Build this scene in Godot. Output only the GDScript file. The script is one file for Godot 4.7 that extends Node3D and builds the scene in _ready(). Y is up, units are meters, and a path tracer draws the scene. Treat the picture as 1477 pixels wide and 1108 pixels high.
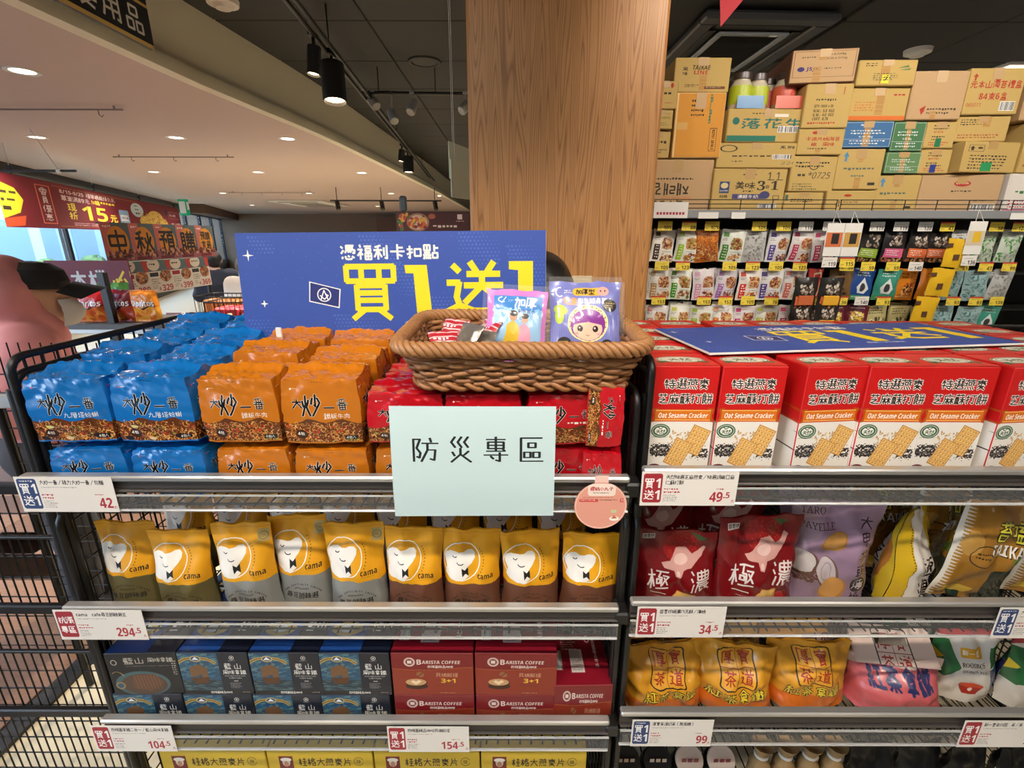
extends Node3D
# A supermarket corner: two wire promotion racks, a wood-clad column, a wall of snacks and cartons, an entrance hall with windows.

var rng := RandomNumberGenerator.new()
var used := {}
var M := {}
var noise := FastNoiseLite.new()

# ---------------------------------------------------------------- mesh builder
class MB:
	var v := PackedVector3Array()
	var n := PackedVector3Array()
	var u := PackedVector2Array()
	func tri(a, b, c, na, nb, nc, ua, ub, uc):
		if (b - a).cross(c - a).dot(na + nb + nc) > 0.0:
			v.append_array([a, c, b]); n.append_array([na, nc, nb]); u.append_array([ua, uc, ub])
		else:
			v.append_array([a, b, c]); n.append_array([na, nb, nc]); u.append_array([ua, ub, uc])
	func flat(a, b, c, nn):
		var z := Vector2.ZERO
		tri(a, b, c, nn, nn, nn, z, z, z)
	func quad(a, b, c, d, nn, r = null):   # a top left, b top right, c bottom right, d bottom left
		var r2: Rect2 = r if r != null else Rect2(0, 0, 0, 0)
		var ua := r2.position
		var uc := r2.end
		var ub := Vector2(uc.x, ua.y)
		var ud := Vector2(ua.x, uc.y)
		tri(a, b, c, nn, nn, nn, ua, ub, uc)
		tri(a, c, d, nn, nn, nn, ua, uc, ud)
	# bevelled box; faces: dictionary "f","k","l","r","t","b" -> Rect2 of the texture
	func box(c: Vector3, s: Vector3, bev := 0.0, faces := {}, plain := Rect2(0, 0, 0, 0)):
		var h := s * 0.5
		var e: float = min(bev, min(h.x, min(h.y, h.z)) * 0.9)
		var i := Vector3(h.x - e, h.y - e, h.z - e)
		var F := {"f": [Vector3(0, 0, 1), Vector3(1, 0, 0)], "k": [Vector3(0, 0, -1), Vector3(-1, 0, 0)], "l": [Vector3(-1, 0, 0), Vector3(0, 0, 1)], "r": [Vector3(1, 0, 0), Vector3(0, 0, -1)], "t": [Vector3(0, 1, 0), Vector3(1, 0, 0)], "b": [Vector3(0, -1, 0), Vector3(1, 0, 0)]}
		for k in F:
			var nn: Vector3 = F[k][0]
			var rt: Vector3 = F[k][1]
			var up := Vector3(0, 1, 0) if nn.y == 0.0 else Vector3(0, 0, -nn.y)
			var o: Vector3 = c + nn * (h * nn.abs()).length()
			var ex: Vector3 = rt * (i * rt.abs()).length()
			var ey: Vector3 = up * (i * up.abs()).length()
			quad(o - ex + ey, o + ex + ey, o + ex - ey, o - ex - ey, nn, faces.get(k, plain))
		if e <= 0.0:
			return
		var p := plain.position
		for ax in 3:
			var b1 := (ax + 1) % 3
			var b2 := (ax + 2) % 3
			for s1 in [-1.0, 1.0]:
				for s2 in [-1.0, 1.0]:
					var q := []
					for t in [-1.0, 1.0]:
						var a := Vector3.ZERO
						a[ax] = t * i[ax]; a[b1] = s1 * h[b1]; a[b2] = s2 * i[b2]
						var b := Vector3.ZERO
						b[ax] = t * i[ax]; b[b1] = s1 * i[b1]; b[b2] = s2 * h[b2]
						q.append(c + a); q.append(c + b)
					var nn := Vector3.ZERO
					nn[b1] = s1; nn[b2] = s2
					nn = nn.normalized()
					tri(q[0], q[1], q[3], nn, nn, nn, p, p, p)
					tri(q[0], q[3], q[2], nn, nn, nn, p, p, p)
		for sx in [-1.0, 1.0]:
			for sy in [-1.0, 1.0]:
				for sz in [-1.0, 1.0]:
					var nn := Vector3(sx, sy, sz).normalized()
					tri(c + Vector3(sx * h.x, sy * i.y, sz * i.z), c + Vector3(sx * i.x, sy * h.y, sz * i.z), c + Vector3(sx * i.x, sy * i.y, sz * h.z), nn, nn, nn, p, p, p)
	func tube(pts: Array, r: float, sides := 6, closed := false, caps := true):
		var m := pts.size()
		var rings := []
		var ref := Vector3(0, 1, 0)
		for k in m:
			var a: Vector3 = pts[(k - 1 + m) % m] if (k > 0 or closed) else pts[k]
			var b: Vector3 = pts[(k + 1) % m] if (k < m - 1 or closed) else pts[k]
			var d := (b - a).normalized()
			if absf(d.dot(ref)) > 0.95:
				ref = Vector3(1, 0, 0) if absf(d.x) < 0.9 else Vector3(0, 0, 1)
			var x := ref.cross(d).normalized()
			var y := d.cross(x).normalized()
			ref = y
			var ring := []
			for j in sides:
				var an := TAU * j / sides
				ring.append([pts[k] + (x * cos(an) + y * sin(an)) * r, x * cos(an) + y * sin(an)])
			rings.append(ring)
		var z := Vector2.ZERO
		for k in (m if closed else m - 1):
			var A: Array = rings[k]
			var B: Array = rings[(k + 1) % m]
			for j in sides:
				var j2 := (j + 1) % sides
				tri(A[j][0], A[j2][0], B[j2][0], A[j][1], A[j2][1], B[j2][1], z, z, z)
				tri(A[j][0], B[j2][0], B[j][0], A[j][1], B[j2][1], B[j][1], z, z, z)
		if caps and not closed:
			for e in [0, m - 1]:
				var nn: Vector3 = ((pts[0] - pts[1]) if e == 0 else (pts[m - 1] - pts[m - 2])).normalized()
				for j in range(1, sides - 1):
					tri(rings[e][0][0], rings[e][j][0], rings[e][j + 1][0], nn, nn, nn, z, z, z)
	func wire(a: Vector3, b: Vector3, r: float, sides := 4):
		tube([a, b], r, sides, false, false)
	func lathe(prof: Array, c: Vector3, axis := Vector3(0, 1, 0), sides := 20, uvr = null):   # prof: Vector2(radius, height)
		var x := axis.cross(Vector3(0, 0, 1) if absf(axis.z) < 0.9 else Vector3(1, 0, 0)).normalized()
		var y := axis.cross(x).normalized()
		for k in prof.size() - 1:
			var p: Vector2 = prof[k]
			var q: Vector2 = prof[k + 1]
			var sl := Vector2(q.y - p.y, p.x - q.x).normalized()
			for j in sides:
				var a0 := TAU * j / sides
				var a1 := TAU * (j + 1) / sides
				var r0 := x * cos(a0) + y * sin(a0)
				var r1 := x * cos(a1) + y * sin(a1)
				var n0 := r0 * sl.x + axis * sl.y
				var n1 := r1 * sl.x + axis * sl.y
				var P0 := c + r0 * p.x + axis * p.y
				var P1 := c + r1 * p.x + axis * p.y
				var Q0 := c + r0 * q.x + axis * q.y
				var Q1 := c + r1 * q.x + axis * q.y
				var u0 := Vector2.ZERO
				var u1 := Vector2.ZERO
				var w0 := Vector2.ZERO
				var w1 := Vector2.ZERO
				if uvr != null:
					u0 = Vector2(float(j) / sides, float(k) / (prof.size() - 1)); u1 = Vector2(float(j + 1) / sides, u0.y)
					w0 = Vector2(u0.x, float(k + 1) / (prof.size() - 1)); w1 = Vector2(u1.x, w0.y)
				if p.x > 1e-6:
					tri(P0, P1, Q1, n0, n1, n1, u0, u1, w1)
				if q.x > 1e-6:
					tri(P0, Q1, Q0, n0, n1, n0, u0, w1, w0)
	# rows of points with smooth normals; nn hints the outside
	func grid(P: Array, uv: Array, hint: Vector3, wrapc := false):
		var R := P.size()
		var C: int = P[0].size()
		var N := []
		for i in R:
			var row := []
			for j in C:
				var jl := (j - 1 + C) % C if wrapc else maxi(j - 1, 0)
				var jr := (j + 1) % C if wrapc else mini(j + 1, C - 1)
				var du: Vector3 = P[i][jr] - P[i][jl]
				var dv: Vector3 = P[mini(i + 1, R - 1)][j] - P[maxi(i - 1, 0)][j]
				var nn := du.cross(dv).normalized()
				row.append(nn)
			N.append(row)
		var s := 0.0
		for i in R:
			for j in C:
				s += N[i][j].dot(hint)
		var f := 1.0 if s >= 0.0 else -1.0
		for i in R - 1:
			for j in (C if wrapc else C - 1):
				var j2 := (j + 1) % C
				tri(P[i][j], P[i][j2], P[i + 1][j2], N[i][j] * f, N[i][j2] * f, N[i + 1][j2] * f, uv[i][j], uv[i][j2], uv[i + 1][j2])
				tri(P[i][j], P[i + 1][j2], P[i + 1][j], N[i][j] * f, N[i + 1][j2] * f, N[i + 1][j] * f, uv[i][j], uv[i + 1][j2], uv[i + 1][j])
	func done() -> ArrayMesh:
		var a := []
		a.resize(Mesh.ARRAY_MAX)
		a[Mesh.ARRAY_VERTEX] = v; a[Mesh.ARRAY_NORMAL] = n; a[Mesh.ARRAY_TEX_UV] = u
		var m := ArrayMesh.new()
		m.add_surface_from_arrays(Mesh.PRIMITIVE_TRIANGLES, a)
		return m

# ---------------------------------------------------------------- scene helpers
func numbered(called: String) -> String:
	var k: int = used.get(called, -1) + 1
	used[called] = k
	return called if k == 0 else "%s_%03d" % [called, k]

func thing(called, label, category, at = Vector3.ZERO, turn = 0.0, group = ""):
	var o := Node3D.new()
	o.name = numbered(called)
	add_child(o, true)
	o.position = at
	o.rotation.y = turn
	tag(o, label, category, group)
	return o

func tag(o, label, category = "", group = "", kind = ""):
	if label: o.set_meta("label", label)
	if category: o.set_meta("category", category)
	if group: o.set_meta("group", group)
	if kind: o.set_meta("kind", kind)
	return o

func part(called, mesh, mat, parent = self, at = Vector3.ZERO):
	var o := MeshInstance3D.new()
	o.name = numbered(called) if parent == self else called
	o.mesh = mesh.done() if mesh is MB else mesh
	o.material_override = mat
	o.position = at
	parent.add_child(o, true)
	return o

func solo(called, mesh, mat, label, category, at = Vector3.ZERO, group = ""):
	return tag(part(called, mesh, mat, self, at), label, category, group)

func struct(called, mesh, mat, label, category, parent = self):
	var o = part(called, mesh, mat, parent)
	if parent == self: tag(o, label, category, "", "structure")
	return o

func copy(o, at: Vector3, turn := 0.0, label := "", group := ""):
	var c = o.duplicate()
	c.name = numbered(String(o.name).rstrip("0123456789").trim_suffix("_"))
	add_child(c, true)
	c.position = at
	c.rotation = Vector3(0, turn, 0)
	if label: c.set_meta("label", label)
	if group: c.set_meta("group", group)
	return c

func rgb(r, g, b) -> Color:
	return Color(r / 255.0, g / 255.0, b / 255.0)

func mat(col: Color, rough := 0.6, metal := 0.0, tex = null) -> StandardMaterial3D:
	var m := StandardMaterial3D.new()
	m.albedo_color = col
	m.roughness = rough
	m.metallic = metal
	if tex: m.albedo_texture = ImageTexture.create_from_image(tex) if tex is Image else tex
	return m

func glow(col: Color, energy: float) -> StandardMaterial3D:
	var m := mat(Color(0.9, 0.9, 0.9), 0.5)
	m.emission_enabled = true
	m.emission = col
	m.emission_energy_multiplier = energy
	return m

func glass(col: Color, alpha: float) -> StandardMaterial3D:
	var m := mat(Color(col.r, col.g, col.b, alpha), 0.05)
	m.transparency = BaseMaterial3D.TRANSPARENCY_ALPHA
	return m

func bump(m: StandardMaterial3D, freq: float, size_m: float, depth_cm: float, seedv := 3):
	var fn := FastNoiseLite.new()
	fn.seed = seedv
	fn.frequency = freq
	fn.fractal_octaves = 4
	var t := NoiseTexture2D.new()
	t.width = 256; t.height = 256; t.seamless = true
	t.noise = fn
	m.heightmap_enabled = true
	m.heightmap_texture = t
	m.heightmap_scale = depth_cm
	m.uv1_triplanar = true
	m.uv1_scale = Vector3.ONE / size_m
	return m

# ---------------------------------------------------------------- drawing on images
func canvas(w: int, h: int, col: Color) -> Image:
	var im := Image.create(w, h, false, Image.FORMAT_RGB8)
	im.fill(col)
	return im

func poly(im: Image, pts: Array, col: Color):
	var cnt := pts.size()
	var y0 := 1e9
	var y1 := -1e9
	for p in pts:
		y0 = minf(y0, p.y); y1 = maxf(y1, p.y)
	for y in range(maxi(0, floori(y0)), mini(im.get_height() - 1, ceili(y1)) + 1):
		var yc := y + 0.5
		var xs := []
		for i in cnt:
			var a: Vector2 = pts[i]
			var b: Vector2 = pts[(i + 1) % cnt]
			if (a.y <= yc) != (b.y <= yc):
				xs.append(a.x + (yc - a.y) / (b.y - a.y) * (b.x - a.x))
		xs.sort()
		for k in range(0, xs.size() - 1, 2):
			var x0 := roundi(xs[k])
			var x1 := roundi(xs[k + 1])
			if x1 > x0:
				im.fill_rect(Rect2i(x0, y, x1 - x0, 1), col)

func rect(im: Image, x, y, w, h, col: Color):
	im.fill_rect(Rect2i(int(x), int(y), int(w), int(h)), col)

func rrect(im: Image, x: float, y: float, w: float, h: float, r: float, col: Color):
	var pts := []
	for q in 4:
		var cx: float = x + w - r if q < 2 else x + r
		var cy: float = y + h - r if q in [1, 2] else y + r
		for k in 5:
			var a := -PI / 2 + PI / 2 * q + PI / 8 * k
			pts.append(Vector2(cx + cos(a) * r, cy + sin(a) * r))
	poly(im, pts, col)

func disc(im: Image, x: float, y: float, rx: float, ry: float, col: Color, rot := 0.0, seg := 28):
	var pts := []
	for k in seg:
		var a := TAU * k / seg
		pts.append(Vector2(x, y) + Vector2(cos(a) * rx, sin(a) * ry).rotated(rot))
	poly(im, pts, col)

func line(im: Image, pts: Array, w: float, col: Color, round_caps := true):
	for i in pts.size() - 1:
		var a: Vector2 = pts[i]
		var b: Vector2 = pts[i + 1]
		var d := (b - a)
		if d.length() < 0.01: continue
		d = d.normalized()
		var s := Vector2(-d.y, d.x) * w * 0.5
		var e := d * w * 0.18
		poly(im, [a - e + s, b + e + s, b + e - s, a - e - s], col)
	if w >= 4.0 and round_caps:
		for p in pts:
			disc(im, p.x, p.y, w * 0.5, w * 0.5, col, 0.0, 8)

func arc(im: Image, x, y, rx, ry, a0, a1, w, col: Color):
	var pts := []
	for k in 25:
		var a: float = lerpf(a0, a1, k / 24.0)
		pts.append(Vector2(x + cos(a) * rx, y + sin(a) * ry))
	line(im, pts, w, col, false)

func glyph(im: Image, ch: String, x: float, y: float, w: float, h: float, sw: float, col: Color, caps := false):
	for st in G.get(ch, []):
		if st[0] is String:
			glyph(im, st[0], x + st[1] * w / 20.0, y + st[2] * h / 20.0, (st[3] - st[1]) * w / 20.0, (st[4] - st[2]) * h / 20.0, sw, col, caps)
		else:
			var pts := []
			for k in range(0, st.size(), 2):
				pts.append(Vector2(x + st[k] * w / 20.0, y + st[k + 1] * h / 20.0))
			line(im, pts, sw, col, caps)

# a row (or column) of characters: known glyphs by stroke, the rest by the Latin font
func han(im: Image, text: String, x: float, y: float, size: float, sw: float, col: Color, step := 1.08, vertical := false, squash := 1.0):
	var i := 0
	while i < text.length():
		var ch := text[i]
		i += 1
		if G.has(ch) or ch == " ":
			glyph(im, ch, x, y, size * squash, size, sw, col)
			if vertical: y += size * step
			else: x += size * step * squash
			continue
		var run := ch
		while i < text.length() and not G.has(text[i]) and text[i] != " ":
			run += text[i]
			i += 1
		var low := run == run.to_lower() and run != run.to_upper()
		var h := size * (0.62 if low and not "f" in run else 0.84)
		x += latin(im, run, x + size * 0.05, y + size * 0.92 - h, h, col, true) + size * 0.16

var lat := {}
func latin(im: Image, text: String, x: float, y: float, h: float, col: Color, bold := true, serif := false, width := 0.0, slant := 0.0) -> float:
	var key := text + str(bold) + str(serif)
	if not lat.has(key):
		var f := SystemFont.new()
		f.font_names = PackedStringArray(["Droid Serif" if serif else "Droid Sans"])
		f.font_weight = 700 if bold else 400
		var t := TextMesh.new()
		t.text = text
		t.font = f
		t.font_size = 64
		t.pixel_size = 1.0
		t.depth = 0.0
		t.curve_step = 4.0
		t.horizontal_alignment = HORIZONTAL_ALIGNMENT_LEFT
		t.vertical_alignment = VERTICAL_ALIGNMENT_TOP
		var arr := t.surface_get_arrays(0)
		var vs: PackedVector3Array = arr[Mesh.ARRAY_VERTEX]
		var ix: PackedInt32Array = arr[Mesh.ARRAY_INDEX]
		var lo := Vector2(1e9, 1e9)
		var hi := Vector2(-1e9, -1e9)
		for p in vs:
			lo = lo.min(Vector2(p.x, -p.y)); hi = hi.max(Vector2(p.x, -p.y))
		lat[key] = [vs, ix, lo, hi]
	var L: Array = lat[key]
	var lo2: Vector2 = L[2]
	var hi2: Vector2 = L[3]
	var s: float = h / maxf(hi2.y - lo2.y, 1.0)
	var sx: float = s if width <= 0.0 else width / (hi2.x - lo2.x)
	var vv: PackedVector3Array = L[0]
	var ii: PackedInt32Array = L[1]
	for k in range(0, ii.size(), 3):
		var tr := []
		for q in 3:
			var p: Vector3 = vv[ii[k + q]]
			var py: float = (-p.y - lo2.y) * s
			tr.append(Vector2(x + (p.x - lo2.x) * sx + slant * (h - py), y + py))
		poly(im, tr, col)
	return (hi2.x - lo2.x) * sx

# print too small to read: rows of short dashes
func small_print(im: Image, x: float, y: float, w: float, rows: int, gap: float, col: Color):
	for r in rows:
		var cx := x
		var end := x + w * rng.randf_range(0.7, 1.0)
		while cx < end:
			var l := rng.randf_range(gap * 0.3, gap * 0.8)
			rect(im, cx, y + r * gap, maxf(1, l), maxf(1, gap * rng.randf_range(0.25, 0.55)), col)
			cx += l + gap * 0.25

func bars(im: Image, x: int, y: int, w: int, h: int, col := Color.BLACK):
	rect(im, x - 2, y - 2, w + 4, h + 4, Color(0.95, 0.95, 0.93))
	var cx := x
	while cx < x + w:
		var l := rng.randi_range(1, 3)
		rect(im, cx, y, l, h, col)
		cx += l + rng.randi_range(1, 3)

# food photographs on packets: curls, flakes, nuts
func curls(im: Image, x0: float, y0: float, x1: float, y1: float, count: int, cols: Array, size: float, w: float):
	for k in count:
		var c := Vector2(rng.randf_range(x0, x1), rng.randf_range(y0, y1))
		var a := rng.randf() * TAU
		var r := size * rng.randf_range(0.5, 1.2)
		var pts := []
		for q in 6:
			pts.append(c + Vector2(cos(a + q * 0.6), sin(a + q * 0.6)) * r)
		line(im, pts, w * rng.randf_range(0.7, 1.3), cols[rng.randi() % cols.size()], false)

func blobs(im: Image, x0: float, y0: float, x1: float, y1: float, count: int, cols: Array, rx: float, ry: float):
	for k in count:
		disc(im, rng.randf_range(x0, x1), rng.randf_range(y0, y1), rx * rng.randf_range(0.6, 1.3), ry * rng.randf_range(0.6, 1.3), cols[rng.randi() % cols.size()], rng.randf() * PI, 9)

# ---------------------------------------------------------------- characters as strokes on a 20 x 20 field; a named entry places another character in a box
const G := {
	"口": [[2,3,18,3,18,17,2,17,2,3]], "日": [[3,1,17,1,17,19,3,19,3,1],[3,10,17,10]], "目": [[3,1,17,1,17,19,3,19,3,1],[3,7,17,7],[3,13,17,13]],
	"田": [[2,2,18,2,18,18,2,18,2,2],[2,10,18,10],[10,2,10,18]], "木": [[1,6,19,6],[10,1,10,19],[10,6,2,16],[10,6,18,16]], "禾": [[16,1,4,3],[1,7,19,7],[10,2,10,19],[10,7,2,16],[10,7,18,16]],
	"米": [[4,2,7,6],[16,2,13,6],[1,9,19,9],[10,1,10,19],[10,9,2,17],[10,9,18,17]], "火": [[3,6,5,11],[17,5,13,10],[10,1,10,9,2,19],[10,9,19,19]], "土": [[3,7,17,7],[10,1,10,18],[1,18,19,18]],
	"王": [[2,2,18,2],[3,10,17,10],[1,18,19,18],[10,2,10,18]], "金": [[10,0,1,8],[10,0,19,8],[5,8,15,8],[3,12,17,12],[10,8,10,18],[5,14,6,17],[15,14,14,17],[1,18,19,18]],
	"食": [[10,0,2,6],[10,0,18,6],[8,4,12,6],[4,7,16,7,16,13,4,13,4,7],[4,10,16,10],[4,13,4,19,10,16],[12,14,18,19]], "糸": [[11,0,5,5,14,5],[14,3,4,10,16,10],[10,10,10,19],[4,13,2,18],[15,13,18,18]],
	"氵": [[5,1,12,4],[3,7,10,10],[4,19,14,12]], "艹": [[1,10,19,10],[6,2,6,18],[14,2,14,18]], "辶": [[3,2,5,4],[1,8,5,8,4,13,5,16],[1,18,5,16,10,18,19,18]], "亻": [[14,1,2,10],[8,6,8,19]],
	"扌": [[2,6,18,6],[10,1,10,19,6,17],[2,13,18,10]], "阝": [[3,1,3,19],[3,1,16,1,9,8,16,12,14,16,9,15]], "月": [[4,1,17,1,17,18,14,17],[4,1,4,12,1,19],[4,7,17,7],[4,12,17,12]],
	"貝": [[4,1,16,1,16,14,4,14,4,1],[4,5,16,5],[4,9,16,9],[7,14,2,19],[13,14,18,19]], "頁": [[2,1,18,1],[10,1,9,4],[4,4,16,4,16,15,4,15,4,4],[4,8,16,8],[4,11,16,11],[7,15,2,19],[13,15,18,19]],
	"隹": [[7,0,2,9],[5,6,5,19],[12,1,13,4],[5,5,18,5],[5,9,17,9],[5,13,17,13],[5,18,19,18],[12,5,12,18]], "又": [[3,3,16,3,3,19],[4,6,18,19]], "女": [[8,1,5,12,16,18],[14,7,3,19],[1,7,19,7]],
	"心": [[2,9,1,15],[6,7,7,15,10,17,15,16,15,13],[10,5,12,9],[16,7,19,12]], "灬": [[3,3,1,17],[7,4,8,16],[12,4,14,16],[16,3,19,16]], "力": [[2,6,17,6,16,17,13,19],[9,1,9,8,2,19]],
	"大": [[1,7,19,7],[10,1,10,8,2,19],[10,8,19,19]], "小": [[10,1,10,18,7,16],[4,7,1,14],[15,7,19,14]], "山": [[10,1,10,17],[2,7,2,18,18,18],[18,7,18,18]], "一": [[1,10,19,10]], "二": [[3,4,17,4],[1,16,19,16]],
	"示": [[9,0,11,3],[3,6,16,6,2,14],[10,10,10,19],[12,10,17,13]], "豆": [[2,2,18,2],[5,6,15,6,15,11,5,11,5,6],[6,13,7,17],[14,13,13,17],[1,18,19,18]], "虫": [[3,5,17,5,17,11,3,11,3,5],[10,1,10,17],[2,17,17,16],[14,13,18,19]],
	"少": [[10,1,10,11,8,10],[5,4,2,9],[14,4,18,8],[17,9,4,19]], "炒": [["火",0,1,9,20],["少",9,0,20,20]], "番": [[15,1,4,3],[6,4,7,7],[14,4,13,7],[2,8,18,8],[10,2,10,11],[10,8,2,12],[10,8,18,12],["田",4,11,16,20]],
	"九": [[2,7,13,7,13,17,18,18,19,14],[8,1,7,9,1,19]], "曾": [[6,0,8,3],[14,0,12,3],[3,4,17,4,17,10,3,10,3,4],[10,4,10,10],["日",4,11,16,20]], "層": [[3,2,17,2,17,6,3,6],[3,2,3,10,1,19],["曾",5,6,20,20]],
	"合": [[10,1,1,9],[10,1,19,9],[6,9,14,9],[5,12,15,12,15,19,5,19,5,12]], "塔": [["土",0,1,7,19],["艹",7,0,20,5],["合",7,5,20,20]], "蛤": [["虫",0,1,8,19],["合",8,1,20,19]],
	"利": [["禾",0,0,12,20],[14,4,14,14],[18,1,18,18,15,17]], "蜊": [["虫",0,1,7,19],["利",7,0,20,20]], "鐵": [["金",0,0,8,20],[9,4,16,4],[12,1,12,7],[9,7,20,7],["口",9,8,14,12],["王",9,13,15,19],[16,1,19,19,20,16],[19,9,15,17],[18,2,19,4]],
	"板": [["木",0,0,8,20],[19,2,9,3],[10,3,10,10,8,19],[11,8,18,8,10,19],[11,9,19,19]], "牛": [[6,2,2,9],[4,6,17,6],[1,12,19,12],[10,1,10,19]], "肉": [[2,5,18,5,18,18,15,17],[2,5,2,19],[10,1,10,6,5,11],[10,6,15,10],[10,11,5,17],[10,11,15,16]],
	"包": [[6,1,1,9],[4,4,17,4,17,13,14,13],[4,8,12,8,12,13,4,13],[4,8,4,17,6,18,18,18,18,15]], "入": [[8,2,11,5,19,19],[10,5,1,19]], "特": [["牛",0,1,8,19],[9,5,19,5],[14,1,14,9],[8,9,20,9],[8,13,20,13],[16,9,16,18,13,17],[10,15,12,17]],
	"選": [["辶",0,0,20,20],[7,1,11,1,11,4,8,4,8,6,11,6],[14,1,18,1,18,4,15,4,15,6,18,6],[7,9,19,9],[10,7,10,12],[16,7,16,12],[6,12,20,12],[10,13,7,16],[16,13,19,16]],
	"燕": [[1,3,19,3],[6,1,6,5],[14,1,14,5],["口",7,5,13,12],[4,6,4,12],[1,8,5,8],[1,12,5,11],[16,5,16,11,19,11],[19,6,15,9],["灬",1,14,19,20]],
	"麥": [[2,4,18,4],[10,0,10,12],[5,5,3,8],[6,6,8,8],[14,5,12,8],[15,6,17,8],[10,5,3,11],[10,5,18,11],[8,11,4,15],[7,13,15,13,4,19],[8,14,17,19]],
	"芝": [["艹",1,0,19,7],[10,7,11,9],[4,11,15,11,5,17],[3,16,8,18,19,18]], "麻": [[10,0,11,3],[2,4,19,4],[3,4,3,12,1,19],["木",4,6,12,20],["木",11,6,20,20]], "魚": [[7,0,3,5],[6,2,14,2,12,5],[4,5,16,5,16,13,4,13,4,5],[4,9,16,9],[10,5,10,13],["灬",1,14,19,20]],
	"蘇": [["艹",1,0,19,5],["魚",0,5,10,20],["禾",10,5,20,20]], "打": [["扌",0,1,8,19],[9,3,20,3],[15,3,15,18,11,16]], "餅": [["食",0,0,9,20],[11,1,12,4],[18,1,17,4],[10,6,20,6],[9,12,20,12],[13,6,13,13,10,19],[17,6,17,19]],
	"奶": [["女",0,1,9,19],[10,2,18,2,16,8,20,8,19,17,16,18],[13,2,12,10,9,19]], "素": [[2,3,18,3],[4,6,16,6],[1,9,19,9],[10,1,10,9],["糸",3,8,17,20]], "天": [[3,3,17,3],[1,9,19,9],[10,3,10,9,2,19],[10,9,19,19]],
	"然": [[5,0,1,8],[4,3,9,3,2,13],[4,6,7,8],[12,4,20,4],[16,1,16,6,10,13],[16,6,20,13],[18,1,19,2],["灬",1,14,19,20]], "馬": [[4,1,17,1],[4,1,4,11],[4,11,19,11,18,18,15,17],[10,1,10,11],[4,4,16,4],[4,8,16,8],[3,13,2,17],[7,13,8,16],[11,13,12,16]],
	"憑": [[1,2,3,4],[1,11,4,7],["馬",5,0,20,12],["心",1,12,19,20]], "福": [["示",0,0,9,20],[10,2,19,2],["口",11,4,19,9],["田",10,10,20,20]], "卡": [[10,0,10,8],[10,4,17,4],[1,9,19,9],[10,9,10,19],[11,13,16,15]],
	"扣": [["扌",0,1,9,19],["口",10,4,20,17]], "黑": [[3,1,17,1,17,8,3,8,3,1],[10,1,10,14],[3,11,17,11],[1,14,19,14],["灬",1,15,19,20]], "點": [["黑",0,0,11,20],[15,1,15,9],[15,5,20,5],["口",12,10,20,19]],
	"買": [[2,1,18,1,18,6,2,6,2,1],[7,1,7,6],[13,1,13,6],["貝",2,7,18,20]], "送": [["辶",0,0,20,20],[9,1,11,4],[17,1,15,4],[8,5,19,5],[7,9,20,9],[13,5,13,9,7,15],[13,9,20,15]], "友": [[2,5,18,5],[9,1,8,7,1,19],[7,10,15,10,4,19],[7,11,18,19]],
	"防": [["阝",0,1,8,20],[14,1,15,4],[8,5,20,5],[12,5,12,10,7,19],[12,10,18,10,17,18,14,17]], "災": [[6,0,3,4,6,8],[11,0,8,4,11,8],[16,0,13,4,16,8],["火",1,8,19,20]],
	"專": [[3,2,17,2],[10,0,10,11],[4,4,16,4,16,9,4,9,4,4],[4,6.5,16,6.5],[3,11,17,11],[15,9,17,11],[1,14,19,14],[13,12,13,19,10,18],[6,15,8,17]], "區": [[18,1,2,1,2,19,19,19],["口",7,4,14,9],["口",4,11,10,17],["口",11,11,17,17]],
	"維": [["糸",0,0,9,20],["隹",9,0,20,20]], "面": [[1,2,19,2],[10,2,8,6],[2,6,18,6,18,19,2,19,2,6],[7,6,7,19],[13,6,13,19],[7,10,13,10],[7,14,13,14]], "麵": [["麥",0,0,10,20],["面",10,1,20,20]],
	"抗": [["扌",0,1,8,19],[14,0,15,3],[8,5,20,5],[11,9,11,14,8,19],[11,9,17,9,17,18,20,18,20,15]], "漲": [["氵",0,0,5,20],[6,2,10,2,10,6,6,6,6,10,10,10,10,18,8,17],[12,1,12,18,15,16],[12,2,19,2],[12,5,18,5],[12,8,18,8],[11,11,20,11],[15,11,20,19]],
	"工": [[3,3,17,3],[10,3,10,17],[1,17,19,17]], "尋": [[4,1,16,1,16,7,4,7],[4,4,16,4],["工",1,8,9,13],["口",11,8,18,12],[1,14,19,14],[14,13,14,19,11,18],[6,15,8,18]],
	"師": [[5,0,4,3],[2,3,8,3,8,9,2,9],[2,3,2,19],[2,12,8,12,8,19,2,19],[10,2,20,2],[15,2,15,20],[11,6,11,16],[11,6,19,6,19,16,17,15]], "精": [["米",0,0,9,20],[10,3,19,3],[11,6,18,6],[9,9,20,9],[14,1,14,9],["月",10,10,19,20]],
	"西": [[1,3,19,3],[3,7,17,7,17,18,3,18,3,7],[8,3,8,9,5,13],[12,3,12,12,16,12]], "牙": [[2,2,18,2],[5,2,3,9,18,9],[13,2,13,18,10,17],[12,9,2,18]], "雅": [["牙",0,1,9,19],["隹",9,0,20,20]],
	"圖": [[1,1,19,1,19,19,1,19,1,1],["口",7,3,13,6],[4,8,16,8],[10,6,10,9],[5,10,15,10,15,17,5,17,5,10],["口",8,12,12,15]], "手": [[15,1,5,3],[3,7,17,7],[1,11,19,11],[10,2,10,18,7,17]], "拿": [["合",2,0,18,11],["手",3,10,17,20]],
	"皿": [[3,4,17,4,17,17],[3,4,3,17],[8,4,8,17],[13,4,13,17],[1,18,19,18]], "藍": [["艹",1,0,19,5],[2,6,9,6],[2,6,2,13],[2,9,8,9,8,11,2,11],[2,13,9,13],[13,5,11,9],[12,7,19,7],[13,10,17,11],["皿",1,14,19,20]],
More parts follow.
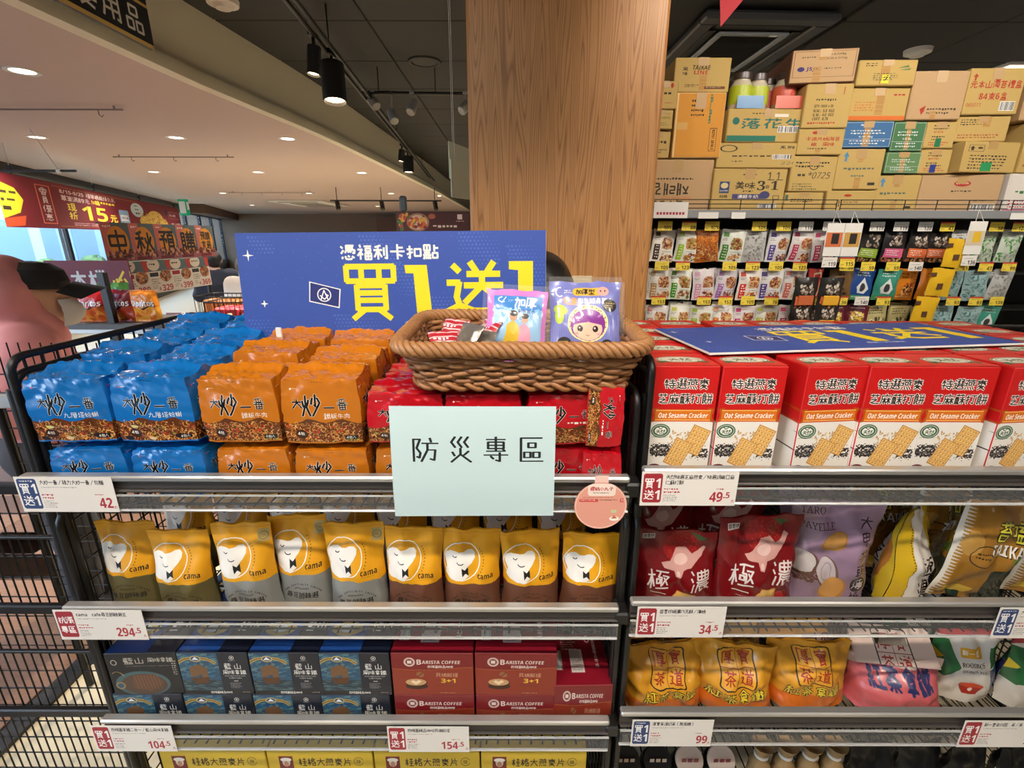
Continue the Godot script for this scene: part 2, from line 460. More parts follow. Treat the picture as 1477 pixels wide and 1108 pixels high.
	"風": [[3,2,3,12,1,19],[3,2,17,2,17,14,19,19,20,15],[13,4,7,6],["虫",5,7,15,18]], "味": [["口",0,4,7,15],[9,5,19,5],[8,10,20,10],[14,1,14,19],[14,10,9,17],[14,10,19,17]],
	"極": [["木",0,0,7,20],[8,2,19,2],[12,2,10,8,13,8,13,16],["口",8,9,12,14],[14,6,19,6,14,15],[15,8,19,15],[8,18,20,18]], "品": [["口",5,0,15,9],["口",1,10,9,20],["口",11,10,19,20]], "咖": [["口",0,4,6,15],["力",6,1,14,19],["口",14,4,20,17]],
	"非": [[7,1,7,19],[13,1,13,19],[1,5,7,5],[1,10,7,10],[1,15,7,15],[13,5,19,5],[13,10,19,10],[13,15,19,15]], "啡": [["口",0,4,6,15],["非",7,1,20,20]], "瑞": [["王",0,2,7,18],["山",9,0,19,6],[8,8,20,8],[13,8,12,11],[9,11,9,19],[9,11,19,11,19,19],[12,12,12,18],[16,12,16,18]],
	"其": [[1,4,19,4],[5,1,5,14],[15,1,15,14],[5,7,15,7],[5,11,15,11],[1,14,19,14],[7,15,3,19],[13,15,17,19]], "斤": [[17,1,5,3],[5,3,5,11,1,19],[5,9,19,9],[13,9,13,19]], "斯": [["其",0,0,11,20],["斤",11,0,20,20]],
	"古": [[1,5,19,5],[10,1,10,10],["口",4,10,16,20]], "胡": [["古",0,1,10,19],["月",11,0,20,20]], "椒": [["木",0,0,7,20],[10,1,10,10],[10,5,14,5],[7,9,14,9],[10,10,10,19],[8,12,7,16],[12,12,13,16],["又",13,2,20,19]],
	"亞": [[1,2,19,2],[1,18,19,18],[7,2,7,6,3,6,3,14,7,14,7,18],[13,2,13,6,17,6,17,14,13,14,13,18]], "仁": [["亻",0,0,8,20],[9,5,19,5],[8,17,20,17]], "盛": [[3,3,19,3],[4,3,4,8,2,13],[4,6,9,6,8,11],[12,1,14,8,19,12],[17,5,11,11],["皿",1,13,19,20]],
	"香": [["禾",1,0,19,12],["日",4,11,16,20]], "珍": [["王",0,2,7,18],[13,1,8,8],[13,1,20,8],[15,6,10,9],[16,9,10,13],[18,12,9,19]],
	"濃": [["氵",0,0,5,20],[7,2,19,2,19,8,7,8,7,2],[7,5,19,5],[11,0,11,8],[15,0,15,8],[6,10,20,10],[8,10,7,15,5,19],[9,12,18,12],[7,14,20,14],[10,14,10,19,13,17],[14,14,20,19],[18,15,15,17]],
	"巧": [["工",0,3,8,17],[9,3,20,3],[12,3,11,9,19,9,18,17,15,18]], "克": [[2,3,18,3],[10,0,10,7],["口",5,7,15,12],[7,13,6,16,2,19],[12,12,12,18,19,18,19,15]], "酉": [[1,2,19,2],[3,7,17,7,17,19,3,19,3,7],[8,2,8,8,5,12],[12,2,12,11,17,11],[3,15,17,15]],
	"酥": [["酉",0,1,10,19],["禾",10,0,20,20]], "厚": [[2,2,19,2],[3,2,3,10,1,19],["日",7,4,17,10],[7,12,16,12,12,14],[5,15,20,15],[12,13,12,19,9,18]], "實": [[10,0,10,2],[2,5,2,2,18,2,18,5],[4,5,16,5,15,9,5,9,4,5],[2,7,18,7],[10,5,10,9],["貝",4,9,16,20]],
	"茶": [["艹",1,0,19,6],[10,6,2,12],[10,6,18,12],[4,12,16,12],[10,9,10,19],[7,14,4,18],[13,14,16,18]], "道": [["辶",0,0,20,20],[10,0,11,3],[17,0,15,3],[7,4,20,4],[13,4,12,7],["目",9,6,18,16]],
	"無": [[6,0,2,5],[4,3,18,3],[2,7,18,7],[1,12,19,12],[5,3,5,12],[9,3,9,12],[12,3,12,12],[16,3,16,12],["灬",1,14,19,20]], "蔗": [["艹",1,0,19,5],[3,7,19,7],[3,7,3,13,1,19],[5,11,19,11],[9,8,9,14],[14,8,14,14],[9,14,14,14],["灬",5,15,19,20]],
	"糖": [["米",0,0,8,20],[14,0,15,2],[9,3,20,3],[10,3,10,12,8,19],[12,6,19,6,19,10,12,10],[11,8,20,8],[15,4,15,12],["口",12,13,19,19]], "元": [[4,3,16,3],[1,8,19,8],[7,8,6,14,1,19],[12,8,12,18,19,18,19,14]],
	"桂": [["木",0,0,8,20],["土",9,0,20,10],["土",9,9,20,20]], "格": [["木",0,0,8,20],[13,0,9,8],[12,3,18,3,8,12],[11,5,19,12],["口",11,12,19,20]], "片": [[5,1,5,10,1,19],[12,1,12,7],[5,7,18,7],[5,12,15,12,15,19]], "甲": [[3,1,17,1,17,11,3,11,3,1],[3,6,17,6],[10,1,10,19]],
	"芋": [["艹",1,0,19,7],[4,9,16,9],[1,13,19,13],[10,9,10,19,7,18]], "頭": [["豆",0,1,9,19],["頁",9,0,20,20]], "薄": [["艹",1,0,19,5],["氵",0,5,5,20],[6,7,20,7],[8,9,18,9,18,13,8,13,8,9],[8,11,18,11],[13,5,13,13],[5,15,20,15],[15,14,15,19,12,18],[8,16,10,18]],
	"燒": [["火",0,1,8,20],[11,3,17,3],[14,0,14,5],[9,8,14,8],[11,6,11,10],[15,8,20,8],[17,6,17,10],[8,11,20,11],[12,11,11,15,8,19],[15,11,15,18,20,18,20,15]], "紅": [["糸",0,0,10,20],[11,4,19,4],[15,4,15,17],[10,17,20,17]],
	"國": [[1,1,19,1,19,19,1,19,1,1],[4,5,16,5],["口",5,8,9,12],[4,15,10,14],[11,3,13,13,17,16],[15,9,10,16]], "南": [[2,4,18,4],[10,0,10,8],[3,8,17,8,17,19,15,18],[3,8,3,19],[7,10,8,12],[13,10,12,12],[6,13,14,13],[5,16,15,16],[10,13,10,19]],
	"新": [[5,0,6,2],[1,3,10,3],[3,4,4,7],[8,4,7,7],[1,8,10,8],[1,12,10,12],[5,8,5,19],[5,12,1,17],[5,12,9,16],["斤",10,0,20,20]], "落": [["艹",1,0,19,5],["氵",0,6,6,20],[11,5,7,11],[10,7,17,7,6,15],[9,9,19,14],["口",9,14,17,20]],
	"花": [["艹",1,0,19,6],["亻",1,6,9,20],[11,7,11,18,19,18,19,14],[18,9,11,13]], "生": [[6,1,2,9],[4,5,17,5],[4,11,16,11],[1,18,19,18],[10,1,10,18]], "美": [[6,0,8,3],[14,0,12,3],[3,4,17,4],[4,7,16,7],[1,11,19,11],[10,4,10,11],[3,14,17,14],[10,11,9,15,2,19],[10,14,18,19]],
	"醇": [["酉",0,1,9,19],[14,0,14,2],[10,3,20,3],["口",12,5,18,9],[11,11,18,11,15,13],[9,15,20,15],[15,13,15,19,12,18]], "本": [["木",1,0,19,20],[6,15,14,15]], "海": [["氵",0,0,6,20],[9,0,6,6],[8,3,20,3],[9,6,18,6,17,18,14,17],[9,6,8,15,18,15],[6,11,20,11],[12,7,13,9],[12,12,13,14]],
	"苔": [["艹",1,0,19,6],[9,6,4,10,15,9],[12,6,17,11],["口",4,12,16,20]], "禮": [["示",0,0,8,20],[9,2,19,2,19,7,9,7,9,2],[12,0,12,7],[16,0,16,7],[9,4.5,19,4.5],["豆",9,8,20,20]], "盒": [["合",2,0,18,13],["皿",1,13,19,20]],
	"束": [[1,4,19,4],[4,7,16,7,16,12,4,12,4,7],[10,0,10,19],[10,12,2,19],[10,12,18,19]], "系": [[16,0,4,2],["糸",1,2,19,20]], "列": [[1,2,12,2],[6,2,1,11],[5,6,11,6,9,13,2,19],[4,9,7,12],[14,4,14,14],[18,1,18,18,15,17]],
	"見": [[4,1,16,1,16,13,4,13,4,1],[4,5,16,5],[4,9,16,9],[8,13,7,16,2,19],[12,13,12,18,19,18,19,15]], "現": [["王",0,2,8,18],["見",8,0,20,20]], "折": [["扌",0,1,9,19],["斤",9,0,20,20]], "加": [["力",0,1,11,19],["口",12,4,20,17]],
	"購": [["貝",0,1,7,20],[8,3,20,3],[11,0,11,9],[16,0,16,9],[8,6,20,6],[8,9,20,9],[9,12,9,20],[9,12,19,12,19,20],[14,9,14,20],[7,16,20,16]], "單": [["口",2,0,9,5],["口",11,0,18,5],[4,6,16,6,16,13,4,13,4,6],[4,9.5,16,9.5],[10,6,10,20],[1,16,19,16]],
	"滿": [["氵",0,0,5,20],[6,3,20,3],[10,0,10,6,16,6,16,0],[7,9,7,19],[7,9,19,9,19,19,17,18],[13,6,13,18],[10,11,10,16],[16,11,16,16]], "東": [[1,4,19,4],[4,7,16,7,16,12,4,12,4,7],[4,9.5,16,9.5],[10,0,10,19],[10,12,2,19],[10,12,18,19]],
	"圓": [[1,1,19,1,19,19,1,19,1,1],["口",6,3,14,7],["貝",5,7,15,18]], "中": [[2,5,18,5,18,13,2,13,2,5],[10,0,10,20]], "秋": [["禾",0,0,10,20],["火",10,1,20,20]], "預": [[1,1,9,1,5,6],[3,4,6,7],[0,8,9,8,8,11],[5,8,5,18,2,17],["頁",9,0,20,20]],
	"首": [[6,0,8,3],[14,0,12,3],[1,4,19,4],[10,4,9,7],["目",4,7,16,20]], "檔": [["木",0,0,7,20],[14,0,14,4],[10,0,11,3],[18,0,17,3],[8,7,8,5,20,5,20,7],["口",11,7,17,11],["田",9,12,19,20]], "必": [["心",1,3,19,20],[16,1,3,18]],
	"會": [[10,0,1,6],[10,0,19,6],[7,5,13,5],[3,7,17,7,17,12,3,12,3,7],[10,7,10,12],["日",4,13,16,20]], "員": [["口",5,0,15,5],["貝",3,6,17,20]],
	"優": [["亻",0,0,7,20],[8,1,20,1],[10,3,18,3,18,9,10,9,10,3],[10,6,18,6],[8,12,8,10,20,10,20,12],[11,12,17,12],[12,14,8,18],[11,15,18,15,9,20],[12,16,19,20]], "惠": [[2,3,18,3],[10,0,10,11],[5,5,15,5,15,9,5,9,5,5],[5,7,15,7],[3,11,17,11],["心",1,12,19,20]],
	"育": [[10,0,10,3],[1,4,19,4],[8,4,4,8,15,8],[13,6,17,9],["月",4,9,16,20]], "嬰": [["貝",1,0,9,10],["貝",11,0,19,10],["女",1,10,19,20]], "用": [[3,1,17,1,17,19,14,18],[3,1,3,12,1,19],[3,7,17,7],[3,13,17,13],[10,1,10,19]],
	"型": [[1,2,12,2],[1,7,12,7],[4,2,3,11],[9,2,9,11],[14,3,14,8],[18,1,18,10,16,10],[4,15,16,15],[10,11,10,19],[1,19,19,19]], "兒": [[8,1,3,2,3,9],[3,5,8,5],[3,9,17,9],[12,2,17,2,17,9],[12,5,17,5],[8,10,7,15,2,19],[12,10,12,18,19,18,19,15]],
	"童": [[10,0,10,2],[3,3,17,3],[6,4,7,6],[14,4,13,6],[1,7,19,7],[4,9,16,9,16,14,4,14,4,9],[4,11.5,16,11.5],[10,9,10,19],[3,16.5,17,16.5],[1,19,19,19]],
	"彩": [[11,1,2,3],[2,5,3,7],[6,5,7,7],[11,4,9,7],[1,10,12,10],[6,8,6,19],[6,10,1,17],[6,10,11,15],[19,1,13,6],[19,7,13,12],[20,13,12,19]], "色": [[7,0,2,6],[5,3,15,3,12,7],[4,7,16,7,16,13,4,13],[10,7,10,13],[4,7,4,18,19,18,19,15]],
	"隨": [["阝",0,1,6,20],["辶",6,0,20,20],[12,3,20,3],[15,0,12,7],["月",14,6,19,15]], "身": [[10,0,7,3],[5,3,15,3,15,18,12,17],[5,3,5,13],[5,7,15,7],[5,10,15,10],[1,13,17,13,2,19]],
	"雨": [[1,2,19,2],[3,6,17,6,17,19,15,18],[3,6,3,19],[10,2,10,18],[6,9,7,11],[6,13,7,15],[13,9,14,11],[13,13,14,15]], "衣": [[10,0,10,3],[1,5,19,5],[9,5,1,13],[6,9,6,18,11,16],[17,7,12,11],[10,6,19,18]],
	"櫻": [["木",0,0,7,20],["嬰",7,0,20,20]], "桃": [["木",0,0,8,20],[12,1,12,12,8,19],[16,1,16,18,20,18,20,14],[9,6,12,8],[8,13,12,11],[20,5,16,8],[16,11,20,13]], "丸": [["九",0,0,20,20],[4,10,9,13]], "子": [[3,2,16,2,10,7],[10,7,10,18,7,17],[1,9,19,9]],
	"保": [["亻",0,0,7,20],["口",10,1,18,7],[7,11,20,11],[14,7,14,20],[14,11,8,17],[14,11,20,17]], "久": [[8,1,2,10],[6,5,14,5,11,12,3,19],[10,9,19,19]], "乳": [[11,1,2,3],[3,5,4,7],[7,5,7,7],[11,4,9,7],[3,9,11,9,7,12],[7,12,7,19,4,18],[1,14,12,13],[15,1,15,18,20,18,20,14]],
	"機": [["木",0,0,7,20],[10,0,8,4,11,4,8,9,12,8],[16,0,14,4,17,4,14,9,18,8],[7,11,20,11],[13,1,15,14,20,19],[19,12,13,19],[10,11,9,16,7,20]], "能": [[5,0,1,6,9,5],[7,3,9,6],["月",1,8,9,20],[18,2,12,5],[12,1,12,9,19,9,19,7],[18,12,12,15],[12,11,12,19,19,19,19,16]],
	"樂": [[10,0,9,2],["日",7,2,13,9],[4,0,1,4,5,4,1,9,6,8],[16,0,14,4,18,4,14,9,19,8],["木",1,9,19,20]], "筆": [[4,0,1,4],[3,2,9,2],[12,0,10,4],[11,2,19,2],[5,6,16,6,16,11,5,11],[1,8.5,19,8.5],[4,14,16,14],[2,17,18,17],[10,4,10,20]],
	"由": [[3,5,17,5,17,19,3,19,3,5],[10,0,10,19],[3,12,17,12]], "迪": [["辶",0,0,20,20],["由",7,1,19,14]],
	"재": [[1,3,8,3],[5,3,1,14],[5,8,9,14],[13,1,13,18],[17,0,17,19],[13,9,17,9]], "래": [[1,3,8,3,8,8,1,8,1,14,8,14],[13,1,13,18],[17,0,17,19],[13,9,17,9]], "김": [[2,2,9,2,8,7,3,11],[15,0,15,11],["口",4,12,16,20]],
	"금": [[3,2,16,2,16,7],[1,10,19,10],["口",4,12,16,20]], "수": [[10,0,3,8],[10,2,17,8],[1,12,19,12],[10,12,10,20]], "강": [[2,2,9,2,7,9],[15,0,15,11],[15,5,19,5],["口",5,12,15,20]], "산": [[6,1,1,9],[6,3,11,9],[15,0,15,12],[15,6,19,6],[4,13,4,19,17,19]],
	"去": [[3,4,17,4],[10,0,10,10],[1,10,19,10],[9,10,4,17,16,16],[13,13,17,19]], "嗑": [["口",0,4,6,15],["去",7,0,20,11],["皿",7,11,20,20]],
	"/": [[16,1,4,19]], "(": [[14,0,9,6,9,14,14,20]], ")": [[6,0,11,6,11,14,6,20]],
}

# ---------------------------------------------------------------- printed faces
func V(x, y) -> Vector2: return Vector2(x, y)

func han2(im, text, x, y, size, w1, c1, w2, c2, step := 1.08, squash := 1.0):
	han(im, text, x, y, size, w1, c1, step, false, squash)
	han(im, text, x, y, size, w2, c2, step, false, squash)

func emblem(im: Image, x: float, y: float, r: float, col: Color):
	arc(im, x, y, r, r, 0, TAU, r * 0.16, col)
	line(im, [V(x - r * 0.55, y + r * 0.75), V(x, y - r * 0.7), V(x + r * 0.55, y + r * 0.75)], r * 0.17, col)
	line(im, [V(x - r * 0.6, y + r * 0.1), V(x, y + r * 0.7), V(x + r * 0.6, y + r * 0.1), V(x + r * 0.25, y - r * 0.1)], r * 0.15, col)

func tex_board() -> Image:
	var blue := rgb(44, 72, 150)
	var im := canvas(1400, 512, blue)
	var lite := rgb(62, 92, 170)
	for patch in [[560, 20, 200, 140], [1010, 10, 200, 160], [1230, 70, 170, 200], [60, 20, 120, 90], [860, 300, 240, 190], [420, 380, 240, 130], [700, 150, 150, 160], [20, 400, 150, 110]]:
		for j in int(patch[3] / 17):
			for i in int(patch[2] / 17):
				var e: float = 1.0 - absf(i * 17.0 / patch[2] - j * 17.0 / patch[3])
				disc(im, patch[0] + i * 17 + (j % 2) * 8, patch[1] + j * 17, 6.0 * e, 6.0 * e, lite, 0, 10)
	for k in 150:
		disc(im, rng.randf() * 1400, rng.randf() * 512, 2, 2, rgb(80, 110, 185), 0, 6)
	for s in [[50, 100, 28], [100, 322, 19]]:
		poly(im, [V(s[0], s[1] - s[2]), V(s[0] + 4, s[1] - 4), V(s[0] + s[2], s[1]), V(s[0] + 4, s[1] + 4), V(s[0], s[1] + s[2]), V(s[0] - 4, s[1] + 4), V(s[0] - s[2], s[1]), V(s[0] - 4, s[1] - 4)], rgb(235, 230, 215))
	# the card with the shop's emblem
	poly(im, [V(316, 220), V(458, 257), V(446, 346), V(308, 314)], rgb(225, 222, 215))
	poly(im, [V(321, 226), V(452, 260), V(442, 340), V(313, 310)], rgb(25, 38, 105))
	emblem(im, 380, 283, 30, rgb(235, 232, 225))
	han(im, "憑福利卡扣點", 470, 58, 68, 9, rgb(226, 222, 208), 1.1)
	var y := rgb(236, 205, 20)
	glyph(im, "買", 462, 142, 270, 262, 26, y)
	poly(im, [V(756, 150), V(858, 150), V(876, 398), V(806, 398), V(796, 188), V(760, 188)], y)
	glyph(im, "送", 938, 128, 262, 262, 29, y)
	poly(im, [V(1232, 137), V(1342, 137), V(1342, 398), V(1274, 398), V(1274, 178), V(1232, 174)], y)
	han(im, "憑福利卡友扣福利點", 746, 412, 19, 2.5, rgb(205, 205, 215), 1.05)
	return im

func tex_paper() -> Image:
	var im := canvas(891, 630, rgb(190, 211, 211))
	var k := rgb(18, 20, 24)
	var x := 112.0
	for ch in "防災專區":
		for o in [0, 2, 4, 6]: glyph(im, ch, x + o, 165, 140, 145, 7.5, k)
		x += 192
	return im

func price(im: Image, x1: float, y: float, h: float, main: String, frac: String, col: Color):
	var fw := 0.0
	if frac != "":
		fw = latin(im, "." + frac, x1 - h * 0.78, y + h * 0.02, h * 0.62, col, true)
		fw = h * 0.86
	var w := h * 0.66 * main.length()
	latin(im, main, x1 - fw - w, y, h, col, true, false, w)

func tex_tag(navy: bool, rows: Array, title: String, title2: String, main: String, frac: String) -> Image:
	var im := canvas(448, 160, rgb(226, 219, 210))
	rrect(im, 10, 10, 88, 134, 10, rgb(40, 62, 108) if navy else rgb(158, 38, 48))
	var w := rgb(240, 235, 230)
	if rows[0] == "買1":
		if navy: small_print(im, 22, 18, 66, 1, 12, w)
		glyph(im, "買", 16, 32, 46, 46, 5, w)
		latin(im, "1", 68, 32, 44, w)
		glyph(im, "送", 16, 84, 46, 48, 5, w)
		latin(im, "1", 68, 86, 44, w)
	else:
		han(im, rows[0], 15, 36, 37, 4.5, w, 1.05)
		han(im, rows[1], 15, 86, 37, 4.5, w, 1.05)
	var k := rgb(45, 40, 40)
	var red := rgb(165, 32, 44)
	han(im, title, 112, 15, 21, 2.2, k, 1.0)
	if title2 != "":
		han(im, title2, 112, 40, 21, 2.2, k, 1.0)
	else:
		small_print(im, 114, 46, 180, 1, 10, rgb(150, 145, 140))
	small_print(im, 108, 78, 66, 2, 14, red)
	small_print(im, 108, 108, 62, 4, 9, rgb(120, 110, 108))
	small_print(im, 352, 78, 44, 1, 11, red)
	price(im, 424, 94, 46, main, frac, red)
	glyph(im, "元", 426, 130, 14, 14, 1.6, red)
	return im

func tex_noodle(kind: int) -> Image:
	var base: Color = [rgb(14, 104, 178), rgb(188, 108, 18), rgb(180, 14, 28)][kind]
	var im := canvas(512, 448, base)
	var k := rgb(15, 15, 18)
	var w := rgb(232, 226, 214)
	small_print(im, 210, 20, 90, 1, 10, k)
	disc(im, 60, 62, 7, 7, rgb(210, 40, 40) if kind == 0 else w)
	small_print(im, 72, 58, 40, 1, 9, w)
	# photograph of fried noodles with a wavy upper edge
	var top := []
	for i in 17:
		top.append(V(i * 32.0, 292 + sin(i * 0.9) * 12 - (14 if i > 4 and i < 13 else 0)))
	var shape := top.duplicate()
	shape.append_array([V(512, 448), V(0, 448)])
	poly(im, shape, rgb(92, 48, 20))
	curls(im, 6, 300, 506, 440, 420, [rgb(205, 140, 62), rgb(172, 100, 38), rgb(226, 170, 96), rgb(120, 62, 26), rgb(84, 40, 18)], 15, 4.5)
	blobs(im, 20, 310, 500, 436, 46, [rgb(70, 30, 16), rgb(120, 50, 30), rgb(150, 150, 60), rgb(190, 60, 30)], 10, 7)
	if kind == 0:
		disc(im, 120, 330, 26, 10, rgb(205, 205, 130)); disc(im, 215, 418, 24, 11, rgb(215, 190, 150)); disc(im, 60, 420, 30, 16, rgb(30, 26, 28)); disc(im, 400, 400, 34, 18, rgb(52, 28, 22))
	for i in 60:
		rect(im, i * 9, 436 + (i % 2) * 4, 9, 12, base)
	disc(im, 112, 380, 40, 34, rgb(62, 36, 22)); han(im, "4包", 84, 362, 26, 3, w, 1.0)
	rrect(im, 392, 388, 86, 32, 6, k); han(im, "4包入", 400, 393, 23, 2.6, w, 1.02)
	# brush lettering
	han2(im, "大", 78, 132, 66, 13, w, 9.5, k)
	glyph(im, "炒", 138, 100, 122, 150, 17, w, true); glyph(im, "炒", 138, 100, 122, 150, 13, k, true)
	han2(im, "一", 276, 160, 64, 13, w, 9.5, k)
	han2(im, "番", 352, 130, 78, 10, w, 6.5, k)
	var sub: String = ["九層塔蛤蜊", "鐵板牛肉", ""][kind]
	if sub: han(im, sub, 440 - sub.length() * 42, 228, 38, 2.8, w, 1.08)
	else: small_print(im, 270, 238, 170, 1, 34, w)
	return im

func tex_cama(kind: int) -> Image:
	var im := canvas(400, 676, rgb(220, 154, 8))
	var low: Color = [rgb(94, 84, 46), rgb(132, 132, 128), rgb(104, 62, 42)][kind]
	var k := rgb(24, 20, 18)
	var w := rgb(232, 226, 216)
	rect(im, 0, 392, 400, 284, low)
	rect(im, 0, 22, 400, 3, rgb(190, 124, 10))
	var c := V(134, 232)
	arc(im, c.x, c.y, 128, 134, 0, TAU, 7, w)
	var bean := []
	for p in [[-.29, .24], [-.255, .1], [-.29, 0], [-.3, -.08], [-.26, -.16], [-.19, -.195], [-.11, -.185], [-.04, -.155], [.04, -.165], [.11, -.2], [.18, -.2], [.23, -.15], [.23, -.07], [.18, .02], [.12, .09], [.105, .17], [.13, .26], [.04, .33], [-.1, .345], [-.22, .31]]:
		bean.append(c + V(p[0], p[1]) * 400)
	poly(im, bean, w)
	arc(im, c.x - 48, c.y - 40, 13, 12, 0.2, PI * 0.95, 6, k)
	arc(im, c.x - 6, c.y + 0, 26, 20, 0.7, PI * 0.9, 6, k)
	poly(im, [V(c.x + 4, c.y + 44), V(c.x + 26, c.y + 64), V(c.x + 48, c.y + 40), V(c.x + 50, c.y + 104), V(c.x + 28, c.y + 86), V(c.x + 6, c.y + 108)], k)
	latin(im, "cama", 248, 318, 32, k, true, false, 106)
	small_print(im, 250, 360, 104, 1, 6, k)
	for q in 9:
		var a := -0.62 + q * 0.13
		rect(im, c.x + cos(a) * 152, c.y + sin(a) * 158, 5, 8, k)
	var letters := "CAMA SPECIALTY COFFEE"
	for q in letters.length():
		if letters[q] != " ":
			var a := -PI / 2 + (q - 10) * 0.088
			latin(im, letters[q], 200 + cos(a) * 170 - 5, 628 + sin(a) * 172, 13, k)
	latin(im, ["MEDIUM ROAST", "MEDIUM ROAST", "DARK ROAST"][kind], 148, 490, 11, k, true, false, 106)
	han(im, "尋豆師精選", 84, 524, 44, 5, k, 1.06)
	if kind == 1:
		rrect(im, 316, 40, 72, 92, 8, rgb(176, 152, 92))
		arc(im, 352, 86, 27, 27, 0, TAU, 3, rgb(70, 58, 40)); small_print(im, 334, 76, 36, 3, 8, rgb(70, 58, 40))
	return im

func tex_bluebox() -> Image:
	var im := canvas(512, 384, rgb(18, 24, 36))
	rect(im, 0, 0, 292, 384, rgb(36, 78, 104))
	for i in 130:
		disc(im, rng.randf() * 292, rng.randf() * 220, 40 * rng.randf(), 9, [rgb(52, 100, 120), rgb(30, 68, 100), rgb(84, 120, 122)][i % 3], -0.15, 9)
	rect(im, 0, 250, 292, 134, rgb(30, 52, 66))
	for i in 60:
		disc(im, rng.randf() * 292, rng.randf_range(250, 350), 26, 4, [rgb(52, 84, 96), rgb(24, 40, 52), rgb(80, 106, 106)][i % 3], 0.1, 8)
	disc(im, 130, 52, 42, 28, rgb(196, 168, 96)); disc(im, 130, 52, 33, 21, rgb(34, 74, 112)); poly(im, [V(104, 62), V(128, 34), V(156, 62)], rgb(226, 226, 220))
	for s in [-1, 1]:
		var pts := []
		for q in 9:
			pts.append(V(130 + s * (42 + q * 12), 48 + q * q * 0.7))
		line(im, pts, 24, rgb(190, 158, 82), false); line(im, pts, 12, rgb(120, 92, 40), false)
	poly(im, [V(66, 230), V(210, 222), V(190, 282), V(92, 286)], rgb(84, 50, 26))
	for q in [[98, 120, 42], [142, 104, 46], [180, 126, 36]]:
		line(im, [V(q[0], q[1] - 10), V(q[0], 240)], 4, rgb(60, 38, 22), false)
		poly(im, [V(q[0] - q[2] * 0.6, q[1] + 8), V(q[0] + q[2] * 0.6, q[1]), V(q[0] + q[2] * 0.5, q[1] + 96), V(q[0] - q[2] * 0.7, q[1] + 100)], rgb(112, 78, 48))
		line(im, [V(q[0] - q[2] * 0.6, q[1] + 50), V(q[0] + q[2] * 0.55, q[1] + 46)], 3, rgb(96, 62, 34), false)
	rect(im, 292, 0, 220, 384, rgb(20, 26, 40))
	var w := rgb(214, 212, 204)
	arc(im, 398, 42, 16, 16, 0, TAU, 4, w); disc(im, 398, 42, 7, 7, w); small_print(im, 372, 66, 54, 1, 9, w)
	han(im, "藍山", 330, 92, 54, 5, w, 1.35)
	han(im, "風味拿鐵", 314, 154, 42, 4.4, w, 1.02)
	latin(im, "Blue Mountain Style", 322, 204, 14, w, false, true, 154)
	latin(im, "Coffee Latte", 352, 222, 14, w, false, true, 94)
	line(im, [V(384, 254), V(414, 262)], 3, w); line(im, [V(414, 254), V(384, 262)], 3, w)
	small_print(im, 352, 276, 96, 5, 11, rgb(160, 160, 158))
	rect(im, 0, 350, 512, 34, rgb(14, 14, 18))
	han(im, "西雅圖極品咖啡", 190, 355, 23, 2.6, w, 1.02); small_print(im, 430, 362, 60, 1, 12, w)
	return im

func tex_bluetop() -> Image:
	var im := canvas(256, 128, rgb(24, 30, 48))
	rect(im, 0, 0, 150, 128, rgb(30, 70, 140))
	disc(im, 70, 60, 60, 22, rgb(196, 168, 96)); disc(im, 70, 60, 26, 12, rgb(210, 220, 220))
	han(im, "藍山", 168, 30, 36, 4, rgb(205, 205, 200), 1.1)
	return im

func tex_bluelay() -> Image:   # the box that lies on its side: the same print seen turned
	var im := canvas(384, 300, rgb(20, 20, 24))
	var w := rgb(170, 164, 150)
	disc(im, 40, 62, 17, 20, w); disc(im, 40, 62, 12, 15, rgb(20, 20, 24))
	glyph(im, "藍", 92, 28, 58, 46, 5, w); glyph(im, "山", 154, 28, 50, 46, 5, w)
	han(im, "風味拿鐵", 226, 30, 34, 4, w, 1.0)
	small_print(im, 104, 88, 240, 1, 12, rgb(120, 116, 110))
	disc(im, 170, 220, 150, 92, rgb(62, 92, 96)); disc(im, 176, 226, 126, 78, rgb(78, 58, 44))
	poly(im, [V(120, 160), V(240, 150), V(290, 220), V(200, 280), V(110, 250)], rgb(96, 62, 42))
	for q in 8: line(im, [V(130 + q * 18, 158), V(140 + q * 18, 262)], 3, rgb(126, 88, 58), false)
	disc(im, 44, 232, 26, 26, rgb(150, 130, 80)); disc(im, 44, 232, 18, 18, rgb(50, 76, 96))
	for q in 6: arc(im, 40, 200, 40 + q, 70, -2.2, -0.6, 2, rgb(180, 150, 80))
	small_print(im, 350, 40, 20, 8, 16, w)
	return im

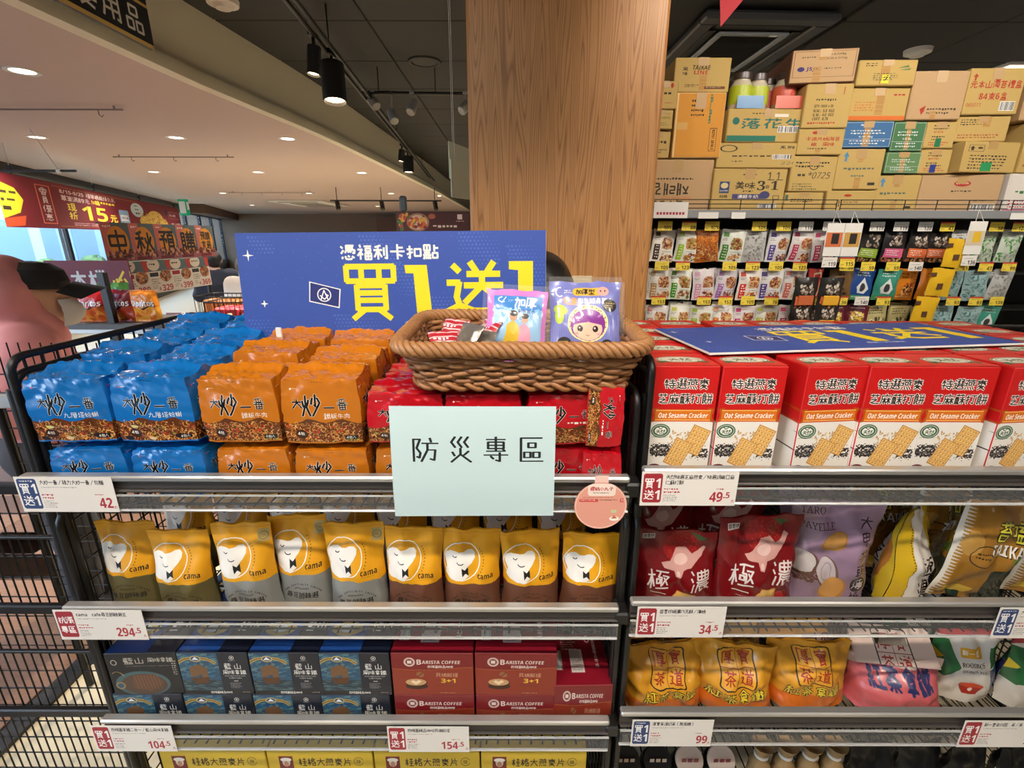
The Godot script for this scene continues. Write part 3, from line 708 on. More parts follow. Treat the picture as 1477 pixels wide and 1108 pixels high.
func tex_barista(top := false) -> Image:
	var im := canvas(512, 330, rgb(120, 22, 28))
	var w := rgb(222, 210, 196)
	if top:
		im.fill(rgb(128, 18, 34))
		bars(im, 30, 120, 60, 120)
		rect(im, 170, 110, 120, 150, rgb(200, 188, 182)); small_print(im, 178, 120, 104, 12, 11, rgb(90, 60, 60))
		small_print(im, 100, 40, 150, 5, 16, w)
		han(im, "西雅圖極品咖啡", 400, 20, 30, 3, w, 1.0, true); arc(im, 360, 40, 22, 22, 0, TAU, 6, w)
		return im
	var pts := [V(0, 120)]
	for q in 9: pts.append(V(q * 64, 118 + sin(q * 0.55) * 12))
	pts.append_array([V(512, 330), V(0, 330)])
	poly(im, pts, rgb(138, 46, 28))
	for q in 8: line(im, [V(q * 64, 118 + sin(q * 0.55) * 12), V(q * 64 + 64, 118 + sin(q * 0.55 + 0.55) * 12)], 2.5, rgb(176, 112, 56), false)
	arc(im, 112, 66, 30, 30, 0, TAU, 11, w); rect(im, 98, 54, 28, 24, w)
	for q in 16: disc(im, 112 + cos(q * TAU / 16) * 30, 66 + sin(q * TAU / 16) * 30, 3, 3, rgb(120, 22, 28), 0, 6)
	latin(im, "B", 158, 46, 40, w); latin(im, "ARISTA COFFEE", 190, 54, 27, w, true, false, 240, 0.1)
	han(im, "西雅圖極品咖啡", 224, 92, 22, 2.4, w, 1.06)
	disc(im, 176, 166, 26, 21, rgb(150, 96, 62), 0.5); line(im, [V(160, 182), V(178, 166), V(192, 150)], 5, rgb(80, 40, 22))
	disc(im, 150, 262, 72, 24, rgb(60, 26, 16)); disc(im, 148, 234, 70, 34, rgb(52, 24, 18)); disc(im, 146, 228, 66, 28, rgb(196, 150, 104)); poly(im, [V(146, 250), V(112, 226), V(128, 212), V(146, 222), V(166, 210), V(182, 224)], rgb(232, 206, 168))
	han(im, "貝瑞斯塔", 274, 152, 34, 3.2, rgb(196, 150, 120), 1.06)
	latin(im, "3+1", 306, 198, 34, rgb(230, 190, 60), true, false, 92)
	small_print(im, 270, 246, 160, 2, 12, rgb(96, 40, 26)); small_print(im, 300, 312, 120, 1, 12, rgb(190, 150, 120))
	return im

func tex_oat() -> Image:
	var im := canvas(640, 400, rgb(206, 172, 44))
	var k := rgb(34, 22, 12)
	rect(im, 66, 24, 86, 120, rgb(112, 26, 26)); disc(im, 109, 62, 24, 26, rgb(226, 206, 186)); disc(im, 109, 46, 34, 12, rgb(235, 228, 214)); disc(im, 109, 72, 14, 18, rgb(196, 140, 110))
	latin(im, "QUAKER", 72, 118, 20, rgb(240, 235, 225), true, false, 74)
	han(im, "桂格大燕麥片", 186, 34, 50, 5, k, 1.1)
	arc(im, 556, 56, 28, 24, 0.3, TAU - 0.4, 4, rgb(110, 92, 30)); han(im, "精", 542, 44, 26, 2.6, rgb(110, 92, 30))
	small_print(im, 186, 106, 400, 1, 62, k)
	disc(im, 320, 330, 230, 90, rgb(230, 214, 170)); blobs(im, 140, 270, 500, 390, 160, [rgb(212, 186, 130), rgb(192, 160, 100), rgb(234, 220, 182)], 13, 8)
	return im

func tex_cracker() -> Image:
	var im := canvas(400, 700, rgb(228, 222, 212))
	var red := rgb(192, 22, 22)
	rect(im, 0, 0, 400, 346, red)
	var k := rgb(30, 22, 20)
	var w := rgb(240, 236, 226)
	han2(im, "特選燕麥", 62, 70, 70, 15, w, 7, k, 1.02)
	han2(im, "芝麻蘇打餅", 26, 164, 68, 15, w, 7, k, 1.04)
	poly(im, [V(0, 264), V(40, 256), V(40, 340), V(0, 352), V(14, 306)], rgb(176, 84, 20)); poly(im, [V(400, 264), V(360, 256), V(360, 340), V(400, 352), V(386, 306)], rgb(176, 84, 20))
	rect(im, 22, 268, 356, 74, rgb(212, 112, 24)); rect(im, 22, 272, 356, 4, rgb(240, 200, 120)); rect(im, 22, 334, 356, 4, rgb(240, 200, 120))
	latin(im, "Oat Sesame Cracker", 40, 288, 36, w, true, false, 318, 0.14)
	disc(im, 66, 408, 62, 46, rgb(52, 92, 60)); arc(im, 66, 408, 52, 37, 0, TAU, 3, w); disc(im, 66, 408, 38, 26, rgb(236, 232, 222)); han(im, "天然", 36, 400, 30, 4, rgb(34, 76, 44), 1.0)
	line(im, [V(48, 384), V(64, 396), V(86, 380)], 5, rgb(34, 76, 44))
	small_print(im, 10, 448, 110, 1, 8, rgb(52, 92, 60))
	blobs(im, 130, 410, 300, 510, 90, [rgb(196, 160, 110), rgb(214, 184, 140), rgb(176, 138, 92)], 9, 4)
	blobs(im, 10, 500, 170, 580, 260, [rgb(34, 28, 26), rgb(58, 50, 46), rgb(20, 16, 16)], 7, 4)
	blobs(im, 0, 480, 380, 610, 60, [rgb(40, 34, 30)], 4, 2.5); blobs(im, 290, 530, 390, 590, 90, [rgb(34, 28, 26), rgb(58, 50, 46)], 7, 4)
	for cr in [[306, 470, 0.38], [196, 556, 0.42]]:
		var c := V(cr[0], cr[1])
		var q := []
		for p in [[-62, -90], [62, -90], [62, 96], [-62, 96]]: q.append(c + V(p[0], p[1]).rotated(cr[2]))
		poly(im, q, rgb(176, 120, 52))
		q = []
		for p in [[-57, -86], [57, -86], [57, 90], [-57, 90]]: q.append(c + V(p[0], p[1]).rotated(cr[2]))
		poly(im, q, rgb(220, 172, 98))
		for i in 5:
			for j in 7:
				var o := c + V(-44 + i * 22, -72 + j * 25).rotated(cr[2])
				disc(im, o.x, o.y, 5, 4, rgb(172, 116, 54), 0, 7); disc(im, o.x + 7, o.y + 6, 7, 5, rgb(234, 194, 126), 0, 7)
		for i in 20:
			var o := c + V(rng.randf_range(-50, 50), rng.randf_range(-80, 84)).rotated(cr[2])
			disc(im, o.x, o.y, 3, 2, rgb(60, 44, 34), 0, 6)
	disc(im, 46, 652, 40, 20, rgb(92, 20, 24)); han(im, "奶素", 22, 641, 22, 3, rgb(220, 180, 170), 1.05)
	return im

func tex_cracker_top() -> Image:
	var im := canvas(300, 230, rgb(200, 22, 22))
	disc(im, 150, 115, 118, 56, rgb(220, 214, 196)); arc(im, 150, 115, 112, 51, 0, TAU, 6, rgb(52, 92, 60)); arc(im, 150, 115, 92, 40, 0, TAU, 3, rgb(52, 92, 60))
	han(im, "天然", 92, 92, 52, 7, rgb(40, 84, 50), 1.1)
	poly(im, [V(20, 150), V(70, 138), V(90, 170), V(60, 166), V(40, 186)], rgb(46, 84, 52)); poly(im, [V(280, 150), V(230, 138), V(210, 170), V(240, 166), V(260, 186)], rgb(46, 84, 52))
	return im

func tex_tea(pink: bool) -> Image:
	var im := canvas(400, 400, rgb(214, 186, 170) if pink else rgb(214, 150, 36))
	var k := rgb(26, 18, 14)
	if pink: rect(im, 0, 236, 400, 164, rgb(196, 92, 96))
	else: rect(im, 0, 300, 400, 100, rgb(206, 104, 22))
	rrect(im, 112, 34, 176, 190, 16, k)
	rrect(im, 118, 40, 164, 178, 12, rgb(218, 192, 176) if pink else rgb(220, 158, 44))
	rect(im, 198, 40, 3, 178, rgb(150, 60, 40)); rect(im, 118, 128, 164, 3, rgb(150, 60, 40))
	var r := rgb(156, 34, 26)
	for q in [["厚", 126, 50], ["實", 208, 50], ["茶", 126, 138], ["道", 208, 138]]: glyph(im, q[0], q[1], q[2], 66, 68, 6, r)
	if pink: han(im, "紅茶拿鐵", 62, 236, 66, 10, rgb(44, 50, 96), 1.06)
	else: han2(im, "紅茶拿鐵", 62, 236, 66, 15, k, 6.5, rgb(232, 206, 60), 1.06)
	return im

func tex_richred() -> Image:
	var im := canvas(400, 440, rgb(112, 12, 18))
	rect(im, 30, 52, 60, 28, rgb(206, 196, 190)); han(im, "盛香珍", 33, 56, 18, 2, rgb(50, 40, 40), 1.0)
	disc(im, 220, 110, 92, 84, rgb(142, 22, 24))
	for i in 90:
		disc(im, 220 + rng.randf_range(-76, 76), 110 + rng.randf_range(-66, 60), 2.5, 3.5, rgb(170, 52, 40), 0, 6)
	poly(im, [V(250, 40), V(330, 60), V(300, 84)], rgb(56, 84, 40))
	poly(im, [V(120, 190), V(160, 176), V(190, 120), V(240, 118), V(270, 150), V(300, 134), V(318, 106), V(334, 116), V(318, 160), V(262, 214), V(224, 222), V(204, 262), V(184, 256), V(178, 224), V(132, 214)], rgb(200, 150, 140))
	disc(im, 212, 172, 34, 26, rgb(222, 184, 174)); disc(im, 196, 240, 9, 14, rgb(222, 184, 174))
	var w := rgb(214, 204, 196)
	glyph(im, "極", 52, 226, 104, 112, 8, w); glyph(im, "濃", 258, 226, 100, 112, 8, w)
	line(im, [V(70, 352), V(140, 360)], 4, w)
	poly(im, [V(150, 402), V(200, 340), V(282, 352), V(276, 388), V(226, 440), V(152, 436)], rgb(196, 140, 72)); poly(im, [V(156, 396), V(202, 344), V(276, 356), V(228, 400)], rgb(222, 176, 96))
	for q in 3: line(im, [V(154, 408 + q * 10), V(226, 412 + q * 10)], 3, rgb(120, 60, 40), false)
	disc(im, 300, 402, 30, 30, rgb(170, 30, 26)); small_print(im, 90, 376, 60, 1, 10, rgb(190, 150, 140))
	var up := canvas(400, 440, rgb(112, 12, 18))
	up.blit_rect(im, Rect2i(0, 30, 400, 410), Vector2i(0, 0))
	return up

func tex_taro() -> Image:
	var im := canvas(400, 440, rgb(140, 112, 132))
	poly(im, [V(0, 0), V(180, 0), V(120, 160), V(0, 210)], rgb(152, 126, 142))
	latin(im, "TARO", 40, 40, 30, rgb(62, 30, 40), false, true); latin(im, "PAYELLE", 40, 100, 26, rgb(62, 30, 40), false, true)
	disc(im, 190, 170, 64, 34, rgb(160, 110, 52), -0.4); disc(im, 190, 166, 54, 26, rgb(178, 128, 66), -0.4)
	disc(im, 60, 270, 70, 56, rgb(96, 70, 60)); disc(im, 52, 262, 62, 48, rgb(190, 180, 176))
	disc(im, 176, 306, 54, 74, rgb(104, 78, 66), -0.4); disc(im, 172, 300, 46, 66, rgb(186, 172, 172), -0.4); arc(im, 172, 300, 26, 40, 0, TAU, 4, rgb(150, 132, 140))
	disc(im, 214, 376, 62, 54, rgb(168, 116, 56), -0.3); disc(im, 210, 370, 54, 46, rgb(190, 136, 72), -0.3)
	for i in 60: disc(im, rng.randf_range(0, 130), rng.randf_range(310, 350), 9, 5, rgb(96, 58, 48), 0.3, 7)
	han(im, "大甲芋頭", 304, 60, 52, 5, rgb(36, 22, 28), 1.24, true)
	disc(im, 330, 350, 36, 40, rgb(36, 22, 28)); glyph(im, "薄", 306, 324, 48, 52, 4, rgb(200, 190, 195)); glyph(im, "燒", 306, 390, 48, 46, 4.5, rgb(36, 22, 28))
	return im

func tex_richyellow() -> Image:
	var im := canvas(300, 440, rgb(206, 198, 188))
	poly(im, [V(0, 0), V(66, 0), V(30, 440), V(0, 440)], rgb(196, 158, 24)); poly(im, [V(190, 0), V(300, 0), V(300, 440), V(250, 440)], rgb(200, 166, 40))
	disc(im, 262, 240, 26, 120, rgb(176, 112, 50), 0.1)
	for i in 40: rect(im, 56 - i * 0.7, i * 11, 4, 6, rgb(90, 70, 20))
	glyph(im, "極", 120, 210, 92, 96, 8, rgb(42, 26, 20)); glyph(im, "濃", 112, 318, 96, 100, 8, rgb(42, 26, 20))
	return im

func tex_taikae() -> Image:
	var im := canvas(400, 440, rgb(150, 104, 34))
	for i in 34: poly(im, [V(0, i * 14), V(44, i * 14 + 7), V(0, i * 14 + 14)], rgb(190, 180, 164))
	rect(im, 0, 0, 14, 440, rgb(200, 192, 178))
	disc(im, 60, 180, 44, 52, rgb(176, 132, 62)); disc(im, 330, 60, 60, 40, rgb(180, 130, 50))
	glyph(im, "苔", 150, 76, 84, 84, 17, rgb(24, 18, 10)); glyph(im, "苔", 150, 76, 84, 84, 8, rgb(214, 206, 60))
	glyph(im, "嗑", 250, 76, 84, 84, 17, rgb(24, 18, 10)); glyph(im, "嗑", 250, 76, 84, 84, 8, rgb(214, 206, 60))
	latin(im, "TAIKAE", 156, 176, 46, rgb(36, 26, 16)); latin(im, "TAIKAE", 152, 172, 46, rgb(226, 220, 206))
	arc(im, 130, 224, 62, 44, 0, TAU, 4, rgb(40, 26, 14)); small_print(im, 92, 212, 80, 2, 16, rgb(40, 26, 14))
	poly(im, [V(210, 290), V(330, 262), V(400, 270), V(400, 440), V(230, 440)], rgb(34, 46, 36)); blobs(im, 230, 290, 390, 430, 60, [rgb(48, 66, 50), rgb(26, 34, 30)], 14, 8)
	poly(im, [V(280, 220), V(400, 206), V(400, 244), V(290, 262)], rgb(96, 120, 46))
	rect(im, 40, 380, 150, 40, rgb(214, 176, 40))
	return im

func tex_rooibos() -> Image:
	var im := canvas(300, 400, rgb(206, 198, 186))
	poly(im, [V(0, 40), V(60, 60), V(90, 180), V(30, 260), V(0, 250)], rgb(40, 96, 52)); poly(im, [V(0, 120), V(30, 150), V(0, 190)], rgb(214, 180, 50)); poly(im, [V(300, 150), V(240, 200), V(250, 320), V(300, 340)], rgb(46, 62, 120)); poly(im, [V(300, 60), V(246, 90), V(240, 190), V(300, 150)], rgb(40, 96, 52)); rect(im, 0, 0, 300, 34, rgb(168, 44, 50))
	rrect(im, 104, 92, 104, 48, 8, rgb(206, 150, 40)); han(im, "新一香", 112, 104, 26, 3, rgb(240, 230, 210), 1.1)
	latin(im, "ROOIBOS", 100, 160, 22, rgb(50, 36, 30), true, true, 114); latin(im, "ROOIBOS TEA", 96, 196, 12, rgb(50, 36, 30), false, true, 120)
	disc(im, 155, 290, 56, 30, rgb(190, 180, 172)); poly(im, [V(102, 286), V(208, 286), V(186, 340), V(124, 340)], rgb(160, 40, 30)); disc(im, 155, 286, 53, 15, rgb(196, 70, 40)); arc(im, 214, 304, 18, 18, -1.5, 1.8, 7, rgb(190, 180, 172)); disc(im, 155, 310, 12, 10, rgb(225, 200, 190))
	return im

# ---- price labels, atlases
func put(at: Image, im: Image, col: int, row: int, w: int, h: int):
	if im.get_width() != w or im.get_height() != h: im.resize(w, h, Image.INTERPOLATE_LANCZOS)
	at.blit_rect(im, Rect2i(0, 0, w, h), Vector2i(col * w, row * h))

func cell(col: int, row: int, cols: int, rows: int) -> Rect2:
	return Rect2(float(col) / cols, float(row) / rows, 1.0 / cols, 1.0 / rows).grow_individual(-0.002 / cols * 4, -0.002, -0.002, -0.002)

func tape(im: Image, x: float, y0: float, y1: float, w: float):
	for i in int((y1 - y0) / 3):
		if rng.randf() < 0.86: rect(im, x + rng.randf_range(-1, 1), y0 + i * 3, w, 3, rgb(176, 132, 72))

func tex_cartons() -> Image:
	var at := canvas(1536, 960, rgb(190, 154, 88))
	var kraft := rgb(186, 156, 90)
	var tan := rgb(184, 150, 108)
	var k := rgb(52, 44, 32)
	var red := rgb(168, 52, 34)
	for n in 30:
		var b := kraft
		if n in [5, 9, 22, 28]: b = tan
		if n == 2: b = rgb(206, 142, 52)
		if n == 16: b = rgb(58, 104, 150)
		if n in [17, 18]: b = rgb(66, 112, 72) if n == 17 else rgb(92, 128, 80)
		if n == 29: b = rgb(214, 206, 196)
		var im := canvas(256, 192, b)
		for q in 260:
			rect(im, rng.randf() * 256, rng.randf() * 192, rng.randf_range(3, 12), 1, b.darkened(rng.randf() * 0.06))
		match n:
			0:
				latin(im, "TAIKAE", 78, 40, 26, k, true, false, 82, 0.1); latin(im, "LINE", 88, 70, 22, red); han(im, "風味", 36, 50, 22, 2.5, k, 1.2, true); tape(im, 116, 96, 186, 34); rect(im, 142, 160, 96, 16, rgb(110, 66, 40)); small_print(im, 150, 164, 80, 1, 8, rgb(230, 220, 200)); small_print(im, 50, 150, 80, 2, 10, k)
			1:
				small_print(im, 60, 76, 140, 1, 40, k); rect(im, 60, 130, 60, 50, rgb(200, 30, 40)); disc(im, 200, 26, 14, 18, red); small_print(im, 140, 150, 90, 1, 12, red)
			2:
				rect(im, 0, 0, 10, 192, rgb(224, 190, 130)); rect(im, 8, 86, 60, 22, rgb(206, 160, 90))
				for q in 9: latin(im, "Dollings"[q % 8], 176 + (q % 2), 4 + q * 9, 14, rgb(30, 110, 90))
				small_print(im, 80, 20, 80, 4, 14, k); line(im, [V(190, 104), V(226, 104), V(226, 172), V(190, 172), V(190, 104)], 2, k)
				var t := canvas(66, 22, b); latin(t, "02751 2EM-3", 2, 4, 14, k, true, false, 60); t.rotate_90(CLOCKWISE); im.blit_rect(t, Rect2i(0, 0, 22, 66), Vector2i(198, 106))
			3:
				small_print(im, 130, 30, 100, 1, 22, rgb(120, 116, 60)); latin(im, "(160P6)", 120, 64, 30, rgb(96, 110, 60)); small_print(im, 50, 130, 180, 2, 20, rgb(90, 104, 60))
			4:
				disc(im, 90, 24, 26, 12, red); latin(im, "888", 40, 66, 46, k, true, false, 84); small_print(im, 132, 68, 80, 1, 44, k); small_print(im, 40, 130, 190, 2, 18, k)
			5:
				var t := canvas(256, 192, b); han(t, "재래김", 84, 62, 46, 5.5, k, 1.05); han(t, "금수강산", 96, 8, 32, 5, k, 1.0); latin(t, "TRADITIONAL TASTE", 70, 46, 10, rgb(200, 120, 60), true, false, 110); small_print(t, 70, 120, 150, 1, 14, k); rect(t, 220, 128, 22, 14, k); im = t; im.rotate_180()
			6:
				rect(im, 0, 156, 256, 36, rgb(40, 112, 92)); rect(im, 158, 156, 98, 36, b); han(im, "落花生", 44, 52, 62, 7, rgb(36, 104, 96), 1.1); disc(im, 26, 70, 11, 22, rgb(36, 104, 96)); bars(im, 164, 100, 76, 34); small_print(im, 74, 22, 60, 1, 14, k); rect(im, 146, 26, 44, 18, rgb(225, 215, 200))
			7:
				arc(im, 36, 40, 26, 26, 0, TAU, 5, k); han(im, "系列", 200, 20, 24, 3, k, 1.05); small_print(im, 50, 96, 150, 1, 22, k); bars(im, 184, 90, 56, 34); small_print(im, 50, 140, 50, 1, 18, k); latin(im, "220", 212, 146, 24, rgb(120, 100, 60), false)
			8:
				rect(im, 24, 56, 34, 52, rgb(46, 66, 110)); disc(im, 41, 74, 13, 13, rgb(210, 190, 140)); latin(im, "QUAKER", 26, 94, 8, rgb(220, 210, 190), true, false, 30); han(im, "美味", 78, 56, 34, 3.5, k, 1.05); latin(im, "3", 156, 52, 42, k, true, true); han(im, "合", 184, 70, 16, 2, k); latin(im, "1", 204, 52, 40, k, true, true); rect(im, 72, 112, 112, 22, rgb(64, 64, 108)); han(im, "濃醇牛奶", 92, 115, 16, 2, rgb(220, 210, 200), 1.15); disc(im, 186, 116, 18, 18, rgb(64, 64, 108)); small_print(im, 108, 96, 50, 1, 12, k); bars(im, 170, 156, 60, 18); rect(im, 216, 118, 22, 18, k); rect(im, 218, 120, 18, 14, b); small_print(im, 102, 22, 60, 1, 12, k); han(im, "桂格", 28, 116, 13, 1.6, k)
				for q in [0, 1]: line(im, [V(196 + q * 30, 44), V(196 + q * 30, 14), V(190 + q * 30, 22)], 3, k); line(im, [V(190 + q * 30, 48), V(212 + q * 30, 48)], 3, k)
			9:
				line(im, [V(10, 10), V(246, 10), V(246, 160), V(10, 160), V(10, 10)], 2, rgb(110, 70, 50), false); disc(im, 40, 112, 14, 14, rgb(60, 50, 110)); latin(im, "JSJS", 60, 100, 26, rgb(60, 50, 110)); latin(im, "G.W.4.000kg", 130, 22, 14, k, false); latin(im, "N.W.3.375kg", 136, 46, 14, k, false); small_print(im, 40, 40, 70, 1, 12, k); tape(im, 104, 0, 60, 34); tape(im, 90, 100, 190, 30); small_print(im, 130, 108, 90, 1, 12, k)
			10:
				small_print(im, 60, 64, 120, 1, 22, k); latin(im, "QTY: 100G x 20", 54, 90, 14, k); latin(im, "N.W.:  3.0  KGS", 54, 110, 13, k); latin(im, "G.W.:  4.0  KGS", 54, 128, 13, k); latin(im, "CUFT:  0.70", 54, 146, 13, k); small_print(im, 30, 168, 200, 1, 16, red); tape(im, 110, 0, 46, 40); line(im, [V(208, 14), V(208, 44)], 4, red)
			11:
				disc(im, 90, 24, 16, 12, red); han(im, "卡迪片燒海苔", 40, 56, 32, 3.4, red, 1.02); han(im, "椒 風味", 76, 98, 32, 3.4, red, 1.02); small_print(im, 60, 144, 130, 1, 20, k); tape(im, 104, 150, 190, 30)
			12:
				small_print(im, 20, 30, 200, 2, 20, k); arc(im, 128, 50, 26, 22, 0, TAU, 4, k); latin(im, "*0725", 96, 84, 38, rgb(70, 62, 44), false, false, 0, 0.2); small_print(im, 40, 96, 50, 1, 26, rgb(70, 62, 44)); small_print(im, 20, 150, 160, 3, 14, rgb(80, 80, 50))
			13:
				latin(im, "N", 110, 6, 30, rgb(120, 70, 30)); small_print(im, 40, 60, 180, 2, 22, k); rect(im, 0, 20, 20, 60, rgb(60, 96, 80))
			14:
				tape(im, 100, 0, 186, 40); rect(im, 108, 110, 34, 70, rgb(232, 214, 60)); latin(im, "7", 116, 128, 30, k); poly(im, [V(172, 60), V(216, 36), V(222, 54)], rgb(96, 120, 70)); poly(im, [V(180, 76), V(230, 60), V(226, 76)], rgb(96, 120, 70)); small_print(im, 70, 100, 110, 4, 16, rgb(90, 90, 50)); small_print(im, 30, 20, 50, 2, 16, k)
			15:
				rect(im, 0, 166, 256, 26, rgb(208, 106, 40)); tape(im, 120, 0, 160, 34); small_print(im, 30, 80, 90, 4, 16, rgb(196, 110, 50)); small_print(im, 190, 34, 44, 1, 18, red)
			16, 17, 18:
				var w := rgb(206, 216, 214)
				small_print(im, 86, 18, 80, 1, 26, w); tape(im, 108, 0, 190, 36); small_print(im, 40, 62, 180, 2, 20, w); latin(im, "G.W. 4kg", 86, 104, 18, w); small_print(im, 40, 140, 180, 2, 20, w); rect(im, 0, 130, 256, 2, w); line(im, [V(4, 4), V(252, 4), V(252, 188), V(4, 188), V(4, 4)], 2, w, false)
			19, 20:
				poly(im, [V(44, 10), V(60, 34), V(50, 34), V(50, 58), V(38, 58), V(38, 34), V(28, 34)], rgb(66, 130, 170)); small_print(im, 40, 88, 170, 1, 26, rgb(84, 100, 90)); small_print(im, 90, 124, 90, 1, 20, rgb(84, 100, 90)); tape(im, 112, 0, 60, 30); tape(im, 112, 136, 190, 34); rect(im, 190, 160, 40, 14, k)
			21:
				disc(im, 110, 40, 20, 12, red); small_print(im, 60, 80, 140, 2, 20, k); glyph(im, "小", 50, 90, 40, 60, 4, k)
			22:
				poly(im, [V(54, 150), V(80, 136), V(76, 160), V(66, 174)], red); small_print(im, 90, 148, 130, 2, 16, k); tape(im, 124, 0, 40, 24); tape(im, 110, 160, 190, 26)
			23:
				han(im, "元本山海苔禮盒", 12, 50, 32, 3.6, red, 1.06); han(im, "84束6盒", 62, 100, 32, 3.6, red, 1.0); latin(im, "065011", 12, 144, 16, red, false); bars(im, 170, 140, 64, 36); tape(im, 118, 0, 40, 30); disc(im, 132, 12, 12, 8, red); disc(im, 132, 46, 12, 8, red); poly(im, [V(28, 20), V(40, 34), V(32, 34), V(32, 50), V(24, 50), V(24, 34), V(16, 34)], red)
			24, 25:
				tape(im, 100, 0, 60, 40); small_print(im, 60, 20, 130, 2, 22, k); small_print(im, 70, 68, 100, 1, 20, red); small_print(im, 60, 104, 120, 2, 22, k); small_print(im, 40, 150, 180, 2, 18, red); rect(im, 96, 120, 50, 68, rgb(20, 110, 70) if n == 24 else rgb(30, 46, 130))
			26:
				small_print(im, 20, 20, 120, 3, 18, k); tape(im, 130, 4, 80, 34); small_print(im, 20, 140, 190, 2, 20, rgb(150, 70, 40))
			27:
				line(im, [V(18, 20), V(88, 20), V(88, 60), V(18, 60), V(18, 20)], 2, k, false); poly(im, [V(34, 26), V(46, 40), V(40, 40), V(40, 54), V(28, 54), V(28, 40), V(22, 40)], k); disc(im, 70, 38, 12, 6, k); disc(im, 128, 24, 16, 12, red); small_print(im, 30, 84, 190, 5, 20, k); rect(im, 92, 130, 50, 56, rgb(30, 140, 80))
			28:
				disc(im, 130, 44, 26, 15, red); latin(im, "QUAKER", 110, 38, 11, rgb(230, 200, 180), true, false, 40); small_print(im, 100, 80, 70, 1, 14, k); bars(im, 176, 150, 70, 30); small_print(im, 176, 130, 70, 1, 10, k)
			29:
				small_print(im, 40, 84, 110, 1, 26, rgb(50, 110, 60)); small_print(im, 20, 130, 210, 3, 16, rgb(170, 60, 80)); rect(im, 0, 176, 256, 16, rgb(200, 120, 140))
		put(at, im, n % 6, n / 6, 256, 192)
	return at

# one cell per kind of hanging packet
const BAGS := [
	[236, 232, 222, 60, 40, 28], [226, 226, 216, 150, 190, 40], [196, 110, 36, 120, 60, 26], [226, 230, 220, 60, 130, 40], [218, 216, 216, 80, 60, 140], [222, 214, 210, 196, 50, 90],
	[200, 208, 206, 90, 160, 176], [214, 210, 200, 176, 140, 90], [222, 226, 214, 70, 150, 40], [220, 212, 214, 206, 150, 176], [216, 210, 216, 160, 110, 180], [228, 222, 214, 206, 50, 30],
	[214, 208, 204, 210, 110, 90], [224, 222, 208, 190, 190, 40], [226, 222, 214, 226, 120, 30], [222, 214, 214, 190, 30, 100], [24, 24, 26, 110, 160, 170], [26, 24, 26, 150, 180, 60],
	[26, 22, 26, 220, 100, 140], [28, 24, 22, 220, 110, 60], [206, 122, 22, 90, 40, 20], [24, 70, 140, 220, 226, 226], [60, 150, 130, 226, 230, 226], [96, 22, 40, 206, 170, 50],
	[186, 174, 120, 60, 60, 40], [206, 60, 50, 230, 200, 160], [120, 90, 50, 30, 20, 16], [150, 180, 180, 60, 110, 110], [196, 206, 190, 60, 130, 50], [190, 190, 186, 120, 120, 116],
]
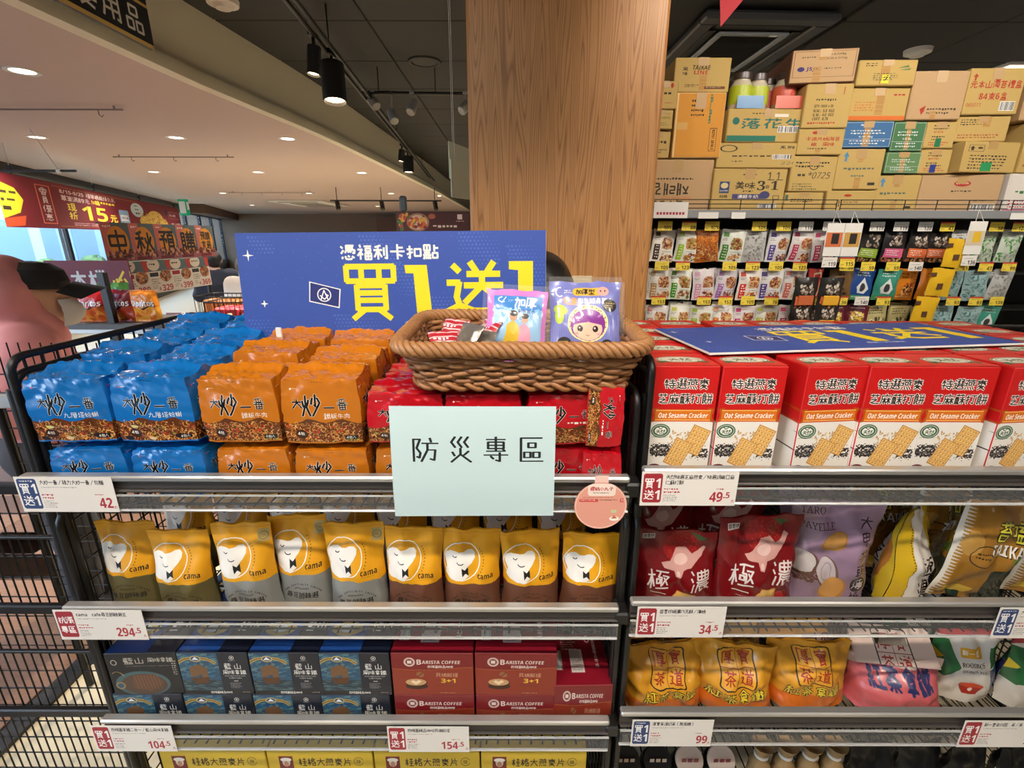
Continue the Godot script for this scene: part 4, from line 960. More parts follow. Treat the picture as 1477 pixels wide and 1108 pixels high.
func tex_bags() -> Image:
	var at := canvas(1152, 1280, Color.WHITE)
	for n in BAGS.size():
		var q: Array = BAGS[n]
		var b := rgb(q[0], q[1], q[2])
		var a := rgb(q[3], q[4], q[5])
		var im := canvas(192, 256, b)
		var nuts := [rgb(190, 130, 70), rgb(150, 84, 40), rgb(216, 176, 120), rgb(120, 50, 36), a.lerp(rgb(170, 110, 60), 0.5)]
		var ink := rgb(240, 236, 228) if b.get_luminance() < 0.35 else rgb(50, 40, 36)
		if n == 2:
			curls(im, 10, 110, 182, 246, 120, nuts, 14, 6); curls(im, 20, 20, 180, 90, 40, [rgb(230, 150, 60), rgb(160, 80, 30)], 16, 6)
		elif n < 16:
			rect(im, 16, 26, 40, 34, a.lerp(b, 0.2)); small_print(im, 16, 70, 40, 2, 12, ink)
			rect(im, 18, 120, 46, 120, a); small_print(im, 30, 130, 26, 5, 21, rgb(240, 236, 226))
			disc(im, 126, 110, 50, 48, rgb(196, 172, 136)); blobs(im, 86, 70, 166, 150, 60, nuts, 10, 7)
			blobs(im, 86, 190, 176, 240, 26, nuts, 13, 8); small_print(im, 90, 172, 80, 1, 10, ink)
		elif n < 20:
			blobs(im, 50, 40, 150, 130, 30, [rgb(196, 184, 170), rgb(150, 130, 110), rgb(90, 76, 66)], 13, 9)
			rect(im, 20, 146, 152, 70, a); small_print(im, 34, 160, 110, 3, 16, ink); blobs(im, 20, 222, 172, 250, 30, nuts, 9, 6); disc(im, 96, 14, 9, 9, rgb(90, 90, 90))
		elif n == 20:
			blobs(im, 60, 110, 150, 210, 40, [rgb(60, 30, 20), rgb(226, 190, 130), rgb(160, 60, 30)], 14, 8); small_print(im, 40, 40, 60, 2, 24, rgb(60, 24, 16)); small_print(im, 146, 30, 34, 4, 26, rgb(60, 24, 16)); small_print(im, 30, 224, 130, 1, 14, rgb(240, 220, 180))
		elif n in [21, 22]:
			poly(im, [V(96, 70), V(150, 160), V(120, 200), V(60, 196), V(40, 150)], a); disc(im, 92, 150, 24, 34, rgb(60, 60, 70)); small_print(im, 30, 30, 120, 2, 20, a); rect(im, 0, 214, 192, 42, rgb(70, 140, 90)); small_print(im, 30, 226, 120, 1, 16, a)
		elif n == 23:
			disc(im, 96, 130, 60, 80, rgb(150, 110, 60)); blobs(im, 50, 60, 150, 200, 60, [rgb(226, 196, 60), rgb(180, 130, 60), rgb(230, 220, 190)], 13, 8); small_print(im, 30, 20, 120, 1, 16, ink)
		elif n == 24:
			small_print(im, 20, 20, 150, 3, 22, a); blobs(im, 30, 120, 160, 220, 24, [a, rgb(90, 90, 40), rgb(226, 216, 176)], 20, 10)
		elif n == 25:
			poly(im, [V(50, 40), V(150, 30), V(140, 230), V(70, 240)], a); poly(im, [V(62, 52), V(138, 44), V(130, 220), V(78, 226)], rgb(190, 30, 36)); blobs(im, 80, 150, 130, 200, 14, nuts, 12, 8)
		elif n == 26:
			small_print(im, 66, 40, 60, 5, 38, a)
		else:
			blobs(im, 20, 60, 172, 240, 50, [a, a.lightened(0.3), b.darkened(0.2)], 18, 6); small_print(im, 40, 24, 100, 2, 14, ink)
		rect(im, 0, 0, 192, 8, b.darkened(0.08))
		put(at, im, n % 6, n / 6, 192, 256)
	return at

const PRICES := ["123", "105", "89", "153", "139", "119", "115", "59", "56", "76", "140", "93", "43", "85", "136", "99"]
func tex_prices(white: bool) -> Image:
	var at := canvas(512, 320, Color.WHITE)
	for n in 16:
		var im := canvas(128, 80, rgb(226, 222, 214) if white else rgb(232, 206, 70))
		if not white and n % 3 != 1: rect(im, 0, 0, 128, 14, rgb(196, 60, 50))
		small_print(im, 20, 22, 80, 1, 10, rgb(120, 100, 60)); small_print(im, 10, 54, 30, 2, 9, rgb(80, 70, 50))
		var w: float = 22.0 * PRICES[n].length()
		latin(im, PRICES[n], 120 - w, 38, 32, rgb(40, 30, 24), true, false, w)
		put(at, im, n % 4, n / 4, 128, 80)
	return at

func tex_banner() -> Image:
	var im := canvas(1536, 280, rgb(112, 14, 34))
	var y := rgb(226, 206, 50)
	var w := rgb(222, 206, 206)
	poly(im, [V(0, 40), V(70, 70), V(96, 130), V(70, 200), V(0, 236)], rgb(206, 204, 40)); small_print(im, 8, 90, 50, 3, 40, rgb(60, 40, 30)); poly(im, [V(0, 236), V(90, 214), V(76, 268), V(0, 280)], rgb(206, 80, 40))
	line(im, [V(164, 30), V(230, 30), V(230, 250), V(164, 250), V(164, 30)], 5, rgb(220, 110, 90), false); han(im, "會員優惠", 176, 42, 42, 4, w, 1.2, true)
	for q in 60: rect(im, 250 + q * 11, 18, 4, 4, rgb(214, 170, 60)); rect(im, 250 + q * 11, 262, 4, 4, rgb(214, 170, 60))
	latin(im, "8/15-9/25", 284, 32, 24, w, true, false, 150); han(im, "福樂機能保久乳", 450, 28, 32, 3.4, w, 1.06); han(im, "單筆滿89元", 284, 68, 34, 3.6, w, 1.02); han(im, "加購", 480, 68, 32, 3.4, y, 1.05); small_print(im, 556, 72, 130, 1, 30, y)
	han(im, "現折", 310, 112, 52, 6.5, y, 1.05, true); latin(im, "15", 400, 118, 100, y, true, false, 190); glyph(im, "元", 610, 156, 66, 66, 8, y)
	small_print(im, 330, 238, 360, 2, 12, w); rrect(im, 706, 110, 96, 150, 10, rgb(130, 170, 210)); rect(im, 716, 150, 76, 50, rgb(225, 230, 232)); disc(im, 754, 230, 30, 18, rgb(225, 230, 232)); han(im, "保久乳", 722, 164, 22, 2.6, rgb(40, 80, 150), 1.05)
	disc(im, 906, 92, 70, 62, rgb(186, 206, 222)); small_print(im, 884, 50, 44, 3, 32, rgb(30, 40, 70))
	disc(im, 1010, 190, 96, 60, rgb(212, 178, 80)); disc(im, 1120, 150, 104, 74, rgb(220, 188, 92)); disc(im, 1200, 200, 90, 60, rgb(206, 168, 70)); blobs(im, 930, 110, 1270, 240, 60, [rgb(150, 100, 40), rgb(236, 210, 130), rgb(190, 140, 60)], 12, 6)
	rrect(im, 1320, 60, 200, 76, 30, rgb(190, 110, 120)); rrect(im, 1325, 65, 190, 66, 26, rgb(112, 14, 34)); han(im, "東山桂圓", 1340, 84, 26, 3, w, 1.06); disc(im, 1290, 76, 26, 30, rgb(30, 24, 40)); han(im, "東山桂圓", 1350, 180, 40, 5, w, 1.06); poly(im, [V(1310, 190), V(1318, 204), V(1334, 206), V(1322, 216), V(1326, 232), V(1310, 222), V(1296, 232), V(1300, 216), V(1288, 206), V(1304, 204)], rgb(196, 90, 50))
	rect(im, 436, 0, 3, 280, rgb(70, 10, 22)); rect(im, 1164, 0, 3, 280, rgb(70, 10, 22))
	return im

func tex_posters() -> Image:
	var at := canvas(1000, 420, Color.WHITE)
	var chars := ["中", "秋", "預", "購", "預"]
	for n in 5:
		var im := canvas(200, 200, rgb(196, 106, 96))
		poly(im, [V(70, 0), V(200, 0), V(200, 200), V(150, 200)], rgb(84, 100, 100)); rect(im, 0, 150, 200, 50, rgb(150, 84, 90))
		disc(im, 106, 96, 76, 78, rgb(214, 140, 36)); small_print(im, 18, 16, 46, 1, 20, rgb(238, 226, 214))
		if n < 4: glyph(im, chars[n], 34, 40, 136, 116, 15, rgb(16, 16, 20))
		else: han(im, "預購", 46, 40, 52, 7, rgb(26, 24, 22), 1.05); han(im, "首選", 46, 98, 52, 7, rgb(26, 24, 22), 1.05)
		blobs(im, 10, 146, 190, 176, 26, [rgb(110, 50, 36), rgb(196, 140, 110), rgb(70, 30, 26)], 15, 9); rect(im, 20, 178, 120, 16, rgb(110, 30, 40))
		put(at, im, n, 0, 200, 200)
	var nums := ["280", "329", "399", "369"]
	for n in 4:
		var im := canvas(200, 220, rgb(228, 218, 198))
		rect(im, 0, 0, 200, 74, rgb(88, 104, 108)); disc(im, 50, 30, 52, 40, rgb(226, 214, 190)); small_print(im, 16, 22, 66, 1, 22, rgb(40, 34, 30)); poly(im, [V(150, 0), V(200, 0), V(200, 80), V(164, 60)], rgb(190, 60, 40))
		rect(im, 6, 82, 72, 26, rgb(160, 34, 44) if n % 2 == 0 else rgb(40, 34, 34)); disc(im, 138, 108, 50, 42, rgb(150, 120, 90)); blobs(im, 100, 80, 176, 140, 22, [rgb(170, 90, 40), rgb(110, 56, 30), rgb(214, 150, 90)], 13, 10)
		small_print(im, 12, 124, 70, 3, 14, rgb(60, 50, 46)); small_print(im, 12, 168, 50, 3, 10, rgb(140, 126, 116))
		latin(im, "$", 64, 180, 26, rgb(180, 40, 46)); latin(im, nums[n], 92, 168, 42, rgb(180, 40, 46), true, false, 96)
		im.resize(200, 220)
		at.blit_rect(im, Rect2i(0, 0, 200, 220), Vector2i(n * 200, 200))
	return at

func tex_thisweek() -> Image:
	var im := canvas(560, 220, rgb(110, 24, 42))
	han(im, "本檔", 150, 60, 116, 15, rgb(206, 204, 198), 1.1); han(im, "必買", 424, 60, 116, 15, rgb(222, 190, 40), 1.1)
	return im

func tex_babysign() -> Image:
	var im := canvas(640, 300, rgb(24, 24, 26))
	var gold := rgb(222, 184, 104)
	rect(im, 0, 140, 640, 12, gold); rect(im, 0, 284, 640, 16, gold); rect(im, 0, 152, 150, 132, gold)
	han(im, "育嬰用品", 176, 170, 96, 10, rgb(236, 232, 222), 1.14)
	han(im, "用品", 420, 20, 96, 10, rgb(236, 232, 222), 1.1)
	return im

func tex_raincoat(child: bool) -> Image:
	var im := canvas(400, 440, rgb(206, 122, 190))
	var w := rgb(236, 234, 230)
	if not child:
		rect(im, 44, 40, 324, 380, rgb(150, 190, 224)); rect(im, 44, 40, 324, 90, rgb(70, 130, 196)); blobs(im, 44, 130, 368, 180, 50, [rgb(180, 210, 232), rgb(130, 178, 220)], 30, 10)
		arc(im, 100, 66, 26, 16, 1.0, 4.6, 7, w); line(im, [V(96, 88), V(124, 50)], 5, w); han(im, "加厚", 182, 44, 70, 9, w, 1.06)
		small_print(im, 140, 66, 30, 2, 10, w); han(im, "彩色雨衣", 204, 124, 28, 3, rgb(40, 60, 120), 1.05)
		disc(im, 176, 168, 26, 30, rgb(196, 150, 120)); disc(im, 176, 152, 28, 18, rgb(24, 20, 22)); poly(im, [V(120, 320), V(140, 216), V(176, 194), V(216, 220), V(232, 330)], rgb(212, 176, 50))
		disc(im, 254, 180, 23, 27, rgb(206, 160, 134)); disc(im, 254, 164, 25, 16, rgb(40, 26, 24)); poly(im, [V(214, 330), V(222, 226), V(254, 204), V(290, 230), V(306, 336)], rgb(216, 150, 170))
		blobs(im, 60, 330, 350, 400, 40, [rgb(236, 240, 242), rgb(190, 206, 220), rgb(60, 80, 110)], 36, 8); rect(im, 146, 330, 18, 70, rgb(40, 50, 60)); rect(im, 246, 336, 18, 60, rgb(40, 50, 60)); bars(im, 286, 390, 70, 22); small_print(im, 50, 404, 180, 2, 9, rgb(170, 50, 60))
	else:
		im.fill(rgb(108, 112, 176)); rect(im, 0, 360, 400, 80, rgb(196, 196, 206))
		for i in 40: line(im, [V(i * 10, 180 + (i % 3) * 30), V(i * 10, 360)], 1.5, rgb(150, 154, 206), false)
		arc(im, 60, 60, 22, 26, 1.0, 5.0, 6, w); small_print(im, 84, 50, 50, 2, 12, w); rrect(im, 132, 36, 190, 46, 22, rgb(214, 170, 50)); han(im, "加厚型", 150, 42, 34, 5, rgb(40, 26, 30), 1.05); disc(im, 300, 58, 34, 26, rgb(206, 150, 140)); disc(im, 288, 56, 4, 5, Color.BLACK); disc(im, 312, 56, 4, 5, Color.BLACK)
		han(im, "兒童", 76, 92, 40, 6, rgb(230, 130, 60), 1.05); han(im, "彩色隨身雨衣", 160, 96, 32, 4, w, 1.05); disc(im, 340, 136, 40, 36, rgb(44, 40, 40)); small_print(im, 314, 122, 52, 3, 12, rgb(214, 180, 80))
		disc(im, 60, 160, 40, 28, rgb(170, 190, 50), 0.3); disc(im, 52, 196, 26, 40, rgb(170, 190, 50))
		disc(im, 216, 232, 116, 100, rgb(226, 216, 150)); for i in 40: disc(im, 216 + cos(i * 0.5) * 104 * (0.9 + 0.1 * (i % 2)), 232 + sin(i * 0.5) * 90, 4, 4, rgb(120, 80, 60), 0, 6)
		disc(im, 216, 240, 100, 84, rgb(130, 50, 140)); disc(im, 216, 262, 84, 60, rgb(232, 190, 164)); poly(im, [V(120, 244), V(136, 190), V(216, 168), V(300, 190), V(312, 244), V(216, 226)], rgb(130, 50, 140))
		for s in [-1, 1]: disc(im, 216 + s * 44, 262, 16, 17, rgb(50, 30, 30)); disc(im, 212 + s * 44, 258, 5, 5, w); disc(im, 216 + s * 62, 288, 12, 7, rgb(236, 160, 150))
		arc(im, 216, 290, 10, 8, 0.4, PI - 0.4, 3, rgb(150, 60, 60))
		poly(im, [V(176, 330), V(256, 330), V(280, 400), V(152, 400)], rgb(226, 216, 150)); for i in 24: disc(im, 166 + (i % 6) * 18, 338 + (i / 6) * 16, 3.5, 3.5, rgb(120, 80, 60), 0, 6)
		disc(im, 82, 340, 42, 36, rgb(44, 40, 40)); small_print(im, 56, 326, 52, 3, 12, rgb(214, 180, 80)); disc(im, 324, 344, 32, 30, rgb(44, 40, 40)); small_print(im, 306, 332, 36, 3, 10, rgb(214, 180, 80)); disc(im, 196, 412, 14, 18, rgb(190, 30, 60)); disc(im, 236, 412, 14, 18, rgb(190, 30, 60)); disc(im, 106, 396, 34, 28, rgb(206, 150, 130)); disc(im, 156, 414, 13, 13, rgb(30, 20, 30))
	return im

func tex_round() -> Image:
	var im := canvas(320, 320, rgb(222, 154, 134))
	arc(im, 160, 160, 154, 154, 0, TAU, 5, rgb(236, 196, 180))
	rrect(im, 78, 10, 168, 82, 20, rgb(236, 214, 200)); han(im, "櫻桃小丸子", 92, 30, 27, 3.6, rgb(180, 50, 56), 1.04); small_print(im, 112, 68, 96, 1, 13, rgb(60, 40, 40))
	small_print(im, 50, 100, 220, 1, 9, rgb(110, 60, 56)); rrect(im, 28, 112, 116, 20, 8, rgb(200, 70, 66)); small_print(im, 36, 117, 96, 1, 12, rgb(240, 220, 210)); small_print(im, 152, 116, 120, 1, 14, rgb(60, 40, 40)); rrect(im, 276, 108, 26, 26, 6, rgb(200, 70, 66)); latin(im, "11", 281, 113, 16, rgb(240, 226, 216))
	disc(im, 242, 196, 18, 10, rgb(206, 196, 130)); rect(im, 228, 186, 30, 22, rgb(196, 200, 150)); disc(im, 248, 248, 30, 16, rgb(240, 232, 224)); poly(im, [V(228, 248), V(246, 226), V(268, 246)], rgb(190, 96, 50))
	return im

func tex_packet() -> Image:
	var im := canvas(200, 140, rgb(176, 40, 52))
	for i in 5: rect(im, 0, i * 30 + 4, 200, 8, rgb(206, 190, 188))
	small_print(im, 20, 44, 150, 1, 44, rgb(232, 224, 220)); small_print(im, 20, 100, 150, 2, 14, rgb(232, 224, 220))
	return im

func tex_chips(col: Color, second: Color) -> Image:
	var im := canvas(256, 300, col)
	poly(im, [V(0, 180), V(256, 150), V(256, 300), V(0, 300)], second)
	latin(im, "Doritos", 30, 96, 62, rgb(20, 16, 18), true, false, 206); latin(im, "Doritos", 26, 92, 60, rgb(232, 228, 222), true, false, 204)
	poly(im, [V(80, 150), V(120, 170), V(200, 140), V(126, 186)], rgb(20, 16, 18))
	for q in 10: 
		var c := V(rng.randf_range(30, 230), rng.randf_range(200, 280))
		poly(im, [c + V(0, -34), c + V(34, 22), c + V(-32, 20)], [rgb(214, 110, 40), rgb(196, 80, 30), rgb(226, 150, 60)][q % 3])
	return im

func tex_foodsign() -> Image:
	var im := canvas(512, 130, rgb(70, 26, 24))
	disc(im, 150, 70, 80, 62, rgb(150, 110, 80)); disc(im, 150, 70, 66, 50, rgb(196, 170, 150)); blobs(im, 100, 30, 200, 110, 30, [rgb(200, 90, 40), rgb(120, 40, 30), rgb(210, 160, 60), rgb(90, 120, 50)], 16, 11)
	disc(im, 250, 30, 26, 18, rgb(170, 90, 60)); blobs(im, 10, 10, 90, 120, 20, [rgb(170, 60, 40), rgb(200, 140, 50), rgb(70, 100, 40)], 16, 10)
	small_print(im, 256, 90, 200, 1, 36, rgb(220, 200, 180)); rect(im, 430, 16, 34, 34, rgb(220, 200, 190)); small_print(im, 420, 60, 60, 1, 12, rgb(220, 200, 190))
	return im

# ---- timber and floor grain, computed point by point
func tex_wood(w: int, h: int, c0: Color, c1: Color, c2: Color, fx: float, fy: float, rings: float, seedv: int) -> Image:
	var a := FastNoiseLite.new(); a.seed = seedv; a.frequency = 1.0; a.fractal_octaves = 2
	var f := FastNoiseLite.new(); f.seed = seedv + 9; f.frequency = 1.0; f.fractal_octaves = 3
	var data := PackedByteArray()
	data.resize(w * h * 3)
	var i := 0
	for y in h:
		for x in w:
			var g := a.get_noise_2d(x * fx, y * fy) * rings + x * rings * fx * 0.35
			var r := absf(fposmod(g, 1.0) - 0.5) * 2.0
			r = pow(r, 3.0)
			var p := f.get_noise_2d(x * 0.9, y * 0.03) * 0.5 + 0.5
			var c := c0.lerp(c1, r * 0.75).lerp(c2, clampf((p - 0.52) * 2.2, 0.0, 0.7))
			data[i] = int(c.r * 255); data[i + 1] = int(c.g * 255); data[i + 2] = int(c.b * 255)
			i += 3
	return Image.create_from_data(w, h, false, Image.FORMAT_RGB8, data)

# ---------------------------------------------------------------- lights
func lamp(parent: Node3D, at: Vector3, aim: Vector3, energy: float, angle: float, size: float, col: Color):
	var s := SpotLight3D.new()
	s.name = "lamp_light"
	s.light_energy = energy
	s.light_color = col
	s.spot_range = 40.0
	s.spot_angle = angle
	s.spot_angle_attenuation = 0.6
	s.spot_attenuation = 2.0
	s.light_size = size
	s.shadow_enabled = true
	parent.add_child(s, true)
	s.position = at
	var d := (aim - at).normalized()
	s.basis = Basis.looking_at(d, Vector3(0, 0, 1) if absf(d.y) > 0.9 else Vector3(0, 1, 0))
	return s

const WARM := Color(1.0, 0.96, 0.91)
const SOFT := Color(1.0, 0.96, 0.91)

# a cylindrical track spotlight hanging from the track; aims at a point
func track_spot(at: Vector3, aim: Vector3, r: float, l: float, energy: float, angle: float, label: String, group: String, hang := 0.16):
	var t = thing("track_spotlight", label, "spotlight", at, 0, group)
	var d := (aim - at).normalized()
	var m := MB.new()
	m.lathe([V(0, 0), V(r, 0), V(r, l), V(r * 0.92, l), V(r * 0.88, l * 0.9), V(0, l * 0.9)], Vector3.ZERO, d, 24)
	part("housing", m, M.black_matt, t)
	m = MB.new()
	m.lathe([V(0, 0.002), V(r * 0.86, 0.002)], d * l * 0.9, d, 24)
	part("lens", m, M.lens, t)
	m = MB.new()
	m.tube([Vector3(0, 0.0, 0) + d * l * 0.3, Vector3(0, hang * 0.5, 0), Vector3(0, hang, 0)], 0.012, 6)
	m.box(Vector3(0, hang - 0.01, 0), Vector3(0.035, 0.035, 0.12), 0.004)
	part("mount_arm", m, M.black_matt, t)
	lamp(t, d * (l + 0.012), d * (l + 3.0), energy, angle, r * 0.7, WARM)
	return t

func downlight(at: Vector3, energy: float, label: String, group: String):
	var t = thing("ceiling_downlight", label, "downlight", at, 0, group)
	var m := MB.new()
	m.lathe([V(0.07, -0.004), V(0.098, -0.006), V(0.1, 0.0)], Vector3.ZERO, Vector3(0, 1, 0), 24)
	part("trim_ring", m, M.white_paint, t)
	m = MB.new()
	m.lathe([V(0.07, -0.003), V(0.0, -0.003)], Vector3.ZERO, Vector3(0, 1, 0), 24)
	part("diffuser", m, M.down_lens, t)
	lamp(t, Vector3(0, -0.02, 0), Vector3(0, -1, 0), energy, 75.0, 0.07, SOFT)
	return t

func slab(a: Vector3, b: Vector3) -> MB:
	var m := MB.new()
	m.box((a + b) * 0.5, (b - a).abs())
	return m

func camera_and_sky():
	var cam := Camera3D.new()
	cam.name = "camera"
	cam.fov = 2.0 * rad_to_deg(atan(554.0 / 690.0))
	cam.near = 0.05
	cam.far = 200.0
	add_child(cam)
	cam.position = Vector3(0, 1.65, 0)
	cam.rotation = Vector3(deg_to_rad(-17.1), 0, deg_to_rad(0.15))
	cam.current = true
	var we := WorldEnvironment.new()
	we.name = "world"
	var e := Environment.new()
	e.background_mode = Environment.BG_SKY
	var sm := ProceduralSkyMaterial.new()
	sm.sky_top_color = rgb(150, 190, 232)
	sm.sky_horizon_color = rgb(214, 228, 240)
	sm.ground_bottom_color = rgb(150, 150, 148)
	sm.ground_horizon_color = rgb(200, 206, 210)
	sm.sun_angle_max = 1.0
	var sky := Sky.new()
	sky.sky_material = sm
	e.sky = sky
	e.background_energy_multiplier = 14.0
	e.tonemap_mode = Environment.TONE_MAPPER_LINEAR
	e.tonemap_exposure = 0.86
	e.sdfgi_enabled = true
	e.ssao_enabled = true
	e.ssil_enabled = true
	we.environment = e
	add_child(we)

func materials():
	M.black_matt = mat(rgb(24, 23, 22), 0.45)
	M.wire = mat(rgb(26, 24, 23), 0.38, 0.2)
	M.white_paint = mat(rgb(225, 220, 212), 0.5)
	M.lens = glow(Color(1.0, 0.86, 0.66), 14.0)
	M.down_lens = glow(Color(1.0, 0.94, 0.86), 7.0)
	M.alu = mat(rgb(190, 188, 184), 0.28, 0.7)
	M.dark_plastic = mat(rgb(64, 58, 54), 0.45)
	M.clear = glass(rgb(225, 225, 222), 0.05)
	M.clear.metallic_specular = 0.22
	M.film = glass(rgb(240, 240, 240), 0.06)
	M.ceil_low = bump(mat(rgb(196, 174, 164), 0.9), 0.05, 1.2, 0.05)
	M.cream = bump(mat(rgb(226, 218, 194), 0.85), 0.05, 1.0, 0.05)
	M.ceil_dark = bump(mat(rgb(46, 45, 44), 0.8), 0.2, 0.6, 0.08)
	M.grid_dark = mat(rgb(26, 25, 25), 0.6)
	M.wall_plain = mat(rgb(190, 184, 172), 0.85)
	M.frame = mat(rgb(20, 20, 22), 0.4)
	M.pane = glass(rgb(235, 245, 250), 0.08)
	M.paper = mat(rgb(225, 222, 215), 0.8)
	M.string = mat(rgb(210, 206, 198), 0.7)
	var wood := tex_wood(1024, 1024, rgb(184, 130, 74), rgb(122, 76, 38), rgb(158, 108, 60), 0.008, 0.0016, 6.0, 5)
	M.wood = mat(Color.WHITE, 0.45, 0.0, wood)
	M.wood_dark = mat(rgb(96, 62, 40), 0.5)
	var fl := tex_wood(512, 256, rgb(150, 112, 84), rgb(112, 78, 56), rgb(132, 96, 72), 0.002, 0.02, 5.0, 11)
	M.plank = mat(Color.WHITE, 0.5, 0.0, fl)
	M.plank2 = mat(rgb(226, 220, 214), 0.5, 0.0, fl)
	M.plank3 = mat(rgb(205, 196, 190), 0.5, 0.0, fl)
	M.tile = mat(rgb(206, 192, 160), 0.4)
	M.strip = mat(rgb(24, 23, 22), 0.4)
	M.ground = mat(rgb(120, 118, 116), 0.9)

# ---------------------------------------------------------------- the room
func fascia_x(d: float) -> float:
	var k := [[-6.0, -2.35], [2.6, -2.34], [4.1, -2.28], [5.0, -2.16], [6.2, -2.06], [9.2, -1.96], [12.5, -1.86], [20.0, -1.8], [25.0, -1.8]]
	for i in k.size() - 1:
		if d <= k[i + 1][0]:
			return lerpf(k[i][1], k[i + 1][1], smoothstep(k[i][0], k[i + 1][0], d) * 0.3 + 0.7 * (d - k[i][0]) / (k[i + 1][0] - k[i][0]))
	return -1.8

func wall_x(d: float) -> float: return -7.6 - 0.394 * (d - 7.6)

func room():
	# floor: cream tiles below, timber-look planks on the left walkway, a black strip between
	struct("floor", slab(Vector3(-14.4, -0.1, -26), Vector3(6, -0.004, 4.2)), M.tile, "pale cream floor of the shop", "floor")
	var wf = tag(part("floor_timber", slab(Vector3(-16, -0.004, -26), Vector3(-1.75, -0.002, 4.2)), M.strip), "brown timber-look plank floor of the walkway", "floor", "", "structure")
	var pm := MB.new()
	pm.box(Vector3.ZERO, Vector3(1.194, 0.006, 0.194), 0.002, {"t": Rect2(0, 0, 1, 1)})
	var plank := pm.done()
	var count := 0
	for r in 34:
		for c in 8:
			var x := -1.78 - 0.6 - c * 1.2 - (0.4 if r % 3 == 1 else (0.8 if r % 3 == 2 else 0.0)) + 0.8
			var z := 0.3 - r * 0.2
			if x > -1.76 - 0.58: x = -1.76 - 0.597
			part("plank", plank, [M.plank, M.plank2, M.plank3][rng.randi() % 3], wf, Vector3(x, 0.001, z))
			count += 1
	part("far_tiles", slab(Vector3(-14.4, -0.002, -26), Vector3(-1.76, 0.003, -6.62)), M.tile, wf)
	struct("trim_1", slab(Vector3(-1.76, -0.002, -26), Vector3(-1.69, 0.012, 4.2)), M.strip, "black metal strip along the edge of the plank floor", "floor trim")
	# lower ceiling over the entrance hall with its curved cream fascia
	var low := MB.new()
	var fas := MB.new()
	var rows := []
	var uvs := []
	var prof := [[0.05, -0.01], [0.05, 0.07], [0.02, 0.1], [0.0, 0.14], [0.0, 0.3], [0.0, 0.52]]
	for i in 46:
		var d := -4.0 + i * 0.66
		var x := fascia_x(d)
		var x2 := fascia_x(d + 0.66)
		var up := Vector3(0, 1, 0)
		var w1 := wall_x(d) - 0.1
		var w2 := wall_x(d + 0.66) - 0.1
		low.quad(Vector3(w1, 2.7, -d), Vector3(x, 2.7, -d), Vector3(x2, 2.7, -d - 0.66), Vector3(w2, 2.7, -d - 0.66), -up)
		low.quad(Vector3(w1, 2.8, -d), Vector3(x, 2.8, -d), Vector3(x2, 2.8, -d - 0.66), Vector3(w2, 2.8, -d - 0.66), up)
		var row := []
		var ur := []
		for p in prof:
			row.append(Vector3(x + p[0], 2.7 + p[1], -d)); ur.append(V(0, 0))
		rows.append(row); uvs.append(ur)
	fas.grid(rows, uvs, Vector3(1, 0, 0))
	for i in rows.size() - 1:
		fas.quad(rows[i][0], rows[i + 1][0], rows[i + 1][0] - Vector3(0.09, 0, 0), rows[i][0] - Vector3(0.09, 0, 0), Vector3(0, -1, 0))
	struct("ceiling_1", low, M.ceil_low, "low beige ceiling over the entrance hall", "ceiling")
	struct("trim_2", fas, M.cream, "curved cream fascia between the low and the dark ceiling", "ceiling trim")
	# dark ceiling: panels laid in a grid
	var dc = struct("ceiling_2", slab(Vector3(-3.2, 3.235, -26), Vector3(6.2, 3.4, 4.2)), M.grid_dark, "dark panelled upper ceiling", "ceiling")
	var tm := MB.new()
	tm.box(Vector3.ZERO, Vector3(1.192, 0.03, 0.86), 0.006)
	var tile := tm.done()
	for r in 16:
		for c in 7:
			var x := -1.7 + c * 1.2
			var z := -2.95 - r * 0.87
			if c > 1 and r > 8: continue
			if c >= 2 and c <= 3 and r in [1, 2]: continue   # the air conditioner sits here
			part("ceiling_panel", tile, M.ceil_dark, dc, Vector3(x, 3.222, z))
	for q in [[1.0, -3.82], [1.0, -5.2]]: pass
	part("ceiling_backing", slab(Vector3(-3.2, 3.23, 4.2), Vector3(6.2, 3.236, -2.5)), M.ceil_dark, dc)
	# walls
	struct("wall_right", slab(Vector3(5.6, 0, -26), Vector3(5.8, 3.3, 4.2)), M.wall_plain, "plain right wall of the shop", "wall")
	struct("wall_back", slab(Vector3(-5, 0, 4.0), Vector3(5.8, 3.3, 4.2)), M.wall_plain, "plain wall behind the shopper", "wall")
	struct("wall_far", slab(Vector3(-18, 0, -25.2), Vector3(6, 3.3, -25)), mat(rgb(150, 118, 92), 0.8), "brown far wall of the shop", "wall")
	# window wall, running obliquely away on the left
	var a := Vector3(wall_x(-4.2), 0, 4.2)
	var b := Vector3(wall_x(25), 0, -25)
	var dir := (b - a).normalized()
	var side := Vector3(-dir.z, 0, dir.x)   # towards the room
	if side.x < 0: side = -side
	var L := (b - a).length()
	var w := Node3D.new()
	w.name = "wall_left"
	add_child(w)
	tag(w, "glazed left wall with dark frames behind the red banner", "wall", "", "structure")
	for band in [["sill_wall", 0.0, 0.55, M.frame], ["header", 2.42, 2.75, M.frame]]:
		var m := MB.new()
		m.box(Vector3(0, (band[1] + band[2]) * 0.5, 0), Vector3(0.16, band[2] - band[1], L))
		var o = part(band[0], m, band[3], w, (a + b) * 0.5)
		o.basis = Basis.looking_at(dir)
	var k := 0
	var s := 0.0
